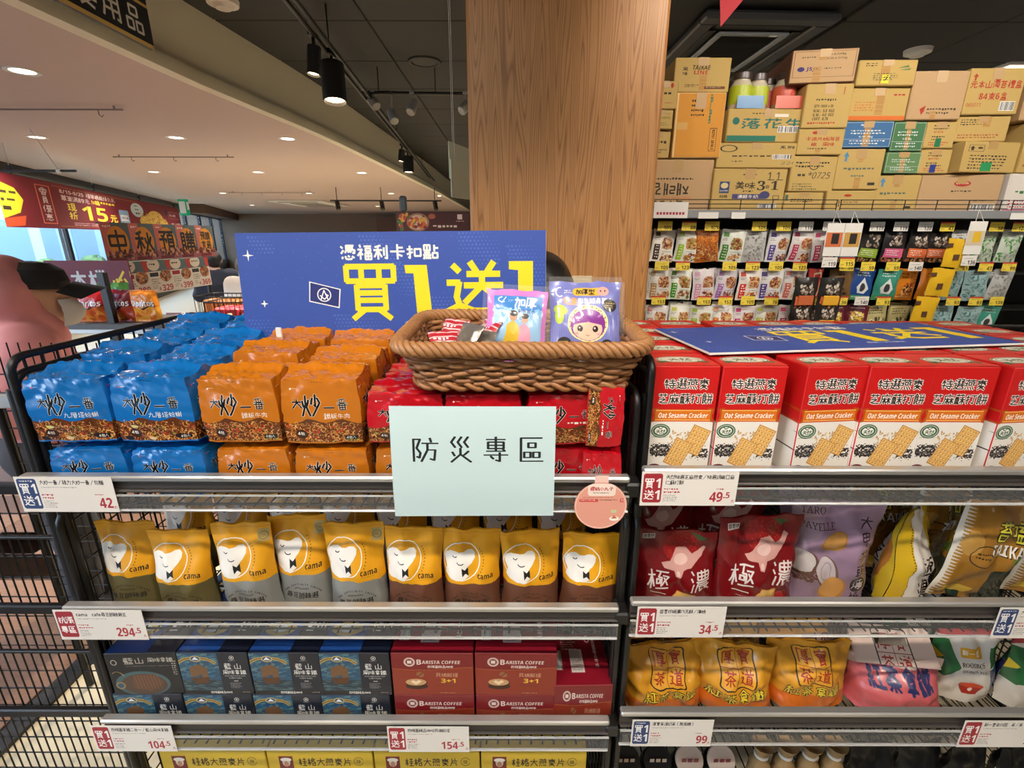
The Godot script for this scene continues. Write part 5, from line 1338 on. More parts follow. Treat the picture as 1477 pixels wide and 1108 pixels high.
	while s < L - 0.1:
		var m := MB.new()
		m.box(Vector3(0, 1.48, 0), Vector3(0.12, 1.9, 0.09), 0.01)
		var o = part("mullion", m, M.frame, w, a + dir * s)
		o.basis = Basis.looking_at(dir)
		var l := minf(2.4, L - s)
		var g := MB.new()
		g.box(Vector3(0, 1.48, 0), Vector3(0.012, 1.88, l - 0.1))
		o = part("pane", g, M.pane, w, a + dir * (s + l * 0.5))
		o.basis = Basis.looking_at(dir)
		s += 2.4
	struct("trim_3", _obox(a + dir * (L * 0.86) + side * 0.6 + Vector3(0, 2.55, 0), dir, Vector3(0.5, 0.3, L * 0.26)), M.wood_dark, "brown timber bulkhead above the far windows", "ceiling trim")
	# column clad in timber veneer
	var cm := MB.new()
	cm.box(Vector3(0.195, 1.615, -2.36), Vector3(0.725, 3.23, 0.72), 0.012, {"f": Rect2(0, 0, 1, 1), "l": Rect2(0, 0, 0.9, 1), "r": Rect2(0, 0, 0.9, 1), "k": Rect2(0, 0, 1, 1)}, Rect2(0.5, 0.5, 0, 0))
	var col = struct("pillar", cm, M.wood, "square pillar clad in brown wood veneer", "pillar")
	var sw := MB.new()
	sw.box(Vector3.ZERO, Vector3(0.085, 0.075, 0.012), 0.004)
	sw.box(Vector3(0, 0, 0.007), Vector3(0.05, 0.045, 0.006), 0.002)
	var plate = solo("socket_plate", sw, mat(rgb(196, 176, 138), 0.5), "beige socket plate screwed to the wood-clad pillar", "socket", Vector3(0.285, 1.462, -1.993))

func _obox(c: Vector3, dir: Vector3, size: Vector3) -> MB:
	var m := MB.new()
	m.box(Vector3.ZERO, size, 0.01)
	var bs := Basis.looking_at(dir)
	for i in m.v.size():
		m.v[i] = bs * m.v[i] + c
		m.n[i] = bs * m.n[i]
	return m

func ceiling_things():
	# downlights in the low ceiling
	for q in [[-3.27, -3.66], [-5.3, -5.9], [-3.75, -5.9], [-2.53, -5.95], [-6.15, -8.9], [-4.36, -8.9], [-2.6, -8.95], [-7.4, -13.1], [-5.2, -13.1], [-3.1, -13.1], [-9.2, -18], [-6.9, -18], [-4.9, -18.5], [-2.7, -18], [-3.4, -1.0], [-3.4, 1.6]]:
		var e := 4.5 if q[1] > -7 else 6.0
		downlight(Vector3(q[0], 2.7, q[1]), e, "small round recessed downlight in the low beige ceiling", "downlights in the low ceiling")
	# the long black track with its spotlights
	var tr = thing("lighting_track", "long black track carrying spotlights under the dark ceiling", "track", Vector3(-1.19, 2.93, -2.2))
	var m := MB.new()
	var p1 := Vector3(-0.83, 0, -11.9)
	for o in [-0.028, 0.028]:
		m.tube([Vector3(o, 0, 0), p1 + Vector3(o, 0, 0)], 0.016, 6)
	part("rail", m, M.black_matt, tr)
	for q in [0.15, 0.4, 0.65, 0.95]:
		m = MB.new()
		m.wire(p1 * q, p1 * q + Vector3(0, 0.3, 0), 0.005, 5)
		part("hanger_rod", m, M.black_matt, tr)
	var gp := "spotlights on the long black track"
	track_spot(Vector3(-1.33, 2.86, -4.05), Vector3(-1.2, 0.0, -3.6), 0.085, 0.26, 12, 50, "large black can spotlight, the bigger of the pair nearest the cream fascia's start", gp, 0.08)
	track_spot(Vector3(-1.33, 2.86, -3.72), Vector3(-1.6, 0.0, -3.4), 0.045, 0.17, 6, 50, "slim black spotlight beside the large can spotlight on the long track", gp, 0.08)
	track_spot(Vector3(-1.66, 2.86, -8.3), Vector3(-1.6, 0.0, -8.0), 0.085, 0.24, 12, 50, "large black can spotlight halfway along the long track", gp, 0.08)
	track_spot(Vector3(-1.62, 2.86, -7.7), Vector3(-2.0, 0.0, -7.3), 0.045, 0.16, 6, 50, "slim black spotlight paired with the can spotlight halfway along the track", gp, 0.08)
	track_spot(Vector3(-2.0, 2.86, -13.8), Vector3(-1.0, 0.0, -12.0), 0.06, 0.2, 6, 50, "small black spotlight at the far end of the long track", gp, 0.08)
	# cross bar with grey camera-like heads
	m = MB.new()
	m.tube([Vector3(-1.45, 2.98, -5.25), Vector3(-0.1, 2.98, -5.3)], 0.016, 6)
	var cb = solo("cross_bar", m, M.black_matt, "thin black cross bar hung under the dark ceiling", "bar")
	for q in [-1.3, -0.75, -0.3]:
		m = MB.new()
		m.wire(Vector3(q, 2.98, -5.27), Vector3(q, 3.21, -5.27), 0.005, 5)
		part("hanger_rod", m, M.black_matt, cb)
	var grey := mat(rgb(150, 146, 138), 0.4)
	for q in [[-1.36, 2.9, -5.26, 0.9], [-1.18, 2.78, -5.27, 0.4], [-0.98, 2.86, -5.27, -0.3], [-0.46, 2.86, -5.25, -0.9]]:
		var t = thing("spotlight_head", "small grey spotlight head clipped near the black cross bar", "spotlight", Vector3(q[0], q[1], q[2]), 0, "grey heads on the cross bar")
		m = MB.new()
		var d := Vector3(sin(q[3]) * 0.8, -0.7, 0.5).normalized()
		m.lathe([V(0, -0.07), V(0.04, -0.07), V(0.046, 0.06), V(0.04, 0.07), V(0, 0.066)], Vector3.ZERO, d, 14)
		part("head", m, grey, t)
		m = MB.new()
		m.tube([-d * 0.03, Vector3(0, 0.08, 0), Vector3(0, 2.985 - q[1], 0)], 0.009, 6)
		m.box(Vector3(0, 2.985 - q[1], 0), Vector3(0.05, 0.03, 0.04), 0.006)
		part("bracket", m, grey, t)
	# round speaker grille, smoke detectors
	m = MB.new()
	m.lathe([V(0, -0.006), V(0.11, -0.006), V(0.125, -0.016), V(0.15, -0.014), V(0.155, 0.0)], Vector3(-0.82, 3.207, -5.13), Vector3(0, 1, 0), 28)
	solo("ceiling_speaker", m, M.grid_dark, "round black speaker grille flush in the dark ceiling", "speaker")
	for q in [[Vector3(-2.0, 3.205, -3.92), "round white smoke detector above the cream fascia"], [Vector3(3.5, 3.205, -4.8), "round white smoke detector above the stacked cartons"]]:
		m = MB.new()
		m.lathe([V(0, -0.055), V(0.05, -0.055), V(0.07, -0.035), V(0.1, -0.03), V(0.105, 0.0)], Vector3.ZERO, Vector3(0, 1, 0), 24)
		solo("smoke_detector", m, M.white_paint, q[1], "smoke detector", q[0])
	# black cassette air conditioner
	var ac = thing("ceiling_air_conditioner", "large black cassette air conditioner set in the dark ceiling", "air conditioner", Vector3(1.86, 3.2, -4.8), 0.04)
	var frame := mat(rgb(62, 62, 64), 0.35)
	var lite := mat(rgb(140, 144, 148), 0.35)
	for q in [[Vector3(0, 0, 0.66), Vector3(1.0, 0.05, 0.12)], [Vector3(0, 0, -0.66), Vector3(1.0, 0.05, 0.12)], [Vector3(-0.44, 0, 0), Vector3(0.12, 0.05, 1.2)], [Vector3(0.44, 0, 0), Vector3(0.12, 0.05, 1.2)]]:
		m = MB.new()
		m.box(q[0] - Vector3(0, 0.015, 0), q[1], 0.012)
		part("outer_frame", m, frame, ac)
	for q in [[Vector3(0, 0, 0.53), Vector3(0.66, 0.012, 0.07)], [Vector3(0, 0, -0.53), Vector3(0.66, 0.012, 0.07)], [Vector3(-0.335, 0, 0), Vector3(0.06, 0.012, 0.9)], [Vector3(0.335, 0, 0), Vector3(0.06, 0.012, 0.9)]]:
		m = MB.new()
		m.box(q[0] - Vector3(0, 0.02, 0), q[1], 0.004)
		var fl = part("air_flap", m, M.black_matt, ac)
		fl.rotation.z = 0.0
	m = MB.new()
	for q in [[Vector3(0, -0.03, 0.42), Vector3(0.56, 0.02, 0.05)], [Vector3(0, -0.03, -0.42), Vector3(0.56, 0.02, 0.05)], [Vector3(-0.26, -0.03, 0), Vector3(0.05, 0.02, 0.8)], [Vector3(0.26, -0.03, 0), Vector3(0.05, 0.02, 0.8)]]:
		m.box(q[0], q[1], 0.006)
	part("grille_frame", m, lite, ac)
	m = MB.new()
	for q in 30: m.box(Vector3(0, -0.02, -0.38 + q * 0.026), Vector3(0.47, 0.014, 0.008))
	tag(part("grille_slats", m, M.black_matt, ac), "", "", "", "stuff")
	m = MB.new(); m.box(Vector3(0, 0.01, 0), Vector3(0.98, 0.02, 1.4)); part("backing", m, M.black_matt, ac)
	m = MB.new(); m.box(Vector3(0.16, -0.042, 0.42), Vector3(0.06, 0.006, 0.02), 0.002); part("receiver", m, M.white_paint, ac)
	# white cassette in the low ceiling far away
	var ac2 = thing("ceiling_air_conditioner", "white cassette air conditioner in the low beige ceiling", "air conditioner", Vector3(-6.6, 2.7, -16.8))
	m = MB.new(); m.box(Vector3(0, -0.02, 0), Vector3(1.7, 0.05, 2.6), 0.02); part("panel", m, M.white_paint, ac2)
	m = MB.new()
	for q in 12: m.box(Vector3(0, -0.05, -0.7 + q * 0.12), Vector3(0.9, 0.02, 0.05), 0.004)
	part("grille", m, mat(rgb(150, 140, 130), 0.6), ac2)
	for q in [-1.12, 1.12]:
		m = MB.new(); m.box(Vector3(0, -0.048, q), Vector3(1.2, 0.012, 0.12), 0.004); part("air_flap", m, M.black_matt, ac2)
	# thin picture rails with hooks
	for q in [[-5.4, -3.77, -7.08, 3], [-6.97, -4.86, -12.6, 4], [-4.7, -3.3, -4.55, 2]]:
		var t = thing("hook_rail", "thin grey hook rail fixed under the low ceiling", "rail", Vector3((q[0] + q[1]) * 0.5, 2.67, q[2]), 0, "hook rails")
		m = MB.new(); m.box(Vector3.ZERO, Vector3(q[1] - q[0], 0.012, 0.02), 0.003)
		m.box(Vector3((q[0] - q[1]) * 0.45, 0.015, 0), Vector3(0.012, 0.03, 0.012)); m.box(Vector3((q[1] - q[0]) * 0.45, 0.015, 0), Vector3(0.012, 0.03, 0.012))
		part("bar", m, mat(rgb(140, 124, 112), 0.6), t)
		for h in q[3]:
			m = MB.new()
			var x: float = (q[0] - q[1]) * 0.35 + h * (q[1] - q[0]) * 0.7 / maxf(1, q[3] - 1)
			m.tube([Vector3(x, 0, 0), Vector3(x, -0.04, 0), Vector3(x + 0.02, -0.055, 0), Vector3(x + 0.035, -0.04, 0)], 0.003, 5)
			part("hook", m, M.black_matt, t)

# spotlights above and behind the shopper for racks, pillar, cartons; panels mostly added fill
func shop_and_fill_lamps():
	var gp := "spotlights above the racks"
	var k := 0
	for q in [[-1.5, 0.25, -0.7, -0.9], [-0.75, 0.25, -0.55, -0.9], [0.0, 0.25, 0.05, -0.9], [0.75, 0.25, 0.6, -0.9], [1.5, 0.25, 1.1, -0.9]]:
		track_spot(Vector3(q[0], 2.98, q[1]), Vector3(q[2], 1.0, q[3]), 0.06, 0.2, 1.5, 42, "black spotlight on the track above the promotion racks", gp, 0.2)
	for q in [[0.9, -1.0, 1.1, -2.7], [1.9, -1.0, 1.9, -2.7], [2.9, -1.0, 2.6, -2.7], [-0.6, 0.2, 0.2, -2.0]]:
		track_spot(Vector3(q[0], 2.98, q[1]), Vector3(q[2], 1.95, q[3]), 0.06, 0.2, 1.7 if q[0] > 0 else 0.9, 45, "black spotlight on the track facing the carton shelf", "spotlights facing the carton shelf", 0.2)
	for q in [[-1.5, 2.2], [0.6, 2.2], [2.6, 1.6], [3.8, -1.0], [2.4, -7.2], [4.9, -5.4]]:  # all but the last panel are unseen, added to lift the general light
		var t = thing("ceiling_and_fill_panel", "square white light panel flush in the dark ceiling, most of the set added as fill", "ceiling light", Vector3(q[0], 3.2, q[1]), 0, "light panels in the dark ceiling")
		var m := MB.new()
		m.box(Vector3(0, 0.008, 0), Vector3(0.62, 0.05, 0.62), 0.006)
		part("frame", m, M.white_paint, t)
		m = MB.new()
		m.box(Vector3(0, -0.02, 0), Vector3(0.56, 0.006, 0.56))
		part("diffuser", m, M.down_lens, t)
		var al := AreaLight3D.new()
		al.name = "panel_light"
		al.area_size = Vector2(0.56, 0.56)
		al.light_energy = 0.65 if q[1] > -4 else 2.4
		al.light_color = SOFT
		al.shadow_enabled = true
		al.area_range = 30.0
		t.add_child(al, true)
		al.position = Vector3(0, -0.035, 0)
		al.rotation.x = -PI / 2

# ---------------------------------------------------------------- packet shapes
# a soft block (multipack of noodles): six bulging, wrinkled faces
func softbox(w: float, h: float, d: float, soft: float, amp: float, seedv: int, cells := 12) -> ArrayMesh:
	noise.seed = seedv
	noise.frequency = 1.0
	noise.fractal_octaves = 3
	var m := MB.new()
	var F := [[Vector3(0, 0, 1), Vector3(1, 0, 0), Rect2(0, 0, 1, 1)], [Vector3(0, 0, -1), Vector3(-1, 0, 0), Rect2(0, 0, 1, 1)], [Vector3(-1, 0, 0), Vector3(0, 0, 1), Rect2(0, 0, 1, 1)], [Vector3(1, 0, 0), Vector3(0, 0, -1), Rect2(0, 0, 1, 1)], [Vector3(0, 1, 0), Vector3(1, 0, 0), Rect2(0.3, 0.08, 0.4, 0.05)], [Vector3(0, -1, 0), Vector3(1, 0, 0), Rect2(0.3, 0.09, 0.4, 0.01)]]
	var f := func(p: Vector3) -> Vector3:
		var s := p.normalized() * 1.22
		var q := p.lerp(s, soft)
		var e := q.normalized()
		var top := smoothstep(0.3, 1.0, p.y)
		var wr := noise.get_noise_3d(q.x * 2.2, q.y * 1.6, q.z * 2.2) + (1.0 - absf(noise.get_noise_3d(q.x * 1.3 + 9.0, q.y * 3.0, q.z * 4.5)) * 3.0) * 0.6
		var cr := 1.0 - absf(noise.get_noise_3d(q.x * 2.4 + 3.0, q.y * 2.0, q.z * 7.0 + q.x * 2.0)) * 4.0
		var dd := amp * wr * (0.55 + 0.7 * top) + amp * 0.6 * cr * top
		var pos := Vector3(q.x * w * 0.5, q.y * h * 0.5, q.z * d * 0.5) + e * dd
		# the folded seal along the top
		pos.y += top * 0.012 * exp(-pow((q.z + 0.1 + 0.15 * noise.get_noise_2d(q.x * 2.0, 3.0)) * 4.5, 2.0))
		pos.x *= 1.0 - 0.05 * top
		return pos
	for fc in F:
		var nn: Vector3 = fc[0]
		var rt: Vector3 = fc[1]
		var up := Vector3(0, 1, 0) if nn.y == 0.0 else Vector3(0, 0, -nn.y)
		var r: Rect2 = fc[2]
		var P := []
		var U := []
		for j in cells + 1:
			var pr := []
			var ur := []
			for i in cells + 1:
				var a := -1.0 + 2.0 * i / cells
				var b := 1.0 - 2.0 * j / cells
				pr.append(f.call(nn + rt * a + up * b))
				ur.append(r.position + V(r.size.x * i / cells, r.size.y * j / cells))
			P.append(pr); U.append(ur)
		m.grid(P, U, nn)
	return m.done()

# a flat-topped bag: front and back sheets that bulge below a sealed top; base "stand" is open-bottomed and deep, "pillow" sealed at both ends
func pouch(w: float, h: float, t: float, stand: bool, amp: float, seedv: int, uv := Rect2(0, 0, 1, 1), nx := 14, ny := 20, lean := 0.0, taper := 0.0) -> ArrayMesh:
	noise.seed = seedv
	noise.frequency = 1.0
	noise.fractal_octaves = 2
	var m := MB.new()
	for side in [1.0, -1.0]:
		var P := []
		var U := []
		for j in ny + 1:
			var b := float(j) / ny        # 0 top .. 1 bottom
			var pr := []
			var ur := []
			var fl: float
			if stand:
				fl = 0.06 + 0.94 * smoothstep(0.04, 0.62, b)
			else:
				fl = pow(clampf(sin(PI * clampf((b - 0.05) / 0.9, 0.0, 1.0)), 0.0, 1.0), 0.6)
			for i in nx + 1:
				var a := -1.0 + 2.0 * i / nx
				var hw := w * 0.5 * (1.0 - (0.05 * fl if not stand else 0.06 * smoothstep(0.0, 0.5, b) - 0.06 * smoothstep(0.6, 1.0, b)))
				hw *= 1.0 - taper * (1.0 - b)
				var cr := pow(maxf(0.0, 1.0 - pow(absf(a), 2.6)), 0.55)
				var th := t * 0.5 * cr * fl
				if stand: th = maxf(th, t * 0.5 * cr * 0.9 * smoothstep(0.7, 1.0, b))
				var wr := noise.get_noise_3d(a * 1.7, b * 3.4, side * 2.0) * amp + (0.4 - absf(noise.get_noise_3d(a * 2.6 + b * 2.0, b * 1.8 - a, 7.0 + side))) * amp * 0.9
				var edge := smoothstep(1.0, 0.8, absf(a)) * smoothstep(0.0, 0.07, b)
				var wave := noise.get_noise_2d(a * 1.1, b * 0.9 + 20.0) * amp * 1.2
				pr.append(Vector3(a * hw + noise.get_noise_2d(b * 2.0, 30.0) * amp * 0.8, h * (1.0 - b) + (0.004 * noise.get_noise_2d(a * 2.0, 40.0) if j == 0 else 0.0), side * (th + wr * edge + 0.0008) + wave + lean * (1.0 - b) * h))
				ur.append(uv.position + V(uv.size.x * (i / float(nx) if side > 0 else 1.0 - i / float(nx)), uv.size.y * b))
			P.append(pr); U.append(ur)
		m.grid(P, U, Vector3(0, 0, side))
		if side > 0:
			continue
	return m.done()

func card(w: float, h: float, th: float, r = Rect2(0, 0, 1, 1)) -> MB:   # a printed sheet with thickness, base at y = 0
	var m := MB.new()
	m.box(Vector3(0, h * 0.5, 0), Vector3(w, h, th), 0.0, {"f": r}, Rect2(r.position + r.size * V(0.98, 0.02), V(0, 0)))
	return m

# ---------------------------------------------------------------- wire racks
func rounded_panel(m: MB, x: float, d0: float, d1: float, y0: float, y1: float, r: float, rad: float):
	var pts := []
	for q in [[d0 + r, y1 - r, PI / 2, PI], [d0 + r, y0 + r, PI, PI * 1.5], [d1 - r, y0 + r, PI * 1.5, TAU], [d1 - r, y1 - r, 0.0, PI / 2]]:
		for k in 5:
			var a: float = lerpf(q[2], q[3], k / 4.0)
			pts.append(Vector3(x, q[1] + sin(a) * r, -(q[0] + cos(a) * r)))
	m.tube(pts, rad, 6, true)

func rack(x0: float, x1: float, rails: Array, label: String, panel_xs: Array):
	var o := Vector3((x0 + x1) * 0.5, 0, -1.1)
	var t = thing("wire_display_rack", label, "display rack", o)
	var m: MB
	for px in panel_xs:
		for d in [0.86, 1.38]:
			m = MB.new(); m.tube([Vector3(px, 0.02, -d) - o, Vector3(px, 1.365, -d) - o], 0.01, 8); part("post", m, M.wire, t)
			m = MB.new(); m.lathe([V(0, 0), V(0.02, 0), V(0.02, 0.012), V(0.012, 0.022), V(0, 0.022)], Vector3(px, 0.0, -d) - o, Vector3(0, 1, 0), 10); part("foot", m, M.black_matt, t)
		var pn := Node3D.new(); pn.name = "side_panel"; t.add_child(pn, true)
		var lo_top := 0.065 if absf(px - 0.2345) < 0.001 else 0.0   # under the basket the panel ends lower
		for seg in [[1.13, 1.435 - lo_top], [1.14, 1.405 - lo_top], [0.54, 1.11], [0.1, 0.52]]:
			m = MB.new(); rounded_panel(m, px - o.x, 0.845 + o.z, 1.4 + o.z, seg[0], seg[1], 0.03, 0.0075)
			part("panel_frame", m, M.wire, pn)
		m = MB.new()
		var d := 0.875
		while d < 1.38:
			m.wire(Vector3(px, 0.1, -d) - o, Vector3(px, 1.43 - lo_top, -d) - o, 0.003, 4); d += 0.034
		var y := 0.13
		while y < 1.2:
			if absf(y - 1.12) > 0.02: m.wire(Vector3(px, y, -0.845) - o, Vector3(px, y, -1.4) - o, 0.0024, 4)
			y += 0.05
		tag(part("wire_mesh", m, M.wire, pn), "", "", "", "stuff")
	# back fence
	var bk := Node3D.new(); bk.name = "back_panel"; t.add_child(bk, true)
	m = MB.new(); m.tube([Vector3(x0, 1.4, -1.4) - o, Vector3(x1, 1.4, -1.4) - o], 0.007, 6); part("top_wire", m, M.wire, bk)
	m = MB.new(); m.tube([Vector3(x0, 1.375, -1.4) - o, Vector3(x1, 1.375, -1.4) - o], 0.005, 6); part("top_wire", m, M.wire, bk)
	m = MB.new()
	var x := x0
	while x < x1:
		m.wire(Vector3(x, 0.1, -1.4) - o, Vector3(x, 1.4, -1.4) - o, 0.0026, 4); x += 0.03
	var yy := 0.15
	while yy < 1.3:
		m.wire(Vector3(x0, yy, -1.402) - o, Vector3(x1, yy, -1.402) - o, 0.0024, 4); yy += 0.1
	tag(part("wire_mesh", m, M.wire, bk), "", "", "", "stuff")
	m = MB.new(); m.box(Vector3((x0 + x1) * 0.5, 0.62, -1.41) - o, Vector3(x1 - x0, 1.02, 0.006)); part("added_back_board", m, M.black_matt, bk)  # unseen black sheet added to block hall light and darken the lower shelves
	for rl in rails:
		var top: float = rl[0]
		var low: float = rl[1]
		var a: float = rl[2] if rl.size() > 2 else x0
		var sh := Node3D.new(); sh.name = "shelf"; t.add_child(sh, true)
		var dk := low + 0.004
		m = MB.new()
		x = a + 0.01
		while x < x1:
			m.wire(Vector3(x, dk, -0.815) - o, Vector3(x, dk, -1.385) - o, 0.0022, 4); x += 0.026
		for dd in [0.83, 0.96, 1.1, 1.24, 1.37]:
			m.wire(Vector3(a, dk - 0.004, -dd) - o, Vector3(x1, dk - 0.004, -dd) - o, 0.0035, 4)
		tag(part("wire_deck", m, M.wire, sh), "", "", "", "stuff")
		var L := x1 - a
		var cx := (a + x1) * 0.5
		var h := top - low
		m = MB.new(); m.box(Vector3(cx, top - 0.006, -0.812) - o, Vector3(L, 0.012, 0.02), 0.003); part("rail_top", m, M.alu, sh)
		m = MB.new(); m.box(Vector3(cx, top - h * 0.26, -0.814) - o, Vector3(L, h * 0.3, 0.008), 0.002); m.box(Vector3(cx, top - h * 0.44, -0.81) - o, Vector3(L, 0.006, 0.012), 0.002); part("rail_channel", m, M.dark_plastic, sh)
		m = MB.new(); m.box(Vector3(cx, low + h * 0.24, -0.802) - o, Vector3(L, h * 0.46, 0.0012)); part("rail_cover", m, M.clear, sh)
		m = MB.new(); m.box(Vector3(cx, low + 0.002, -0.804) - o, Vector3(L, 0.004, 0.006), 0.001); m.box(Vector3(cx, low + h * 0.47, -0.8025) - o, Vector3(L, 0.0025, 0.004)); part("rail_lip", m, M.clear_edge, sh)
		m = MB.new()
		m.box(Vector3(x1 + 0.008, low + h * 0.6, -0.83) - o, Vector3(0.03, 0.03, 0.05), 0.004)
		part("rail_bracket", m, M.black_matt, sh)
	return t

func price_card(mat_: Material, r: Rect2, x0: float, w: float, y: float, h: float, label: String):
	var c = solo("price_label", card(w, h, 0.0008, r), mat_, label, "price label", Vector3(x0 + w * 0.5, y, -0.7992), "price labels on the promotion racks")
	return c

func racks():
	M.clear_edge = mat(rgb(206, 206, 204), 0.25, 0.3)
	rack(-0.925, 0.222, [[1.22, 1.146], [0.922, 0.842], [0.61, 0.521], [0.3, 0.22]], "black wire promotion rack holding noodles, coffee bags and coffee boxes", [-0.92, 0.2345])
	rack(0.246, 1.75, [[1.238, 1.164], [0.938, 0.85], [0.637, 0.54], [0.27, 0.19]], "black wire promotion rack holding oat crackers, snack bags and tea bags", [0.2565, 1.7])
	# the empty rack next to it
	var o := Vector3(-1.3, 0, -1.1)
	var t = thing("wire_display_rack", "empty black wire rack left of the noodle rack", "display rack", o)
	var m: MB
	for px in [-0.985, -1.62]:
		for d in [0.9, 1.42]:
			m = MB.new(); m.tube([Vector3(px, 0.0, -d) - o, Vector3(px, 1.36, -d) - o], 0.012, 8); part("post", m, M.wire, t)
	for y in [0.515, 0.83, 1.14]:
		m = MB.new(); m.box(Vector3(-1.29, y, -0.9) - o, Vector3(0.66, 0.024, 0.016), 0.003); part("front_bar", m, M.wire, t)
		m = MB.new(); m.tube([Vector3(-1.62, y + 0.19, -0.9) - o, Vector3(-0.985, y + 0.19, -0.9) - o], 0.005, 6); part("front_wire", m, M.wire, t)
	m = MB.new(); m.box(Vector3(-1.29, 1.335, -0.9) - o, Vector3(0.66, 0.03, 0.012), 0.003); part("grey_strip", m, M.alu, t)
	m = MB.new()
	var x := -1.6
	while x < -0.98:
		m.wire(Vector3(x, 0.08, -1.42) - o, Vector3(x, 1.34, -1.42) - o, 0.0026, 4); x += 0.034
	var y2 := 0.1
	while y2 < 1.3:
		m.wire(Vector3(-1.62, y2, -1.42) - o, Vector3(-0.985, y2, -1.42) - o, 0.0026, 4); y2 += 0.06
	tag(part("wire_mesh", m, M.wire, t), "", "", "", "stuff")
	m = MB.new()
	x = -1.6
	while x < -0.95:
		m.wire(Vector3(x, 0.05, -0.912) - o, Vector3(x, 1.12, -0.912) - o, 0.0022, 4); x += 0.022
	y2 = 0.08
	while y2 < 1.12:
		m.wire(Vector3(-1.6, y2, -0.914) - o, Vector3(-0.955, y2, -0.914) - o, 0.002, 4); y2 += 0.055
	tag(part("front_mesh", m, M.wire, t), "", "", "", "stuff")
	# price labels
	var at := canvas(1024, 1024, Color.WHITE)
	var T := [[true, ["買1"], "大炒一番/維力大炒一番/包麵", "", "42", ""], [false, ["抗漲", "專區"], "cama cafe尋豆師精選豆", "", "294", "5"], [false, ["買1"], "西雅圖拿鐵二合一/藍山風味拿鐵", "", "104", "5"], [false, ["買1"], "西雅圖極品咖啡貝瑞斯塔", "", "154", "5"],
		[false, ["買1"], "天然特選芝麻燕麥/特選胡椒亞麻", "仁蘇打餅", "49", "5"], [false, ["買1"], "盛香珍極濃巧克酥/薄燒", "", "34", "5"], [true, ["買1"], "大甲芋頭", "", "39", ""], [true, ["買1"], "厚實茶道奶茶(無蔗糖)", "", "99", ""], [false, ["買1"], "新一香南非國 茶/茶", "", "99", ""]]
	for n in T.size():
		var im := tex_tag(T[n][0], T[n][1], T[n][2], T[n][3], T[n][4], T[n][5])
		put(at, im, n % 2, n / 2, 512, 182)
	M.labels = mat(Color.WHITE, 0.55, 0.0, at)
	var R := func(n: int) -> Rect2: return Rect2((n % 2) * 0.5, (n / 2) * 182.0 / 1024.0, 0.5, 182.0 / 1024.0).grow(-0.0015)
	price_card(M.labels, R.call(0), -0.928, 0.182, 1.147, 0.074, "price label reading 42 with a navy badge under the noodles")
	price_card(M.labels, R.call(1), -0.94, 0.182, 0.842, 0.076, "price label reading 294.5 under the yellow coffee bags")
	price_card(M.labels, R.call(2), -0.945, 0.182, 0.522, 0.078, "price label reading 104.5 under the blue coffee boxes")
	price_card(M.labels, R.call(3), -0.279, 0.184, 0.522, 0.078, "price label reading 154.5 under the red coffee boxes")
	price_card(M.labels, R.call(4), 0.242, 0.18, 1.164, 0.071, "price label reading 49.5 under the cracker boxes")
	price_card(M.labels, R.call(5), 0.258, 0.182, 0.852, 0.078, "price label reading 34.5 under the red snack bags")
	price_card(M.labels, R.call(6), 0.998, 0.182, 0.852, 0.078, "navy-badged price label under the seaweed snack bags")
	price_card(M.labels, R.call(7), 0.271, 0.182, 0.542, 0.08, "price label reading 99 under the yellow tea bags")
	price_card(M.labels, R.call(8), 1.013, 0.182, 0.542, 0.08, "red-badged price label under the rooibos bags")

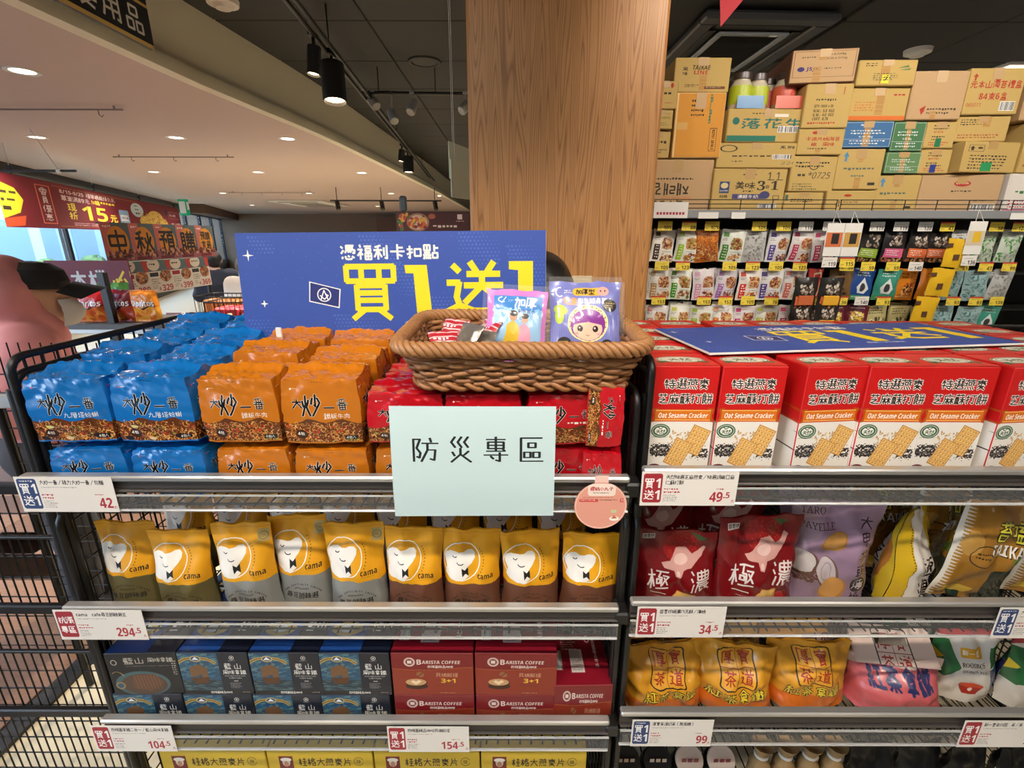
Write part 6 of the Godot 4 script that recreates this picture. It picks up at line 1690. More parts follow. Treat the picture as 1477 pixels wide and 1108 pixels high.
# ---------------------------------------------------------------- goods on the left rack
func goods_left():
	# noodles: 0 blue, 1 orange, 2 red
	var proto := []
	var names := ["blue", "orange", "red"]
	for k in 3:
		var mt := mat(Color.WHITE, 0.24, 0.0, tex_noodle(k))
		mt.clearcoat_enabled = true; mt.clearcoat = 0.6; mt.clearcoat_roughness = 0.12
		var ms := [softbox(0.149, 0.131, 0.116, 0.2, 0.0034, 20 + k, 18), softbox(0.149, 0.129, 0.116, 0.2, 0.004, 40 + k, 18)]
		proto.append([mt, ms])
	var base := [0, 0, 1, 1, 2, 2, 2]
	var xs := [-0.832, -0.676, -0.512, -0.358, -0.2, -0.05, 0.1]
	var n := 0
	for row in 4:
		for layer in 2:
			for c in 7:
				var k: int = base[c]
				if layer == 0 and row == 0 and c == 4: k = 1
				if layer == 0 and row > 0: continue      # hidden behind the front
				if row == 3 and c > 4: continue
				var where: String = (["in the lower front layer, ", "in the upper front layer, "][layer] + ["next to the wire side panel", "second from the wire side panel", "beside the blue packs", "second from the blue packs", "just before the paper notice", "behind the paper notice", "beside the pack on end"][c]) if row == 0 else ["", "in the second row", "in the third row", "in the back row by the board"][row]
				var extra: String = " under the wicker basket" if c >= 4 and row > 0 else ""
				var o = thing("noodle_multipack", "%s noodle multipack %s%s" % [names[k], where, extra], "noodle pack", Vector3.ZERO, 0, "%s noodle multipacks" % names[k])
				var mesh: ArrayMesh = proto[k][1][(c + row + layer) % 2]
				var b = part("wrapper", mesh, proto[k][0], o)
				b.position.y = 0.072
				var x: float = xs[c] + rng.randf_range(-0.004, 0.004) + (0.006 if layer == 0 else 0.0)
				var yb := 1.153 if layer == 0 else 1.264
				if layer == 0: b.scale = Vector3(0.97, 0.76, 0.97); b.position.y = 0.055
				var z := -0.9 - row * 0.128
				if row > 0: yb = 1.268 + row * 0.008 + rng.randf_range(-0.006, 0.008)
				if c >= 4 and layer == 1: yb = 1.264; b.scale.y = 0.78; b.position.y = 0.056
				o.position = Vector3(x, yb, z)
				o.rotation = Vector3(rng.randf_range(-0.02, 0.02), rng.randf_range(-0.05, 0.05), rng.randf_range(-0.012, 0.012))
				if row == 0 and c == 0: o.rotation.y = 0.06
	# the red pack turned on its side at the right end, two high
	for layer in 2:
		var o = thing("noodle_multipack", "red noodle multipack standing on end at the rack's right side, %s" % ["lower one", "upper one"][layer], "noodle pack", Vector3(0.175 - 0.0, 1.153 + layer * 0.112, -0.87), -0.08, "red noodle multipacks")
	for o in get_children():
		if o.has_meta("label") and String(o.get_meta("label")).contains("standing on end"):
			var b = part("wrapper", proto[2][1][0], proto[2][0], o)
			b.rotation.z = -PI / 2 if o.position.y > 1.2 else 0.0
			b.scale = Vector3(0.8, 0.52, 0.8) if o.position.y > 1.2 else Vector3(0.52, 0.8, 0.8)
			b.position.y = 0.066 if o.position.y > 1.2 else 0.055
	# coffee bags
	var cm := []
	for k in 3:
		var mt := mat(Color.WHITE, 0.5, 0.0, tex_cama(k))
		cm.append(mt)
	var kinds := ["olive", "grey", "brown"]
	var meshes := []
	for v in 4: meshes.append(pouch(0.128, 0.222, 0.062, true, 0.005, 60 + v))
	var C := [[-0.845, 0, -0.01], [-0.716, 0, 0.0], [-0.572, 1, 0.02], [-0.46, 1, 0.03], [-0.336, 1, 0.01], [-0.212, 2, 0.0], [-0.086, 2, 0.0], [0.042, 2, 0.01], [0.172, 2, -0.01]]
	for i in C.size():
		var q: Array = C[i]
		var side: String = ["the first from the wire side panel", "beside the grey-based bags", "beside the olive-based bags", "middle one of three", "beside the brown-based bags", "beside the grey-based bags", "under the white paper sign", "between two brown-based bags", "at the rack's right end"][i]
		var o = thing("coffee_bag", "yellow coffee bag with %s base, %s, front row" % [kinds[q[1]], side], "coffee bag", Vector3(q[0], 0.851, -0.885 - (0.02 if i in [0, 3] else 0.0)), rng.randf_range(-0.1, 0.1), "yellow coffee bags")
		var b = part("bag", meshes[i % 4], cm[q[1]], o)
		b.scale.y = [0.93, 0.9, 0.98, 1.0, 0.98, 0.94, 0.92, 0.9, 0.87][i]
		b.rotation.z = q[2]
	for i in 8:
		var o = thing("coffee_bag", "yellow coffee bag standing in the shaded back row of its shelf", "coffee bag", Vector3(-0.8 + i * 0.132, 0.85, -1.04), rng.randf_range(-0.1, 0.1), "yellow coffee bags in the back row")
		part("bag", meshes[i % 4], cm[0 if i < 2 else (1 if i < 5 else 2)], o)
	# blue coffee boxes
	var bf := mat(Color.WHITE, 0.35, 0.0, tex_bluebox())
	var bt := mat(Color.WHITE, 0.35, 0.0, tex_bluetop())
	var dark := mat(rgb(22, 28, 42), 0.4)
	var bl := mat(Color.WHITE, 0.4, 0.0, tex_bluelay())
	for layer in 2:
		for i in 4:
			var x: float = [-0.825, -0.664, -0.505, -0.349][i]
			var lay: bool = layer == 1 and i == 0
			var o = thing("coffee_box", "dark blue coffee box lying on its side on top of the others" if lay else "dark blue coffee box with a sailing ship, %s layer, %s" % [["lower", "upper"][layer], ["nearest the mesh side panel", "second from the mesh side panel", "third from the mesh side panel", "next to the red boxes"][i]], "coffee box", Vector3(x + (-0.008 if layer == 0 else 0.0), 0.529 + layer * 0.121, -0.9), (0.03 if lay else rng.randf_range(-0.01, 0.01)), "dark blue coffee boxes")
			_box_goods(o, 0.156, 0.12 if not lay else 0.118, 0.13, bl if lay else bf, bt, dark)
	# red coffee boxes
	var rf := mat(Color.WHITE, 0.35, 0.0, tex_barista())
	var rt := mat(Color.WHITE, 0.35, 0.0, tex_barista(true))
	var rs := mat(rgb(120, 20, 28), 0.4)
	for layer in 2:
		for i in 2:
			var o = thing("coffee_box", "dark red coffee box with a coffee cup, %s layer, %s" % [["lower", "upper"][layer], ["beside the blue boxes", "beside the upright red box"][i]], "coffee box", Vector3(-0.176 + i * 0.187, 0.529 + layer * 0.121, -0.9), rng.randf_range(-0.01, 0.01), "dark red coffee boxes")
			_box_goods(o, 0.183, 0.12, 0.13, rf, rt, rs)
	var o2 = thing("coffee_box", "dark red coffee box standing alone with its barcode face up", "coffee box", Vector3(0.163, 0.529, -0.91), 0.02, "dark red coffee boxes")
	_box_goods(o2, 0.134, 0.15, 0.15, rf, rt, rs)
	for i in 5:
		var o = thing("coffee_box", "coffee box in the dim back row behind the front stacks", "coffee box", Vector3(-0.75 + i * 0.2, 0.529, -1.1), 0, "coffee boxes in the back row")
		_box_goods(o, 0.183, 0.19, 0.13, bf if i < 3 else rf, bt if i < 3 else rt, dark if i < 3 else rs)
	# oat boxes on the lowest shelf
	var of := mat(Color.WHITE, 0.5, 0.0, tex_oat())
	var oy := mat(rgb(206, 172, 44), 0.5)
	for i in 4:
		var o = thing("oatmeal_box", "yellow oatmeal box on the lowest shelf, %s" % ["at the mesh side", "second from the mesh side", "third from the mesh side", "next to the crackers' rack"][i], "oatmeal box", Vector3(-0.73 + i * 0.262, 0.228, -0.93), 0, "yellow oatmeal boxes")
		_box_goods(o, 0.258, 0.222, 0.16, of, oy, oy)

func _box_goods(o, w: float, h: float, d: float, front: Material, top: Material, side: Material):
	var m := MB.new()
	m.box(Vector3(0, h * 0.5, 0), Vector3(w, h, d), 0.0015)
	part("carton", m, side, o)
	m = MB.new()
	var z := d * 0.5 + 0.0002
	m.quad(Vector3(-w * 0.495, h * 0.99, z), Vector3(w * 0.495, h * 0.99, z), Vector3(w * 0.495, h * 0.01, z), Vector3(-w * 0.495, h * 0.01, z), Vector3(0, 0, 1), Rect2(0, 0, 1, 1))
	part("front_face", m, front, o)
	m = MB.new()
	m.quad(Vector3(-w * 0.49, h + 0.0004, -d * 0.48), Vector3(w * 0.49, h + 0.0004, -d * 0.48), Vector3(w * 0.49, h + 0.0004, d * 0.48), Vector3(-w * 0.49, h + 0.0004, d * 0.48), Vector3(0, 1, 0), Rect2(0, 0, 1, 1))
	part("top_flap", m, top, o)

# ---------------------------------------------------------------- goods on the right rack
func goods_right():
	var cf := mat(Color.WHITE, 0.38, 0.0, tex_cracker())
	var ct := mat(Color.WHITE, 0.38, 0.0, tex_cracker_top())
	var m := MB.new()
	var W := 0.121
	var H := 0.222
	var D := 0.098
	m.box(Vector3(0, H * 0.5, 0), Vector3(W, H, D), 0.0015, {"f": Rect2(0, 0, 1, 1), "k": Rect2(0, 0, 1, 1), "l": Rect2(0.0, 0, 0.01, 1), "r": Rect2(0.0, 0, 0.01, 1)}, Rect2(0.5, 0.02, 0, 0))
	var body := m.done()
	m = MB.new()
	for q in [-0.5, 0.0]:
		m.quad(Vector3(-W * 0.49, H + 0.0006, D * q + 0.001), Vector3(W * 0.49, H + 0.0006, D * q + 0.001), Vector3(W * 0.49, H + 0.0006 + (0.001 if q == 0.0 else 0.0), D * (q + 0.5) - 0.001), Vector3(-W * 0.49, H + 0.0006, D * (q + 0.5) - 0.001), Vector3(0, 1, 0), Rect2(0, 0.5 + q, 1, 0.5))
	var flap := m.done()
	var X := [0.328, 0.452, 0.6, 0.726, 0.848, 0.978, 1.102, 1.226]
	for row in 5:
		for i in X.size():
			var where: String = ["in the front row on the rack", "in the second row", "in the row under the lying blue board", "in the row under the lying blue board", "in the back row"][row]
			if row == 0: where = ["beside the wire divider", "second from the wire divider", "turned slightly, third from the divider", "fourth from the divider", "fifth from the divider", "sixth from the divider", "seventh from the divider", "eighth from the divider"][i] + ", front row"
			var o = thing("cracker_box", "red and white oat cracker box %s" % where, "cracker box", Vector3(X[i] + rng.randf_range(-0.002, 0.002), 1.2, -0.905 - row * 0.102), (0.10 if row == 0 and i == 2 else (0.12 if row == 0 and i == 5 else rng.randf_range(-0.02, 0.02))), "oat cracker boxes")
			part("carton", body, cf, o)
			part("top_flap", flap, ct, o)
	# a low riser under the boxes
	m = MB.new(); m.box(Vector3(0.86, 1.186, -1.11), Vector3(1.1, 0.024, 0.5), 0.003)
	solo("riser_board", m, M.paper, "white board under the cracker boxes", "board")
	# snack bags, second shelf
	var foil := func(im): 
		var q := mat(Color.WHITE, 0.26, 0.0, im)
		q.clearcoat_enabled = true; q.clearcoat = 0.4; q.clearcoat_roughness = 0.15
		return q
	var red = foil.call(tex_richred())
	var taro = foil.call(tex_taro())
	var yel = foil.call(tex_richyellow())
	var tai = foil.call(tex_taikae())
	var rp := [pouch(0.185, 0.185, 0.07, true, 0.008, 81), pouch(0.19, 0.22, 0.07, true, 0.009, 82)]
	var items := [
		["snack_bag", "red chocolate wafer bag next to the wire divider", rp[0], red, Vector3(0.365, 0.858, -0.9), -0.05], ["snack_bag", "taller red chocolate wafer bag beside the mauve taro bag", rp[1], red, Vector3(0.54, 0.858, -0.9), 0.08],
		["snack_bag", "mauve taro crisp bag with vertical lettering", pouch(0.185, 0.245, 0.075, true, 0.01, 83), taro, Vector3(0.72, 0.858, -0.93), -0.15], ["snack_bag", "white and yellow wafer bag turned edge on", pouch(0.12, 0.235, 0.08, true, 0.009, 84), yel, Vector3(0.89, 0.858, -0.92), 0.55],
		["snack_bag", "mustard seaweed snack bag leaning at the right, front one", pouch(0.19, 0.25, 0.06, false, 0.009, 85), tai, Vector3(1.02, 0.873, -0.9), 0.1], ["snack_bag", "mustard seaweed snack bag leaning behind the front one", pouch(0.19, 0.24, 0.05, false, 0.009, 86), tai, Vector3(0.99, 0.873, -0.99), 0.3],
		["snack_bag", "mustard seaweed snack bag farthest to the right", pouch(0.19, 0.25, 0.06, false, 0.009, 87), tai, Vector3(1.25, 0.858, -0.93), -0.1],
		["snack_bag", "red wafer bag in the dim second row by the divider", rp[1], red, Vector3(0.36, 0.858, -1.03), 0.05], ["snack_bag", "red wafer bag in the dim second row behind the taller bag", rp[1], red, Vector3(0.53, 0.858, -1.04), -0.1], ["snack_bag", "mauve taro bag in the dim second row", pouch(0.185, 0.25, 0.06, true, 0.01, 88), taro, Vector3(0.75, 0.858, -1.05), 0.1], ["snack_bag", "mustard snack bag standing in the dim second row", pouch(0.18, 0.24, 0.06, true, 0.01, 89), tai, Vector3(0.93, 0.858, -1.06), 0.0],
	]
	# tea bags, third shelf
	var tea = foil.call(tex_tea(false))
	var teap = foil.call(tex_tea(true))
	tea.roughness = 0.4; teap.roughness = 0.4
	var roo = foil.call(tex_rooibos())
	var tm := []
	for v in 3: tm.append(pouch(0.2, 0.16, 0.11, true, 0.011, 91 + v, Rect2(0, 0, 1, 1), 22, 24))
	items.append_array([
		["tea_bag_pack", "orange tea latte bag beside the wire divider", tm[0], tea, Vector3(0.375, 0.547, -0.93), 0.12], ["tea_bag_pack", "orange tea latte bag, the middle of three in front", tm[1], tea, Vector3(0.545, 0.547, -0.93), -0.1], ["tea_bag_pack", "orange tea latte bag beside the pink one", tm[2], tea, Vector3(0.735, 0.547, -0.94), -0.05], ["tea_bag_pack", "pink and cream tea latte bag with a handle slot", pouch(0.22, 0.12, 0.13, true, 0.01, 96, Rect2(0, 0.5, 1, 0.5)), teap, Vector3(0.945, 0.547, -0.93), -0.12],
		["tea_bag_pack", "orange tea latte bag in the second row by the divider", tm[1], tea, Vector3(0.36, 0.547, -1.08), 0.0], ["tea_bag_pack", "orange tea latte bag in the second row, middle", tm[2], tea, Vector3(0.6, 0.547, -1.08), 0.1], ["tea_bag_pack", "pink tea latte bag in the second row", pouch(0.22, 0.14, 0.12, true, 0.01, 97), teap, Vector3(0.86, 0.547, -1.09), 0.1],
		["tea_bag_pack", "white rooibos tea bag beside the pink tea bag", pouch(0.15, 0.18, 0.08, true, 0.007, 98), roo, Vector3(1.13, 0.547, -0.95), -0.1], ["tea_bag_pack", "white rooibos tea bag farther right on the shelf", pouch(0.15, 0.185, 0.08, true, 0.007, 99), roo, Vector3(1.28, 0.547, -0.93), 0.1], ["tea_bag_pack", "white rooibos tea bag in the second row", pouch(0.15, 0.19, 0.08, true, 0.007, 100), roo, Vector3(1.1, 0.547, -1.08), 0.1],
	])
	for q in items:
		var o = thing(q[0], q[1], "snack bag" if q[0] == "snack_bag" else "tea bag", q[4], q[5], "snack bags on the second shelf" if q[0] == "snack_bag" else "tea bags on the third shelf")
		var b = part("bag", q[2], q[3], o)
		if String(q[1]).contains("leaning"): b.rotation.z = -0.16
		if String(q[1]).contains("orange"):
			# the paper flap folded over the top
			var fl := MB.new()
			fl.box(Vector3(0.0, 0.165, -0.004), Vector3(0.17, 0.045, 0.002), 0.0005)
			var f2 = part("top_flap", fl, M.tea_flap, o)
			f2.rotation = Vector3(-0.25, 0.0, rng.randf_range(-0.12, 0.12))
		if String(q[1]).contains("handle"):
			var fl := MB.new()
			for e in [[0.0, 0.095, 1.0, 0.02], [0.0, 0.0375, 1.0, 0.045], [-0.35, 0.0725, 0.3, 0.025], [0.35, 0.0725, 0.3, 0.025]]:
				fl.box(Vector3(e[0] * 0.19, e[1], 0), Vector3(e[2] * 0.19, e[3], 0.003), 0.0, {"f": Rect2(0.5 + e[0] - e[2] * 0.5, 0.5 - (e[1] + e[3] * 0.5) * 4.2, e[2], e[3] * 4.2)}, Rect2(0.05, 0.05, 0, 0))
			var f2 = part("handle", fl, teap, o)
			f2.position = Vector3(0, 0.098, 0.03)
			f2.rotation.x = -0.95
	# jars and cloth-wrapped bundles on the lowest shelf
	var lidm := mat(rgb(20, 20, 22), 0.35)
	var palem := mat(rgb(196, 176, 160), 0.5)
	for i in 4:
		var o = thing("lidded_jar", "dark jar with a %s round lid label beside the hemp bundles" % ["black", "black", "pale pink", "pale pink"][i], "jar", Vector3(0.3 + i * 0.083, 0.2, -0.93), 0, "jars on the lowest shelf")
		m = MB.new(); m.lathe([V(0, 0), V(0.035, 0), V(0.037, 0.01), V(0.037, 0.1), V(0.03, 0.118), V(0, 0.118)], Vector3.ZERO, Vector3(0, 1, 0), 20); part("jar", m, lidm, o)
		m = MB.new(); m.lathe([V(0, 0.0), V(0.036, 0.0), V(0.036, 0.006), V(0, 0.006)], Vector3(0, 0.142, 0.02), Vector3(0, 0.55, 0.83).normalized(), 24); part("lid", m, lidm if i < 2 else palem, o)
		m = MB.new()
		for e in 3: m.box(Vector3(-0.016 + e * 0.016, 0.149, 0.0285), Vector3(0.011, 0.011, 0.001))
		var pr = part("lid_print", m, palem if i < 2 else mat(rgb(120, 40, 50), 0.5), o)
		pr.rotation.x = -0.0
	for i in 4:
		var o = thing("cloth_bundle", "hemp-cloth wrapped bundle tied with string on the lowest shelf", "bundle", Vector3(0.66 + i * 0.064, 0.2, -0.92), 0, "hemp-cloth bundles")
		m = MB.new(); m.lathe([V(0, 0), V(0.027, 0), V(0.03, 0.05), V(0.026, 0.12), V(0.014, 0.145), V(0.019, 0.165), V(0.028, 0.185), V(0.012, 0.178), V(0, 0.172)], Vector3.ZERO, Vector3(0, 1, 0), 11); part("cloth", m, mat(rgb(150, 120, 78), 0.9), o)
		m = MB.new(); m.lathe([V(0.014, 0.142), V(0.018, 0.145), V(0.018, 0.15), V(0.014, 0.153)], Vector3.ZERO, Vector3(0, 1, 0), 12); part("string", m, M.string, o)
	for i in 5:
		var o = thing("dark_bag", "black foil bag in the shade of the lowest shelf", "bag", Vector3(0.98 + i * 0.13, 0.2, -0.95), 0.1 * i, "black foil bags")
		part("bag", pouch(0.125, 0.15, 0.06, true, 0.008, 110 + i), lidm, o)

# ---------------------------------------------------------------- signs and the basket
func signs():
	M.board = mat(Color.WHITE, 0.5, 0.0, tex_board())
	var o = thing("promotion_board", "blue buy-one-get-one promotion board standing behind the noodles", "sign board", Vector3(-0.285, 1.4, -1.16))
	var m := MB.new()
	m.box(Vector3(0, 0.131, 0), Vector3(0.735, 0.262, 0.005), 0.001)
	part("backing", m, M.paper, o)
	m = MB.new()
	m.quad(Vector3(-0.367, 0.262, 0.0028), Vector3(0.367, 0.262, 0.0028), Vector3(0.367, 0, 0.0028), Vector3(-0.367, 0, 0.0028), Vector3(0, 0, 1), Rect2(0, 0, 1, 1))
	part("printed_face", m, M.board, o)
	o.rotation = Vector3(-0.09, 0.0, 0.012)
	# its white clip stand
	var st = thing("sign_stand", "small white plastic stand clipped to the foot of the blue board", "stand", Vector3(-0.55, 1.385, -1.12))
	m = MB.new(); m.box(Vector3(0, 0.03, 0.006), Vector3(0.014, 0.06, 0.006), 0.002); part("clip", m, M.white_paint, st)
	m = MB.new(); m.tube([Vector3(-0.022, 0.0, 0.012), Vector3(0.026, 0.004, 0.022)], 0.009, 10); part("foot", m, M.white_paint, st)
	# the same board lying on the crackers
	var l = thing("promotion_board", "blue promotion board lying flat on top of the cracker boxes", "sign board", Vector3(0.735, 1.43, -1.1))
	m = MB.new(); m.box(Vector3(0, 0, 0), Vector3(0.735, 0.005, 0.262), 0.001); part("backing", m, M.paper, l)
	m = MB.new(); m.quad(Vector3(-0.367, 0.0028, -0.131), Vector3(0.367, 0.0028, -0.131), Vector3(0.367, 0.0028, 0.131), Vector3(-0.367, 0.0028, 0.131), Vector3(0, 1, 0), Rect2(0, 0, 1, 1)); part("printed_face", m, M.board, l)
	l.rotation = Vector3(0.0, 0.14, 0.0)
	# the pale paper notice
	var P := []
	var U := []
	for j in 9:
		var r := []
		var u := []
		for i in 13:
			var a := i / 12.0
			var b := j / 8.0
			var z := -0.012 * pow(1.0 - b, 2.0) + 0.0015 * sin(a * 3.0 + b * 2.0) + (0.0015 if j == 6 else 0.0)
			r.append(Vector3(-0.1485 + a * 0.297, 0.215 * (1.0 - b), z)); u.append(V(a, b))
		P.append(r); U.append(u)
	m = MB.new()
	m.grid(P, U, Vector3(0, 0, 1))
	solo("paper_notice", m, mat(Color.WHITE, 0.85, 0.0, tex_paper()), "pale green paper notice with four large black characters on the rack", "paper sign", Vector3(-0.07, 1.148, -0.787))
	# the round pink tag
	var rd = thing("round_tag", "round pink tag hanging from the right end of the noodle shelf", "tag", Vector3(0.166, 1.17, -0.787))
	m = MB.new()
	for k in 40:
		var a0 := TAU * k / 40
		var a1 := TAU * (k + 1) / 40
		var p0 := Vector3(cos(a0), sin(a0), 0) * 0.049
		var p1 := Vector3(cos(a1), sin(a1), 0) * 0.049
		m.tri(Vector3.ZERO, p0, p1, Vector3(0, 0, 1), Vector3(0, 0, 1), Vector3(0, 0, 1), V(0.5, 0.5), V(0.5 + cos(a0) * 0.5, 0.5 - sin(a0) * 0.5), V(0.5 + cos(a1) * 0.5, 0.5 - sin(a1) * 0.5))
	m.lathe([V(0.049, 0), V(0.049, -0.0008), V(0, -0.0008)], Vector3.ZERO, Vector3(0, 0, 1), 40)
	part("disc", m, mat(Color.WHITE, 0.5, 0.0, tex_round()), rd)
	m = MB.new(); m.box(Vector3(0, 0.053, -0.003), Vector3(0.025, 0.016, 0.001)); part("clip", m, mat(rgb(232, 196, 182), 0.4), rd)

func rope(m: MB, path: Array, r: float, strands: int, twist: float, rad: float, closed := true):
	var n := path.size()
	for s in strands:
		var pts := []
		for i in n:
			var a: Vector3 = path[(i - 1 + n) % n]
			var b: Vector3 = path[(i + 1) % n]
			var d := (b - a).normalized()
			var x := Vector3(0, 1, 0).cross(d).normalized()
			var y := d.cross(x)
			var an := TAU * (s / float(strands) + twist * i / n)
			pts.append(path[i] + (x * cos(an) + y * sin(an)) * r)
		m.tube(pts, rad, 6, closed)

func loop(w: float, d: float, r: float, y: float, n: int) -> Array:
	# points evenly along a rounded rectangle
	var raw := []
	for q in 4:
		var cx := (w * 0.5 - r) * (1.0 if q in [0, 3] else -1.0)
		var cz := (d * 0.5 - r) * (1.0 if q in [0, 1] else -1.0)
		for k in 9:
			var a := PI / 2 * q + PI / 2 * k / 8.0
			raw.append(Vector3(cx + cos(a) * r, y, cz + sin(a) * r))
	var total := 0.0
	for i in raw.size(): total += raw[i].distance_to(raw[(i + 1) % raw.size()])
	var out := []
	var step := total / n
	var i := 0
	var pos: Vector3 = raw[0]
	var left := 0.0
	while out.size() < n:
		out.append(pos)
		left = step
		while left > 1e-9:
			var nx: Vector3 = raw[(i + 1) % raw.size()]
			var l := pos.distance_to(nx)
			if l > left:
				pos = pos.move_toward(nx, left); left = 0.0
			else:
				pos = nx; left -= l; i = (i + 1) % raw.size()
	return out

func basket():
	var o = thing("wicker_basket", "shallow brown wicker basket resting on the red noodle packs", "basket", Vector3(0.018, 1.386, -0.972))
	o.rotation = Vector3(0.03, 0, 0)
	var mats := [mat(rgb(146, 98, 56), 0.42), mat(rgb(126, 80, 44), 0.45), mat(rgb(160, 112, 68), 0.42)]
	var m: MB
	# base boards of straight canes
	for i in 20:
		m = MB.new()
		m.tube([Vector3(-0.19, 0.006, -0.13 + i * 0.0137), Vector3(0.19, 0.006, -0.13 + i * 0.0137)], 0.006, 6)
		part("base_cane", m, mats[i % 2], o)
	var stakes := 44
	for row in 9:
		var f := row / 8.0
		var path := loop(0.39 + 0.05 * f, 0.275 + 0.035 * f, 0.05, 0.012 + f * 0.058, stakes * 4)
		for i in path.size():
			var c := Vector3(0, path[i].y, 0)
			var dirv: Vector3 = (path[i] - c).normalized()
			path[i] += dirv * 0.0052 * sin(TAU * i / 8.0 + row * PI) + Vector3(0, 0.0016 * sin(i * 0.35 + row * 2.0), 0)
		m = MB.new()
		m.tube(path, 0.0052, 6, true)
		part("weave_strand", m, mats[row % 3], o)
	var b0 := loop(0.39, 0.275, 0.05, 0.004, stakes)
	var b1 := loop(0.44, 0.312, 0.05, 0.08, stakes)
	for i in stakes:
		m = MB.new()
		m.tube([b0[i], b1[i]], 0.0034, 5)
		part("stake", m, mats[1], o)
	m = MB.new()
	rope(m, loop(0.455, 0.322, 0.055, 0.082, 220), 0.0095, 4, 26, 0.0062)
	part("rim", m, mats[2], o)
	m = MB.new()
	rope(m, loop(0.395, 0.28, 0.05, 0.008, 160), 0.006, 2, 20, 0.005)
	part("foot_rope", m, mats[0], o)
	# contents
	var clear := func(im):
		var q := mat(Color.WHITE, 0.3, 0.0, im)
		q.clearcoat_enabled = true; q.clearcoat = 0.8; q.clearcoat_roughness = 0.08
		return q
	var items := [["raincoat_pack", "pink-edged raincoat packet with two people printed on it, in the basket", 0.128, 0.155, clear.call(tex_raincoat(false)), Vector3(0.003, 1.4, -0.955), 0.02, -0.06], ["raincoat_pack", "lilac child's raincoat packet with a purple-haired doll print, in the basket", 0.15, 0.172, clear.call(tex_raincoat(true)), Vector3(0.148, 1.4, -0.96), -0.08, 0.0]]
	for q in items:
		var t = thing(q[0], q[1], "raincoat", q[5], q[6], "raincoat packets")
		t.rotation.x = -0.38
		t.rotation.z = q[7]
		part("packet", pouch(q[2], q[3], 0.03, false, 0.004, 130 + int(q[2] * 100), Rect2(0, 0, 1, 1), 12, 14), q[4], t)
		var f := MB.new()
		f.box(Vector3(0, q[3] + 0.004, 0), Vector3(q[2] * 1.02, 0.014, 0.0012)); f.box(Vector3(-q[2] * 0.5 - 0.002, q[3] * 0.5, 0), Vector3(0.01, q[3], 0.001)); f.box(Vector3(q[2] * 0.5 + 0.002, q[3] * 0.5, 0), Vector3(0.01, q[3], 0.001))
		part("clear_margin", f, M.clear, t)
	var pk := mat(Color.WHITE, 0.3, 0.0, tex_packet())
	var sil := mat(rgb(150, 140, 130), 0.25, 0.6)
	for i in 6:
		var t = thing("foil_sachet", "small %s sachet lying in the wicker basket" % ["red printed", "silver foil"][1 if i in [2, 4] else 0], "sachet", Vector3(-0.13 + (i % 3) * 0.032, 1.425 + (i / 3) * 0.016, -0.92 - (i % 2) * 0.05), 0.3 - i * 0.25, "sachets in the basket")
		t.rotation.x = -0.7
		part("sachet", pouch(0.06, 0.055, 0.014, false, 0.003, 150 + i, Rect2(0, 0, 1, 1), 8, 8), sil if i in [2, 4] else pk, t)
	for i in 2:
		var t = thing("spare_packet", "crumpled clear packet lying behind the raincoats in the basket", "packet", Vector3(-0.02 + i * 0.2, 1.395, -1.05), 0.2 * i, "clear packets")
		t.rotation.x = -0.9
		part("packet", pouch(0.11, 0.1, 0.02, false, 0.006, 160 + i, Rect2(0, 0, 1, 1), 10, 10), mat(rgb(196, 170, 190), 0.3), t)

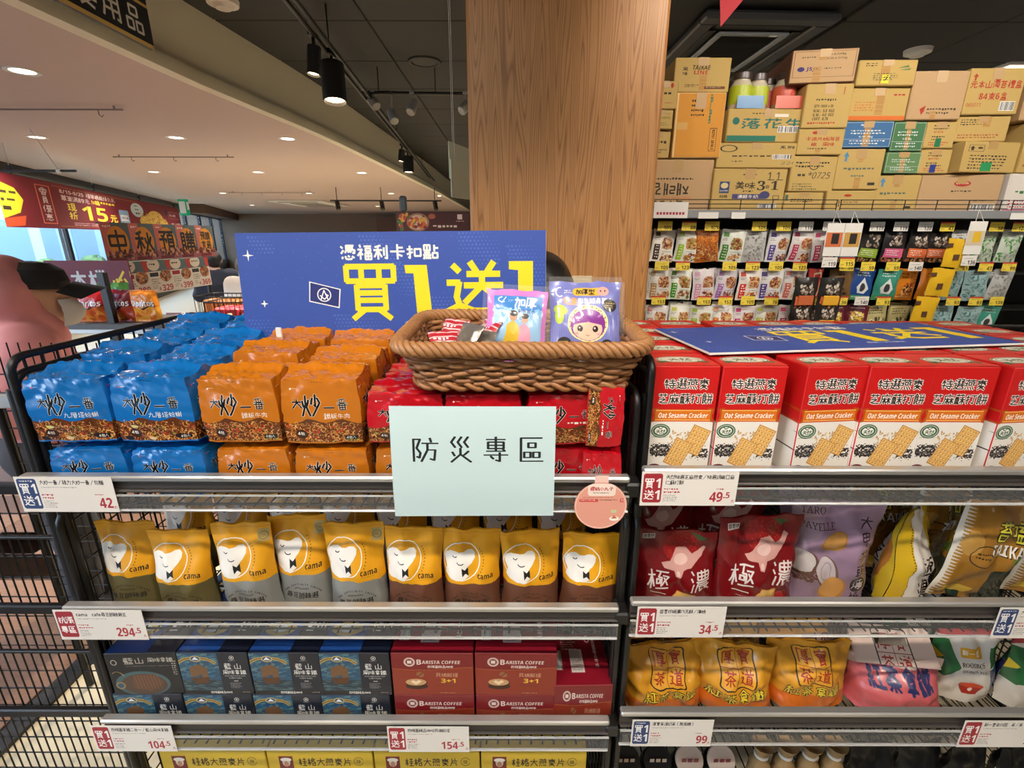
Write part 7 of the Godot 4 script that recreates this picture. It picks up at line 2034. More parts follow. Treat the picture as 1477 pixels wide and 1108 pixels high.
# ---------------------------------------------------------------- the snack wall with cartons on top
func snack_wall():
	var x0 := 0.62
	var x1 := 3.6
	var o := Vector3((x0 + x1) * 0.5, 0, -2.85)
	var t = thing("snack_gondola", "tall shelf unit with hanging snack packets and cartons stacked on top", "shelf unit", o)
	var m := MB.new(); m.box(Vector3(0, 0.9, -0.2), Vector3(x1 - x0, 1.75, 0.03)); part("back_panel", m, mat(rgb(34, 31, 30), 0.6), t)
	var grey := mat(rgb(150, 152, 154), 0.35, 0.3)
	m = MB.new(); m.box(Vector3(0, 1.765, 0.0), Vector3(x1 - x0, 0.02, 0.6), 0.003); part("top_shelf", m, M.black_matt, t)
	m = MB.new(); m.box(Vector3(0, 1.762, 0.305), Vector3(x1 - x0, 0.04, 0.012), 0.003); part("shelf_edge", m, grey, t)
	m = MB.new(); m.box(Vector3(0, 0.2, 0.0), Vector3(x1 - x0, 0.4, 0.42), 0.005); part("plinth", m, M.black_matt, t)
	for y in [1.46, 1.26, 1.06, 0.8]:
		m = MB.new(); m.box(Vector3(0, y, -0.02), Vector3(x1 - x0, 0.012, 0.3), 0.003); part("shelf", m, M.black_matt, t)
	# wire guard along the top shelf
	for sx in [[0.66, 1.62], [1.64, 2.48], [2.5, 3.5]]:
		m = MB.new()
		for y in [1.79, 1.81, 1.83]:
			m.wire(Vector3(sx[0], y, -2.55) - o, Vector3(sx[1], y, -2.55) - o, 0.0022, 5)
		var x: float = sx[0]
		while x <= sx[1] + 0.001:
			m.wire(Vector3(x, 1.77, -2.55) - o, Vector3(x, 1.832, -2.55) - o, 0.0024, 5); x += 0.16
		part("wire_guard", m, M.wire, t)
	# ---- cartons
	var at := tex_cartons()
	M.cartons = mat(Color.WHITE, 0.8, 0.0, at)
	M.tape = mat(rgb(178, 142, 88), 0.42)
	var C := [
		[0.78, 1.05, 2.325, 2.475, 0, "brown carton with a comic snack logo on top of the tall orange carton", 0.0], [0.66, 0.80, 2.25, 2.372, 1, "small brown carton with a red square, half behind the pillar", 0.02], [0.80, 1.04, 2.032, 2.322, 2, "tall orange carton with turned lettering standing upright", -0.02],
		[0.66, 0.785, 2.16, 2.246, 3, "flat brown carton half behind the pillar, in the middle of its stack", 0.0], [0.66, 0.79, 2.032, 2.157, 4, "brown carton with three dark numerals half behind the pillar", 0.0], [0.66, 1.02, 1.776, 2.028, 5, "wide tan carton with upside-down Korean lettering", 0.0],
		[1.055, 1.46, 2.105, 2.256, 6, "wide brown carton with green lettering and a green base band", 0.03], [1.03, 1.42, 1.986, 2.103, 7, "flat wide brown carton under the green-lettered one", -0.02], [1.015, 1.39, 1.776, 1.984, 8, "brown carton with a 3-in-1 print on the top shelf", 0.02],
		[1.36, 1.655, 2.362, 2.506, 9, "tan carton with weight figures on top of its stack", -0.14], [1.43, 1.65, 2.166, 2.36, 10, "brown carton listing quantity and weights", -0.06], [1.42, 1.645, 2.046, 2.164, 11, "brown seaweed carton with red lettering", -0.03], [1.405, 1.635, 1.876, 2.044, 12, "brown carton with handwriting on its front", 0.02], [1.4, 1.6, 1.776, 1.874, 13, "small flat carton at the foot of the handwritten one", 0.0],
		[1.66, 1.935, 2.352, 2.462, 14, "flat brown carton with a yellow sticker on top of the orange-banded one", -0.03], [1.65, 1.94, 2.204, 2.35, 15, "brown carton with an orange base band", -0.02], [1.645, 1.885, 2.08, 2.2, 16, "blue printed carton beside the green ones", -0.05], [1.89, 2.05, 2.066, 2.2, 17, "dark green printed carton beside the blue one", -0.02], [1.875, 2.05, 1.962, 2.062, 18, "light green printed carton under the dark green one", 0.0],
		[1.64, 1.87, 1.886, 2.076, 19, "brown carton with a blue arrow, the upper of two", -0.03], [1.86, 2.09, 1.776, 1.958, 20, "brown carton with a blue arrow, the lower of two", -0.04], [1.605, 1.855, 1.776, 1.882, 21, "pile of flattened brown cartons behind the wire guard", 0.0],
		[1.945, 2.2, 2.206, 2.418, 22, "plain tan carton with a small red leaf mark", -0.05], [2.21, 2.475, 2.23, 2.432, 23, "brown seaweed gift carton with large red lettering", -0.04], [2.055, 2.205, 2.08, 2.2, 24, "small brown carton with a green tape patch", -0.03], [2.055, 2.21, 1.962, 2.076, 25, "small brown carton with a blue tape patch", -0.03], [2.215, 2.47, 2.112, 2.228, 26, "brown carton under the seaweed gift carton", -0.06], [2.22, 2.53, 1.966, 2.11, 27, "brown carton with handling symbols and a green tape patch", 0.12], [2.1, 2.51, 1.776, 1.962, 28, "long tan carton with a red oval mark", -0.03], [2.52, 2.8, 1.776, 1.964, 29, "white carton with red print at the right", 0.0],
		[2.54, 2.8, 1.966, 2.2, 26, "plain brown carton at the right edge, above the white one", 0.05], [2.49, 2.78, 2.204, 2.42, 22, "plain tan carton at the right edge, on top", 0.0],
	]
	for q in C:
		var w: float = q[1] - q[0]
		var h: float = q[3] - q[2] - 0.002
		var d := 0.3 + rng.randf() * 0.08
		var c = thing("cardboard_carton", q[5], "carton", Vector3((q[0] + q[1]) * 0.5, q[2], -2.62 - d * 0.5 - rng.randf() * 0.03), q[6], "cartons on the snack shelf")
		m = MB.new()
		var r := cell(q[4] % 6, q[4] / 6, 6, 5)
		m.box(Vector3(0, h * 0.5, 0), Vector3(w, h, d), 0.004, {"f": r}, Rect2(r.position + r.size * V(0.03, 0.05), V(0, 0)))
		part("box", m, M.cartons, c)
		if q[4] != 21 and q[4] != 29:
			m = MB.new()
			m.box(Vector3(0, h - h * 0.12, d * 0.5 + 0.0006), Vector3(0.05, h * 0.24, 0.0008)); m.box(Vector3(0, h + 0.0006, 0), Vector3(0.05, 0.0008, d * 0.98))
			part("tape_strip", m, M.tape, c)
		m = MB.new()
		m.box(Vector3(0, h + 0.0012, 0.0), Vector3(w * 0.98, 0.0016, 0.004)); 
		part("flap_joint", m, mat(rgb(96, 74, 44), 0.9), c)
	# open flaps on two of the cartons
	# jars in shrink-wrap behind the green-lettered carton
	for i in 4:
		var q := [[1.15, 2.26, -2.74], [1.24, 2.26, -2.76], [1.37, 2.26, -2.74], [1.33, 2.26, -2.84]]
		var c = thing("pickle_jar", "plastic jar with a %s label standing on the green-lettered carton" % ["lime green", "lime green", "red", "red"][i], "jar", Vector3(q[i][0], q[i][1], q[i][2]), 0, "jars on the carton")
		var s := 1.0 if i != 2 else 1.1
		m = MB.new(); m.lathe([V(0, 0), V(0.05, 0), V(0.055, 0.01), V(0.055, 0.11), V(0.04, 0.135), V(0.04, 0.145), V(0, 0.145)], Vector3.ZERO, Vector3(0, 1, 0), 18); part("body", m, mat(rgb(196, 186, 160), 0.2), c)
		m = MB.new(); m.lathe([V(0.044, 0.14), V(0.046, 0.142), V(0.046, 0.168), V(0.04, 0.172), V(0, 0.172)], Vector3.ZERO, Vector3(0, 1, 0), 18); part("lid", m, mat(rgb(60, 46, 40), 0.3), c)
		m = MB.new(); m.lathe([V(0.0558, 0.03), V(0.0558, 0.11)], Vector3.ZERO, Vector3(0, 1, 0), 18); part("label_band", m, mat(rgb(176, 190, 40), 0.4) if i < 2 else mat(rgb(206, 90, 70), 0.4), c)
	for q in [[1.17, "blue", rgb(70, 130, 180)], [1.36, "red", rgb(206, 100, 80)]]:
		m = MB.new(); m.box(Vector3(0, 0.03, 0), Vector3(0.13, 0.055, 0.003))
		var w2 = solo("jar_sleeve", m, mat(q[2], 0.3), "%s printed card in front of the jars" % q[1], "card", Vector3(q[0], 2.258, -2.66))
	# ---- hanging packets
	var bm := mat(Color.WHITE, 0.28, 0.0, tex_bags())
	bm.clearcoat_enabled = true; bm.clearcoat = 0.3
	M.bagm = bm
	var yp := mat(Color.WHITE, 0.5, 0.0, tex_prices(false))
	var wp := mat(Color.WHITE, 0.5, 0.0, tex_prices(true))
	var pm := {}
	var names := ["white and brown", "lime green", "orange", "green", "purple", "pink", "pale blue", "straw", "leaf green", "rose", "lilac", "red", "coral", "yellow-green", "amber", "magenta", "black and teal", "black and olive", "black and pink", "black and copper", "bright orange", "blue", "sea green", "maroon", "khaki", "narrow red", "dark brown", "glassy grey-blue", "pale green", "grey"]
	var rows := [
		[1.535, 0.155, [0, 0, 1, 2, 3, 29, 4, 5, 5, 16, 17, 18, 19, 19, 29, 28, 28], 0.67, 0.122],
		[1.335, 0.155, [6, 7, 8, 9, 10, 11, 4, 12, 25, 26, 21, 22, 20, 20, 27, 27, 29], 0.67, 0.122],
		[1.155, 0.14, [0, 12, 13, 1, 14, 15, 13, 5, 16, 23, 23, 24, 24, 24, 27, 27, 22], 0.67, 0.122],
	]
	var lvl := ["top", "middle", "lower"]
	var bi := 0
	for r in rows.size():
		for i in rows[r][2].size():
			var kind: int = rows[r][2][i]
			var key := "%d_%d" % [kind, i % 2]
			if not pm.has(key):
				pm[key] = pouch(0.126 if kind != 25 else 0.08, 0.166, 0.03, false, 0.005, 200 + kind * 2 + i % 2, cell(kind % 6, kind / 6, 6, 5), 8, 10)
			var x: float = rows[r][3] + i * rows[r][4] + rng.randf_range(-0.008, 0.008)
			var c = thing("snack_packet", "%s snack packet hanging in the %s row of the shelf unit" % [names[kind], lvl[r]], "snack packet", Vector3(x, rows[r][0] - 0.01, -2.63 - rng.randf() * 0.02), rng.randf_range(-0.12, 0.12), "snack packets in the %s row" % lvl[r])
			var b = part("bag", pm[key], bm, c)
			b.rotation.z = rng.randf_range(-0.1, 0.1)
			b.rotation.x = rng.randf_range(-0.05, 0.12)
			b.scale.y = rows[r][1] / 0.155
			# a second packet behind it on the hook
			if i % 2 == 0:
				var c2 = thing("snack_packet", "%s snack packet behind the front one in the %s row" % [names[kind], lvl[r]], "snack packet", Vector3(x + 0.02, rows[r][0] - 0.012, -2.69), rng.randf_range(-0.2, 0.2), "snack packets in the %s row" % lvl[r])
				part("bag", pm[key], bm, c2)
			# its hook, part of the shelf unit
			m = MB.new(); m.tube([Vector3(x, rows[r][0] + 0.155, -3.03) - o, Vector3(x, rows[r][0] + 0.155, -2.6) - o, Vector3(x, rows[r][0] + 0.165, -2.595) - o], 0.0022, 5)
			part("hook", m, M.wire, t)
			if (i + r) % 5 != 4:
				var n: int = [0, 1, 2, 1, 1, 1, 1, 5, 5, 6, 5, 5, 14, 12, 7, 7][i % 16] if r == 0 else ([15, 1, 0, 1, 1, 0, 1, 0, 7, 7, 7, 7, 10, 7, 13, 12][i % 16] if r == 1 else [4, 3, 3, 3, 3, 1, 9, 8, 9, 8, 10, 11, 11, 12, 11, 11][i % 16])
				var white := n in [5, 10, 14]
				solo("shelf_price_tag", card(0.074, 0.046, 0.001, cell(n % 4, n / 4, 4, 4)), wp if white else yp, "small %s price tag reading %s above the %s row of snack packets" % ["white" if white else "yellow", PRICES[n], lvl[r]], "price tag", Vector3(x - 0.01, rows[r][0] + 0.148, -2.592), "price tags on the snack shelf unit")
			bi += 1
	# strips of hanging cards in front of the shelf
	var ycard := mat(rgb(222, 176, 30), 0.4)
	for i in 3:
		var c = thing("hanging_packet", "bright yellow packet in the strip hanging before the shelf, %s" % ["top", "middle", "bottom"][i], "packet", Vector3(2.26 - i * 0.045, 1.505 - i * 0.145, -2.53), 0.05, "yellow packets on a hanging strip")
		var b = part("bag", pouch(0.13, 0.14, 0.016, false, 0.004, 300 + i, Rect2(0, 0, 1, 1), 8, 8), ycard, c)
		b.rotation.z = -0.08
		m = MB.new(); m.box(Vector3(0, 0.05, 0.01), Vector3(0.03, 0.03, 0.004), 0.001); m.box(Vector3(-0.045, 0.11, 0.008), Vector3(0.03, 0.02, 0.003), 0.001); part("print", m, mat(rgb(90, 60, 40), 0.5), c)
	for q in [[1.62, 1.66, 0], [1.71, 1.66, 1], [2.33, 1.67, 2]]:
		var c = thing("hanging_card", "small photo card clipped to the shelf edge, %s" % ["orange one", "amber one", "cream one with a yellow packet"][q[2]], "card", Vector3(q[0], q[1] - 0.1, -2.52), 0.0, "photo cards clipped to the shelf edge")
		m = MB.new(); m.box(Vector3(0, 0.08, 0), Vector3(0.088, 0.16, 0.002), 0.0005); part("card", m, M.paper, c)
		m = MB.new(); m.box(Vector3(0, 0.08, 0.0015), Vector3(0.08, 0.07, 0.001)); part("photo", m, mat([rgb(206, 110, 60), rgb(196, 150, 70), rgb(206, 190, 160)][q[2]], 0.5), c)
		m = MB.new(); m.box(Vector3(0.005, 0.085, 0.0022), Vector3(0.036, 0.05, 0.001)); part("pack_print", m, mat(rgb(40, 34, 30) if q[2] < 2 else rgb(222, 180, 40), 0.5), c)
		m = MB.new(); m.tube([Vector3(-0.02, 0.16, 0), Vector3(0, 0.215, -0.02), Vector3(0.02, 0.16, 0)], 0.002, 5); part("string", m, M.string, c)
		solo("shelf_price_tag", card(0.074, 0.05, 0.001, cell([1, 2, 2][q[2]], [1, 1, 3][q[2]], 4, 4)), wp if q[2] != 1 else yp, "price tag under the %s photo card" % ["orange", "amber", "cream"][q[2]], "price tag", Vector3(q[0], q[1] - 0.155, -2.52))
	# notices stuck on the shelf edge
	for q in [[0.79, 0.17, 0.075, "torn white notice with red print on the shelf edge beside the pillar"], [0.98, 0.1, 0.03, "blank white strip on the shelf edge, the longer one"], [1.13, 0.07, 0.03, "blank white strip on the shelf edge, the shorter one"], [2.55, 0.12, 0.03, "blank white strip on the shelf edge near the white carton"]]:
		var c = thing("edge_notice", q[3], "notice", Vector3(q[0], 1.74 if q[2] < 0.05 else 1.742, -2.535))
		m = MB.new(); m.box(Vector3(0, q[2] * 0.5, 0), Vector3(q[1], q[2], 0.001)); part("sheet", m, M.paper, c)
		if q[2] > 0.05:
			m = MB.new()
			for e in 9: m.box(Vector3(-0.065 + e * 0.016, 0.022, 0.001), Vector3(0.011, 0.012, 0.0006))
			part("print", m, mat(rgb(170, 50, 60), 0.6), c)
	# black gift pouches standing in front of the lower rows
	for i in 4:
		var c = thing("black_pouch", "glossy black pouch of dried fruit with a window, %s" % ["upper, orange window", "upper, yellow window", "lower, orange window", "lower, yellow window"][i], "pouch", Vector3(1.51 + (i % 2) * 0.13, 1.29 - (i / 2) * 0.125, -2.5), 0.08, "black pouches of dried fruit")
		part("bag", pouch(0.13, 0.165, 0.03, false, 0.005, 320 + i, cell([19, 16][0] % 6, 3, 6, 5), 8, 10), bm, c)
		m = MB.new(); m.box(Vector3(0, 0.05, 0.016), Vector3(0.085, 0.05, 0.006), 0.003); part("window", m, mat([rgb(190, 100, 60), rgb(222, 166, 50)][i % 2], 0.25), c)
	# wire dump basket edge in front, lower right
	var wb = thing("wire_bin", "black wire bin standing before the snack shelf unit", "wire bin", Vector3(2.2, 0.0, -2.25))
	m = MB.new()
	for y in [1.16, 1.19, 1.21]: m.wire(Vector3(-0.5, y + (0.02 if y > 1.2 else 0.0), 0.0), Vector3(0.6, y - 0.06, 0.15), 0.004, 5)
	for i in 26: m.wire(Vector3(-0.5 + i * 0.044, 1.21 - i * 0.0024, i * 0.006), Vector3(-0.5 + i * 0.044, 0.5, i * 0.006), 0.0025, 4)
	part("wire_front", m, M.wire, wb)
	for q in [Vector3(-0.5, 0, 0), Vector3(0.6, 0, 0.15)]:
		m = MB.new(); m.tube([q, q + Vector3(0, 1.2, 0)], 0.01, 6); part("post", m, M.wire, wb)
	# red paper pennant hanging from the ceiling
	m = MB.new()
	m.flat(Vector3(-0.06, 0.13, 0), Vector3(0.07, 0.13, 0), Vector3(-0.04, 0, 0), Vector3(0, 0, 1)); m.flat(Vector3(-0.06, 0.13, -0.002), Vector3(0.07, 0.13, -0.002), Vector3(-0.04, 0, -0.002), Vector3(0, 0, -1))
	m.wire(Vector3(0, 0.12, -0.001), Vector3(0, 0.66, -0.001), 0.001)
	solo("pennant", m, mat(rgb(196, 44, 54), 0.6), "red paper pennant hanging before the black air conditioner", "pennant", Vector3(1.0, 2.58, -2.6))

# ---------------------------------------------------------------- figures: distance fields meshed as surface nets
func field_mesh(bones: Array, cell_size: float, k: float, noise_amp := 0.0, pad := 0.03) -> ArrayMesh:
	# bones: [a, b, ra, rb]
	var lo := Vector3(1e9, 1e9, 1e9)
	var hi := -lo
	for b in bones:
		var r: float = maxf(b[2], b[3]) + pad
		lo = lo.min(b[0] - Vector3.ONE * r).min(b[1] - Vector3.ONE * r)
		hi = hi.max(b[0] + Vector3.ONE * r).max(b[1] + Vector3.ONE * r)
	var N := Vector3i(((hi - lo) / cell_size).ceil()) + Vector3i.ONE
	var F := PackedFloat32Array()
	F.resize(N.x * N.y * N.z)
	F.fill(1.0)
	for b in bones:
		var r: float = maxf(b[2], b[3]) + pad
		var l2: Vector3 = (b[0] as Vector3).min(b[1]) - Vector3.ONE * r
		var h2: Vector3 = (b[0] as Vector3).max(b[1]) + Vector3.ONE * r
		var i0 := Vector3i(((l2 - lo) / cell_size).floor()).clamp(Vector3i.ZERO, N - Vector3i.ONE)
		var i1 := Vector3i(((h2 - lo) / cell_size).ceil()).clamp(Vector3i.ZERO, N - Vector3i.ONE)
		var A: Vector3 = b[0]
		var D: Vector3 = b[1] - b[0]
		var dd := maxf(D.length_squared(), 1e-9)
		for z in range(i0.z, i1.z + 1):
			for y in range(i0.y, i1.y + 1):
				var ix := (z * N.y + y) * N.x
				for x in range(i0.x, i1.x + 1):
					var p := lo + Vector3(x, y, z) * cell_size
					var t := clampf((p - A).dot(D) / dd, 0.0, 1.0)
					var v := (p - A - D * t).length() - lerpf(b[2], b[3], t)
					var o := F[ix + x]
					var h := clampf(0.5 + 0.5 * (o - v) / k, 0.0, 1.0)
					F[ix + x] = lerpf(o, v, h) - k * h * (1.0 - h)
	if noise_amp > 0.0:
		noise.frequency = 1.0
		for z in N.z:
			for y in N.y:
				for x in N.x:
					var q := (z * N.y + y) * N.x + x
					if absf(F[q]) < 0.05:
						F[q] += noise_amp * noise.get_noise_3d(x * cell_size * 9.0, y * cell_size * 14.0, z * cell_size * 9.0)
	var vid := {}
	var P := PackedVector3Array()
	for z in N.z - 1:
		for y in N.y - 1:
			for x in N.x - 1:
				var s := 0
				var c := Vector3.ZERO
				var n := 0
				var vals := []
				for q in 8:
					var g := F[((z + (q >> 2)) * N.y + y + ((q >> 1) & 1)) * N.x + x + (q & 1)]
					vals.append(g)
					if g < 0.0: s += 1
				if s == 0 or s == 8: continue
				for e in [[0, 1], [2, 3], [4, 5], [6, 7], [0, 2], [1, 3], [4, 6], [5, 7], [0, 4], [1, 5], [2, 6], [3, 7]]:
					var a: float = vals[e[0]]
					var b: float = vals[e[1]]
					if (a < 0.0) != (b < 0.0):
						var t := a / (a - b)
						var pa := Vector3(e[0] & 1, (e[0] >> 1) & 1, e[0] >> 2)
						var pb := Vector3(e[1] & 1, (e[1] >> 1) & 1, e[1] >> 2)
						c += pa.lerp(pb, t); n += 1
				vid[(z * N.y + y) * N.x + x] = P.size()
				P.append(lo + (Vector3(x, y, z) + c / n) * cell_size)
	var idx := PackedInt32Array()
	for z in range(1, N.z - 1):
		for y in range(1, N.y - 1):
			for x in range(1, N.x - 1):
				var g0 := F[(z * N.y + y) * N.x + x]
				for ax in 3:
					var g1 := F[((z + (1 if ax == 2 else 0)) * N.y + y + (1 if ax == 1 else 0)) * N.x + x + (1 if ax == 0 else 0)]
					if (g0 < 0.0) == (g1 < 0.0): continue
					var u := Vector3i(0, 1, 0) if ax == 0 else (Vector3i(0, 0, 1) if ax == 1 else Vector3i(1, 0, 0))
					var w := Vector3i(0, 0, 1) if ax == 0 else (Vector3i(1, 0, 0) if ax == 1 else Vector3i(0, 1, 0))
					var ids := []
					for q in [Vector3i.ZERO, u, u + w, w]:
						var cc: Vector3i = Vector3i(x, y, z) - q
						ids.append(vid.get((cc.z * N.y + cc.y) * N.x + cc.x, -1))
					if -1 in ids: continue
					if g0 < 0.0: idx.append_array([ids[0], ids[2], ids[1], ids[0], ids[3], ids[2]])
					else: idx.append_array([ids[0], ids[1], ids[2], ids[0], ids[2], ids[3]])
	var st := SurfaceTool.new()
	st.begin(Mesh.PRIMITIVE_TRIANGLES)
	st.set_smooth_group(0)
	for p in P: st.add_vertex(p)
	for i in idx: st.add_index(i)
	st.generate_normals()
	return st.commit()

func bone(a, b, ra, rb) -> Array: return [a, b, ra, rb]

# a standing figure; fwd is the direction it faces (in the xz plane), head at height h
func skeleton(h: float, lean: float, arms: Array) -> Dictionary:
	var s := h / 1.62
	var J := {}
	J.hip = Vector3(0, 0.9 * s, 0)
	J.chest = Vector3(0, 1.22 * s, 0.04 + lean * 0.35)
	J.neck = Vector3(0, 1.38 * s, 0.04 + lean * 0.6)
	J.head = Vector3(0, 1.5 * s, 0.06 + lean * 0.85)
	for q in [[-1, "l"], [1, "r"]]:
		J["sh" + q[1]] = Vector3(q[0] * 0.17 * s, 1.33 * s, 0.03 + lean * 0.5)
		J["hp" + q[1]] = Vector3(q[0] * 0.09 * s, 0.88 * s, 0)
		J["kn" + q[1]] = Vector3(q[0] * 0.1 * s, 0.48 * s, 0.03)
		J["an" + q[1]] = Vector3(q[0] * 0.1 * s, 0.08 * s, 0.0)
		J["el" + q[1]] = Vector3(q[0] * 0.23 * s, 1.08 * s, 0.0 + lean * 0.5 + arms[0])
		J["wr" + q[1]] = Vector3(q[0] * 0.2 * s, (0.98 + arms[2]) * s, 0.1 + lean * 0.5 + arms[1])
	return J

func body_bones(J: Dictionary) -> Array:
	var B := [bone(J.hip + Vector3(0.05, 0, 0), J.chest + Vector3(0.06, 0, 0), 0.08, 0.085), bone(J.hip - Vector3(0.05, 0, 0), J.chest - Vector3(0.06, 0, 0), 0.08, 0.085), bone(J.chest, J.neck, 0.08, 0.05), bone(J.neck, J.head, 0.05, 0.06), bone(J.head + Vector3(0, 0.035, -0.012), J.head + Vector3(0, 0.03, 0.012), 0.088, 0.084), bone(J.head + Vector3(0, -0.04, 0.03), J.head + Vector3(0, -0.055, 0.05), 0.055, 0.04),
		bone(J.head + Vector3(0, 0.0, 0.085), J.head + Vector3(0, -0.012, 0.102), 0.014, 0.016), bone(J.shl, J.shr, 0.065, 0.065), bone(J.hpl, J.hpr, 0.1, 0.1)]
	for q in ["l", "r"]:
		B.append_array([bone(J["sh" + q], J["el" + q], 0.056, 0.045), bone(J["el" + q], J["wr" + q], 0.044, 0.03), bone(J["hp" + q], J["kn" + q], 0.085, 0.06), bone(J["kn" + q], J["an" + q], 0.055, 0.038), bone(J["an" + q] + Vector3(0, -0.04, -0.02), J["an" + q] + Vector3(0, -0.045, 0.13), 0.04, 0.032)])
		var e := -1.0 if q == "l" else 1.0
		B.append(bone(J.head + Vector3(e * 0.085, 0.01, -0.012), J.head + Vector3(e * 0.088, 0.035, -0.012), 0.012, 0.016))
		# hand: palm, four fingers, thumb
		var w: Vector3 = J["wr" + q]
		var f := (w - J["el" + q] as Vector3).normalized()
		var sd := Vector3(e, 0, 0).slide(f).normalized()
		B.append(bone(w, w + f * 0.06, 0.026, 0.03))
		for k in 4:
			var r0 := w + f * 0.075 + sd * (0.027 - k * 0.018)
			var l: float = [0.055, 0.068, 0.065, 0.05][k]
			B.append_array([bone(r0, r0 + f * l * 0.6 + Vector3(0, -0.008, 0), 0.009, 0.009), bone(r0 + f * l * 0.6 + Vector3(0, -0.008, 0), r0 + f * l + Vector3(0, -0.03, 0), 0.009, 0.008)])
		B.append(bone(w + f * 0.02 - sd * 0.02, w + f * 0.06 - sd * 0.05 + Vector3(0, -0.01, 0), 0.012, 0.01))
	return B

func shirt_bones(J: Dictionary, ex: float, hood: bool) -> Array:
	var B := [bone(J.chest, J.neck + Vector3(0, -0.02, 0), 0.1 + ex, 0.06 + ex), bone(J.shl, J.shr, 0.07 + ex, 0.07 + ex)]
	for s in [-0.065, 0.065]: B.append(bone(J.hip + Vector3(s, -0.04, 0), J.chest + Vector3(s * 1.15, 0, 0), 0.1 + ex, 0.1 + ex))
	for q in ["l", "r"]:
		B.append_array([bone(J["sh" + q], J["el" + q], 0.068 + ex, 0.058 + ex), bone(J["el" + q], (J["wr" + q] as Vector3).lerp(J["el" + q], 0.12), 0.056 + ex, 0.042 + ex * 0.6)])
	return B

func person(label: String, at: Vector3, turn: float, h: float, lean: float, arms: Array, shirt: Color, trousers: Color, skin: Color, cellsize: float, ex: float, hood: bool) -> Array:
	var t = thing("person", label, "person", at, turn)
	var J := skeleton(h, lean, arms)
	var sk := mat(skin, 0.55)
	part("body", field_mesh(body_bones(J), cellsize, 0.03), sk, t)
	noise.seed = 77
	var sm = bump(mat(shirt, 0.9), 0.3, 0.05, 0.03)
	sm.rim_enabled = true; sm.rim = 0.3
	var sb := shirt_bones(J, ex, hood)
	if hood:
		# hood: a shell pulled up round the head and open in front
		var hd: Vector3 = J.head
		sb.append_array([bone(hd + Vector3(0, 0.045, -0.1), hd + Vector3(0, 0.045, -0.09), 0.13, 0.13), bone(hd + Vector3(0, -0.03, -0.1), hd + Vector3(0, -0.1, -0.085), 0.125, 0.12), bone(J.neck + Vector3(0, -0.02, -0.03), hd + Vector3(0, -0.11, -0.06), 0.115, 0.105)])
	part("hoodie" if hood else "shirt", field_mesh(sb, cellsize, 0.05, 0.006), sm, t)
	var tb := []
	for q in ["l", "r"]:
		tb.append_array([bone(J["hp" + q], J["kn" + q], 0.1, 0.078), bone(J["kn" + q], J["an" + q], 0.075, 0.06)])
	tb.append(bone(J.hpl, J.hpr, 0.115, 0.115)); tb.append(bone(J.hip, J.hip + Vector3(0, 0.05, 0), 0.13, 0.125))
	part("trousers", field_mesh(tb, cellsize * 1.3, 0.04, 0.004), mat(trousers, 0.9), t)
	var shoes := MB.new()
	for q in ["l", "r"]:
		var a: Vector3 = J["an" + q]
		shoes.box(Vector3(a.x, 0.04, a.z + 0.05), Vector3(0.1, 0.08, 0.27), 0.03)
	part("shoes", shoes, M.black_matt, t)
	return [t, J]

func hair_mesh(hd: Vector3, cellsize: float, long := false) -> ArrayMesh:
	var B := [bone(hd + Vector3(0, 0.05, -0.022), hd + Vector3(0, 0.052, 0.0), 0.094, 0.092), bone(hd + Vector3(0, 0.0, -0.05), hd + Vector3(0, 0.03, -0.045), 0.07, 0.08)]
	if long: B.append_array([bone(hd + Vector3(0, 0.02, -0.04), hd + Vector3(0, -0.2, -0.09), 0.09, 0.07), bone(hd + Vector3(-0.06, 0.02, -0.0), hd + Vector3(-0.075, -0.2, -0.05), 0.055, 0.05), bone(hd + Vector3(0.06, 0.02, -0.0), hd + Vector3(0.075, -0.2, -0.05), 0.055, 0.05)])
	return field_mesh(B, cellsize, 0.03, 0.006)

func face_mask(hd: Vector3) -> MB:
	var m := MB.new()
	var P := []
	var U := []
	for j in 9:
		var r := []
		var u := []
		for i in 13:
			var a := -0.95 + 1.9 * i / 12.0
			var b := j / 8.0
			var rad := 0.092 + 0.03 * sin(PI * b) * cos(a * 1.2) + (0.003 if j % 2 == 0 else 0.0)
			r.append(hd + Vector3(sin(a) * 0.088, 0.004 - b * 0.104, cos(a) * rad + 0.006)); u.append(V(0, 0))
		P.append(r); U.append(u)
	m.grid(P, U, Vector3(0, 0, 1))
	return m

func eyes(t, hd: Vector3):
	var w := MB.new()
	var k := MB.new()
	for s in [-1.0, 1.0]:
		w.lathe([V(0, 0.011), V(0.008, 0.008), V(0.0115, 0.0)], hd + Vector3(s * 0.033, 0.028, 0.073), Vector3(s * 0.2, 0, 1).normalized(), 12)
		k.lathe([V(0, 0.003), V(0.0052, 0.0)], hd + Vector3(s * 0.0345, 0.028, 0.0825), Vector3(s * 0.2, 0, 1).normalized(), 12)
		k.tube([hd + Vector3(s * 0.018, 0.048, 0.082), hd + Vector3(s * 0.036, 0.053, 0.08), hd + Vector3(s * 0.054, 0.048, 0.068)], 0.003, 5)
	part("eye_whites", w, M.white_paint, t)
	part("pupils_and_brows", k, M.black_matt, t)

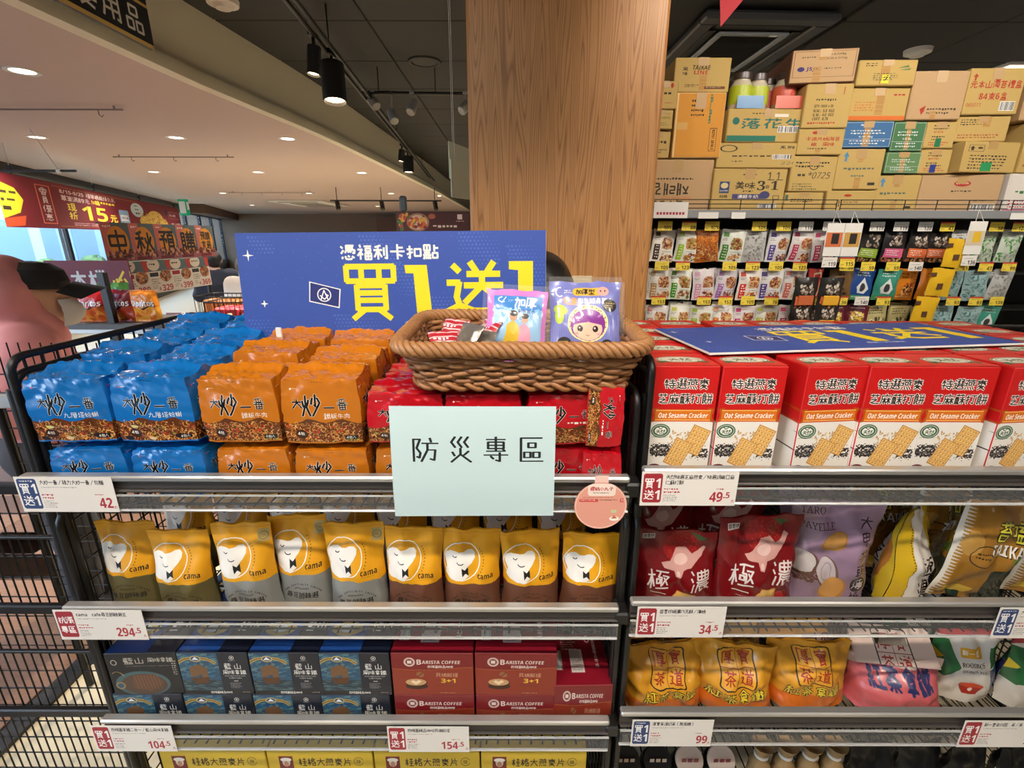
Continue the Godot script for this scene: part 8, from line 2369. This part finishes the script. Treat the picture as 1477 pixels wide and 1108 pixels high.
func people():
	# shopper in a pink hood, seen from the side, wearing cap and mask
	var r := person("shopper in a pink hooded top, black cap and white face mask", Vector3(-1.95, 0.0, -1.83), 2.2, 1.52, 0.06, [-0.06, 0.0, 0.0], rgb(226, 150, 152), rgb(60, 58, 62), rgb(196, 150, 124), 0.014, 0.012, true)
	var t = r[0]
	var hd: Vector3 = r[1].head
	eyes(t, hd)
	part("face_mask", face_mask(hd), mat(rgb(206, 204, 204), 0.8), t)
	var m := MB.new()
	# cap crown and brim
	m.lathe([V(0.103, 0.0), V(0.103, 0.03), V(0.09, 0.07), V(0.05, 0.095), V(0, 0.1)], hd + Vector3(0, 0.05, 0.0), Vector3(0, 1, 0.08).normalized(), 20)
	var P := []
	var U := []
	for j in 7:
		var rr := []
		var u := []
		for i in 11:
			var a := -1.1 + 2.2 * i / 10.0
			var b := j / 6.0
			rr.append(hd + Vector3(sin(a) * (0.1 + 0.012 * b), 0.068 - b * 0.03 - a * a * 0.028, 0.02 + cos(a) * 0.095 + b * 0.1 * (1.0 - 0.25 * a * a))); u.append(V(0, 0))
		P.append(rr); U.append(u)
	m.grid(P, U, Vector3(0, 1, 0))
	part("cap", m, mat(rgb(34, 33, 34), 0.8), t)
	# man in a dark shirt by the entrance, looking down
	r = person("man with black hair in a dark navy shirt looking down by the windows", Vector3(-3.47, 0, -5.75), PI * 0.5 - 0.9 + PI, 1.46, 0.1, [0.02, 0.14, 0.06], rgb(30, 34, 48), rgb(40, 40, 44), rgb(200, 156, 130), 0.02, 0.0, false)
	part("hair", hair_mesh(r[1].head, 0.012), mat(rgb(24, 21, 20), 0.5), r[0])
	eyes(r[0], r[1].head)
	part("face_mask", face_mask(r[1].head), mat(rgb(170, 196, 206), 0.8), r[0])
	# grey-haired shopper in white, from behind
	r = person("grey-haired shopper in a white shirt seen from behind", Vector3(-2.74, 0, -5.0), PI, 1.42, 0.02, [0.02, 0.12, 0.04], rgb(226, 220, 212), rgb(110, 104, 96), rgb(196, 150, 124), 0.02, 0.012, false)
	part("hair", hair_mesh(r[1].head, 0.012), mat(rgb(110, 108, 106), 0.6), r[0])
	eyes(r[0], r[1].head)
	# dark-haired shopper behind the blue board
	r = person("shopper with long black hair standing behind the blue board", Vector3(0.085, 0, -1.63), PI * 0.9, 1.58, 0.0, [0.0, 0.05, -0.05], rgb(50, 48, 52), rgb(44, 44, 50), rgb(200, 156, 130), 0.02, 0.0, false)
	part("hair", hair_mesh(r[1].head, 0.012, true), mat(rgb(22, 19, 18), 0.4), r[0])
	eyes(r[0], r[1].head)

# ---------------------------------------------------------------- the hall on the left
func hall():
	var m: MB
	# red banner hung before the windows
	var bn = thing("hanging_banner", "long dark red promotion banner hung from a black rod before the windows", "banner", Vector3(-7.43, 1.745, -9.75))
	var a := Vector3(1.55, 0, 3.9)
	var b := Vector3(-1.55, 0, -3.9)
	var L := a.distance_to(b)
	m = MB.new()
	var nn := Vector3(0.93, 0, -0.37)
	var P := []
	var U := []
	for j in 2:
		var rr := []
		var u := []
		for i in 25:
			var f := i / 24.0
			rr.append(a.lerp(b, f) + Vector3(0, 0.61 * (1 - j), 0) + nn * 0.012 * sin(f * 9.0)); u.append(V(f, j))
		P.append(rr); U.append(u)
	m.grid(P, U, nn)
	part("cloth", m, mat(Color.WHITE, 0.7, 0.0, tex_banner()), bn)
	m = MB.new(); m.tube([a + Vector3(0.1, 0.64, 0.25), b + Vector3(-0.05, 0.64, -0.1)], 0.016, 6); part("rod", m, M.black_matt, bn)
	for f in [0.05, 0.34, 0.62, 0.95]:
		m = MB.new(); m.box(a.lerp(b, f) + Vector3(0, 0.66, 0), Vector3(0.03, 0.1, 0.03), 0.004); part("clamp", m, M.black_matt, bn)
		m = MB.new(); m.wire(a.lerp(b, f) + Vector3(0, 0.7, 0), a.lerp(b, f) + Vector3(0, 0.955, 0), 0.004, 5); part("cord", m, M.string, bn)
	# black rod on a white string nearer the ceiling
	var rd = thing("hanging_rod", "short black rod hanging on a white string from the low ceiling", "rod", Vector3(-5.0, 2.3, -5.45))
	m = MB.new(); m.tube([Vector3(-0.8, 0, 0), Vector3(0.42, 0, 0)], 0.014, 6); part("rod", m, M.black_matt, rd)
	m = MB.new(); m.wire(Vector3(0.24, 0.0, 0), Vector3(0.05, 0.4, 0.0), 0.004, 5); part("string", m, M.string, rd)
	m = MB.new(); m.box(Vector3(0.24, 0, 0), Vector3(0.06, 0.05, 0.04), 0.015); part("knot", m, M.white_paint, rd)
	# exit sign
	var ex = thing("exit_sign", "small green and white exit sign under the far ceiling", "exit sign", Vector3(-9.0, 2.22, -13.95), 0.4)
	m = MB.new(); m.box(Vector3(0, 0.18, 0), Vector3(0.24, 0.42, 0.06), 0.01); var gc := glow(rgb(10, 140, 90), 0.5)
	gc.albedo_color = rgb(20, 120, 90)
	part("case", m, gc, ex)
	m = MB.new(); m.box(Vector3(-0.03, 0.18, 0.034), Vector3(0.14, 0.3, 0.004), 0.001); m.box(Vector3(0.1, 0.22, 0.034), Vector3(0.05, 0.2, 0.004)); part("pictogram", m, M.paper, ex)
	# rack of mid-autumn posters
	var at := mat(Color.WHITE, 0.6, 0.0, tex_posters())
	var pr = thing("poster_rack", "black pole rack carrying rows of mid-autumn posters", "poster rack", Vector3(-3.18, 0, -4.6))
	for z in [0.56, -0.5]:
		m = MB.new(); m.tube([Vector3(0.0, 0, z), Vector3(0.0, 1.75, z)], 0.022, 8); part("pole", m, M.black_matt, pr)
		m = MB.new(); m.box(Vector3(0, 0.012, z), Vector3(0.36, 0.024, 0.1), 0.004); part("foot", m, M.black_matt, pr)
	for y in [1.745, 1.455]:
		m = MB.new(); m.tube([Vector3(0, y, 0.75), Vector3(0, y, -0.75)], 0.008, 6); part("cross_rail", m, M.black_matt, pr)
	var lab := ["first of the large characters", "second of the large characters", "third of the large characters", "fourth of the large characters", "four smaller characters"]
	for i in 5:
		m = MB.new()
		m.quad(Vector3(0, 0.3, 0.142), Vector3(0, 0.3, -0.142), Vector3(0, 0, -0.142), Vector3(0, 0, 0.142), Vector3(1, 0, 0), cell5(i, 0))
		m.quad(Vector3(-0.002, 0.3, 0.142), Vector3(-0.002, 0.3, -0.142), Vector3(-0.002, 0, -0.142), Vector3(-0.002, 0, 0.142), Vector3(-1, 0, 0), cell5(i, 0))
		solo("festival_poster", m, at, "orange-moon festival poster with the %s on the pole rack" % lab[i], "poster", Vector3(-3.15, 1.45, -3.98 - i * 0.287), "festival posters")
	for i in 4:
		m = MB.new()
		m.quad(Vector3(0, 0.28, 0.142), Vector3(0, 0.28, -0.142), Vector3(0, 0, -0.142), Vector3(0, 0, 0.142), Vector3(1, 0, 0), cell5(i, 1))
		m.quad(Vector3(-0.002, 0.28, 0.142), Vector3(-0.002, 0.28, -0.142), Vector3(-0.002, 0, -0.142), Vector3(-0.002, 0, 0.142), Vector3(-1, 0, 0), cell5(i, 1))
		solo("price_poster", m, at, "cream dish price poster reading %s, %s" % [["280", "329", "399", "369"][i], ["next to the crisps", "second along the pole rack", "third along the pole rack", "at the far end of the pole rack"][i]], "poster", Vector3(-3.15, 1.165, -4.1 - i * 0.287), "dish price posters")
	# crisps shelf
	var sh = thing("crisps_shelf", "dark shelf stand holding bags of tortilla crisps", "shelf", Vector3(-2.95, 0, -3.4))
	m = MB.new(); m.box(Vector3(0, 1.06, 0), Vector3(1.2, 0.05, 0.4), 0.006); part("top_shelf", m, mat(rgb(70, 66, 64), 0.4), sh)
	m = MB.new(); m.box(Vector3(0, 1.03, 0.203), Vector3(1.2, 0.03, 0.008), 0.002); part("price_rail", m, M.alu, sh)
	m = MB.new(); m.box(Vector3(0, 0.6, 0), Vector3(1.2, 0.03, 0.4), 0.006); part("lower_shelf", m, M.black_matt, sh)
	m = MB.new(); m.box(Vector3(0, 0.1, 0), Vector3(1.2, 0.2, 0.4), 0.006); part("plinth", m, M.black_matt, sh)
	for x in [-0.58, 0.24]:
		m = MB.new(); m.box(Vector3(x, 0.71, 0.17), Vector3(0.05, 1.42, 0.04), 0.004); part("post", m, M.black_matt, sh)
	var bg = solo("week_sign", card(0.62, 0.26, 0.01), mat(Color.WHITE, 0.6, 0.0, tex_thisweek()), "maroon sign with white and yellow characters behind the crisps", "sign", Vector3(-3.14, 1.215, -3.63))
	var chips := [[rgb(84, 40, 130), rgb(196, 90, 40), "purple"], [rgb(190, 30, 34), rgb(206, 100, 40), "red"], [rgb(120, 20, 30), rgb(170, 60, 40), "dark red"], [rgb(206, 120, 30), rgb(222, 150, 50), "orange"], [rgb(70, 130, 60), rgb(110, 60, 140), "green and purple"]]
	var cx := [[-3.05, -3.3, 0.0], [-2.87, -3.28, 0.1], [-2.68, -3.3, -0.1], [-2.5, -3.28, 0.0], [-2.84, -3.46, 0.3]]
	for i in 5:
		var c = thing("crisps_bag", "%s bag of tortilla crisps on the dark shelf" % chips[i][2], "crisps bag", Vector3(cx[i][0], 1.086 + (0.03 if i == 4 else 0.0), cx[i][1]), cx[i][2], "tortilla crisps bags")
		part("bag", pouch(0.19, 0.215, 0.07, false, 0.01, 400 + i), mat(Color.WHITE, 0.3, 0.0, tex_chips(chips[i][0], chips[i][1])), c)
	# lower goods on that shelf
	for i in 9:
		var c = thing("snack_box", "small %s snack packet on the lower crisps shelf" % ["yellow", "brown", "pink"][i % 3], "packet", Vector3(-3.45 + i * 0.13, 0.616, -3.3), 0.1 * (i % 3), "packets on the lower crisps shelf")
		part("bag", pouch(0.12, 0.2 + 0.05 * (i % 2), 0.06, true, 0.008, 420 + i, cell(i % 6, 3 + i % 2, 6, 5), 8, 10), M.bagm, c)
	# paper bags and boxes in front of the baskets
	for i in 4:
		var c = thing("paper_bag", "small %s paper bag on the table beside the wire baskets" % ["lilac", "kraft", "kraft", "cream"][i], "paper bag", Vector3(-2.62 + i * 0.14, 0.847, -3.7 + i * 0.02), 0.3 * i, "paper bags")
		m = MB.new(); m.box(Vector3(0, 0.1, 0), Vector3(0.12, 0.2, 0.07), 0.004); m.box(Vector3(0, 0.215, 0), Vector3(0.12, 0.04, 0.004)); part("bag", m, mat([rgb(186, 160, 176), rgb(176, 140, 92), rgb(160, 124, 80), rgb(206, 190, 150)][i], 0.8), c)
	var tb = thing("low_table", "dark table carrying paper bags and wire baskets", "table", Vector3(-2.15, 0, -4.08))
	m = MB.new(); m.box(Vector3(0, 0.82, 0), Vector3(1.2, 0.05, 0.9), 0.006); part("table_top", m, M.black_matt, tb)
	for q in [Vector3(-0.55, 0.4, -0.4), Vector3(0.55, 0.4, -0.4), Vector3(-0.55, 0.4, 0.4), Vector3(0.55, 0.4, 0.4)]:
		m = MB.new(); m.box(q, Vector3(0.05, 0.8, 0.05), 0.005); part("leg", m, M.black_matt, tb)
	# wire baskets with goods
	var om := mat(rgb(196, 110, 30), 0.4)
	for i in 3:
		var c = thing("wire_basket", "black wire basket holding %s" % ["orange packets beside the dish posters", "red floral tins", "white packets"][i], "wire basket", Vector3([-2.5, -2.2, -1.9][i], 0.848, [-4.3, -3.95, -4.35][i]))
		m = MB.new()
		for y in [0.0, 0.3]:
			m.tube([Vector3(-0.24, y, -0.15), Vector3(0.24, y, -0.15), Vector3(0.24, y, 0.15), Vector3(-0.24, y, 0.15)], 0.006, 5, true)
		for k in 13:
			m.wire(Vector3(-0.24 + k * 0.04, 0, 0.15), Vector3(-0.24 + k * 0.04, 0.3, 0.15), 0.003, 4); m.wire(Vector3(-0.24 + k * 0.04, 0, -0.15), Vector3(-0.24 + k * 0.04, 0.3, -0.15), 0.003, 4)
		for k in 8:
			m.wire(Vector3(-0.24, 0, -0.15 + k * 0.043), Vector3(-0.24, 0.3, -0.15 + k * 0.043), 0.003, 4); m.wire(Vector3(0.24, 0, -0.15 + k * 0.043), Vector3(0.24, 0.3, -0.15 + k * 0.043), 0.003, 4)
		part("wires", m, M.wire, c)
		for k in 4:
			var g = thing(["orange_packet", "floral_tin", "white_packet"][i], "%s inside the wire basket" % ["orange packet", "red floral tin", "white packet"][i], ["packet", "tin", "packet"][i], Vector3([-2.5, -2.2, -1.9][i] - 0.16 + k * 0.107, 0.856, [-4.3, -3.95, -4.35][i]), 0.0, ["orange packets", "red floral tins", "white packets"][i])
			m = MB.new(); m.box(Vector3(0, 0.13, 0), Vector3(0.1, 0.26 if i == 0 else 0.22, 0.2), 0.012)
			part("pack", m, [om, M.floral, M.paper][i], g)
	# checkout clutter: a bin of pale packets below the windows
	for i in 5:
		var c = thing("pale_packet", "pale packet in the heap below the bright windows", "packet", Vector3(-3.6 + (i % 5) * 0.16, 0.902, -6.65), i * 0.7, "pale packets below the windows")
		part("bag", pouch(0.18, 0.2, 0.06, true, 0.01, 440 + i, cell(6 % 6, 1, 6, 5), 8, 8), M.bagm, c)
	var cb = thing("checkout_counter", "pale counter below the bright windows", "counter", Vector3(-3.3, 0, -6.75))
	m = MB.new(); m.box(Vector3(0, 0.44, 0), Vector3(1.6, 0.88, 0.6), 0.01); part("counter_body", m, M.wall_plain, cb)
	m = MB.new(); m.box(Vector3(0, 0.89, 0), Vector3(1.66, 0.02, 0.64), 0.004); part("counter_top", m, mat(rgb(170, 180, 190), 0.4), cb)
	# hanging black and gold department sign
	var sg = thing("department_sign", "black and gold hanging sign with white characters under the low ceiling", "hanging sign", Vector3(-1.83, 2.55, -2.42))
	sg.rotation = Vector3(0, PI / 2, 0)
	m = MB.new(); m.box(Vector3(0, 0.18, 0), Vector3(0.8, 0.36, 0.02), 0.002); part("panel", m, M.black_matt, sg)
	m = MB.new(); m.quad(Vector3(-0.4, 0.36, 0.011), Vector3(0.4, 0.36, 0.011), Vector3(0.4, 0, 0.011), Vector3(-0.4, 0, 0.011), Vector3(0, 0, 1), Rect2(0, 0, 1, 1)); part("printed_face", m, mat(Color.WHITE, 0.5, 0.0, tex_babysign()), sg)
	m = MB.new(); m.wire(Vector3(-0.2, 0.36, 0), Vector3(-0.2, 0.67, 0), 0.002); m.wire(Vector3(0.2, 0.36, 0), Vector3(0.2, 0.67, 0), 0.002); part("cords", m, M.string, sg)
	# food sign on a stand beyond the board, grey speaker above it
	var fs = thing("food_sign", "long sign with a food photograph standing beyond the blue board", "sign", Vector3(-1.1, 0, -7.0))
	m = MB.new(); m.box(Vector3(0, 1.85, 0), Vector3(1.02, 0.26, 0.03), 0.004); part("panel", m, M.black_matt, fs)
	m = MB.new(); m.quad(Vector3(-0.5, 1.975, 0.016), Vector3(0.5, 1.975, 0.016), Vector3(0.5, 1.725, 0.016), Vector3(-0.5, 1.725, 0.016), Vector3(0, 0, 1), Rect2(0, 0, 1, 1)); part("printed_face", m, mat(Color.WHITE, 0.5, 0.0, tex_foodsign()), fs)
	for x in [-0.45, 0.45]:
		m = MB.new(); m.box(Vector3(x, 0.86, -0.01), Vector3(0.03, 1.72, 0.03), 0.003); part("leg", m, M.black_matt, fs)
	m = MB.new(); m.box(Vector3(0, 0.1, 0), Vector3(0.1, 0.2, 0.06), 0.02)
	solo("wall_speaker", m, mat(rgb(74, 84, 90), 0.5), "small grey speaker on top of the food sign", "speaker", Vector3(-1.5, 1.982, -7.0))
	# pale hanging signs seen nearly edge on beside the pillar
	for i in 2:
		var c = thing("edge_sign", "pale hanging sign seen nearly edge on beside the pillar, %s" % ["upper one", "lower one"][i], "hanging sign", Vector3(-0.30 + i * 0.02, [1.98, 1.87][i], -3.25 + i * 0.1), 1.2, "pale signs beside the pillar")
		m = MB.new(); m.box(Vector3(0, 0.1, 0), Vector3(0.4, 0.2, 0.006), 0.001); part("panel", m, mat(rgb(206, 214, 190), 0.5), c)
		m = MB.new(); m.wire(Vector3(-0.15, 0.2, 0), Vector3(-0.15, 3.2 - [1.98, 1.87][i], 0), 0.002, 4); m.wire(Vector3(0.15, 0.2, 0), Vector3(0.15, 3.2 - [1.98, 1.87][i], 0), 0.002, 4); part("cords", m, M.string, c)
	# far shelf line and small far track under the low ceiling
	m = MB.new(); m.tube([Vector3(-4.1, 2.42, -11.5), Vector3(-1.6, 2.42, -11.5)], 0.018, 6)
	var ft = solo("far_track", m, M.black_matt, "short black track with spotlights far down the hall", "track")
	for x in [-3.95, -2.95, -1.75]:
		m = MB.new(); m.lathe([V(0, 0), V(0.05, 0), V(0.05, 0.18), V(0, 0.18)], Vector3(x, 2.4, -11.5), Vector3(0.2, -1, 0.3).normalized(), 12); part("spotlight", m, M.black_matt, ft)
		m = MB.new(); m.wire(Vector3(x, 2.42, -11.5), Vector3(x, 2.7, -11.5), 0.008, 5); part("hanger", m, M.black_matt, ft)
	struct("wall_partition", slab(Vector3(-6.2, 0, -23.2), Vector3(1.5, 2.5, -23)), M.wood_dark, "brown timber partition at the far end of the hall", "wall")
	# street outside
	struct("ground", slab(Vector3(-60, -0.3, -60), Vector3(-3, -0.12, 20)), M.ground, "grey street outside the windows", "ground")
	var bcol := [rgb(176, 206, 230), rgb(214, 218, 222), rgb(190, 212, 228), rgb(222, 222, 218)]
	for i in 6:
		var z := 0.0 - i * 8.0
		var x := wall_x(-z) - 9.0
		var bl = thing("street_building", "%s building across the street, seen through the windows" % ["light blue", "pale grey", "blue-grey", "cream", "light blue tiled", "white"][i], "building", Vector3(x, -0.12, z - 4.0))
		m = MB.new(); m.box(Vector3(0, 4.5, 0), Vector3(4.0, 9.0, 7.4), 0.03); part("wall", m, mat(bcol[i % 4], 0.8), bl)
		for f in 3:
			for w in 4:
				m = MB.new(); m.box(Vector3(2.02, 1.5 + f * 2.6, -2.7 + w * 1.8), Vector3(0.06, 1.4, 1.1), 0.01); part("window", m, mat(rgb(150, 178, 200), 0.2), bl)
		m = MB.new(); m.box(Vector3(2.1, 3.0, 0), Vector3(0.2, 0.5, 6.4), 0.02); part("shop_sign", m, mat([rgb(60, 90, 170), rgb(190, 40, 60), rgb(230, 226, 220)][i % 3], 0.5), bl)
	for i in 9:
		var sb = thing("street_shrub", "leafy green shrub on the pavement outside the windows", "shrub", Vector3(wall_x(4.0 + i * 2.4) - 1.6, -0.12, -4.0 - i * 2.4), 0, "shrubs outside the windows")
		noise.seed = 500 + i
		part("foliage", field_mesh([bone(Vector3(0, 0.6, 0), Vector3(0, 0.95, 0), 0.36, 0.3), bone(Vector3(0.3, 0.5, 0.2), Vector3(-0.3, 0.8, -0.2), 0.25, 0.22)], 0.05, 0.08, 0.3), mat(rgb(130, 160, 90), 0.8), sb)
		m = MB.new(); m.box(Vector3(0, 0.2, 0), Vector3(0.5, 0.4, 0.5), 0.03); part("planter", m, M.wall_plain, sb)

func cell5(c: int, r: int) -> Rect2:
	return Rect2(c * 0.2 + 0.002, 0.003 if r == 0 else 200.0 / 420.0 + 0.003, 0.196, (200.0 if r == 0 else 220.0) / 420.0 - 0.006)

func _ready():
	rng.seed = 20240915
	camera_and_sky()
	materials()
	M.tea_flap = mat(rgb(206, 146, 50), 0.5)
	M.floral = mat(rgb(176, 40, 54), 0.45)

	shop_and_fill_lamps()
	room()
	ceiling_things()
	racks()
	goods_left()
	goods_right()
	signs()
	basket()
	snack_wall()
	hall()
	people()
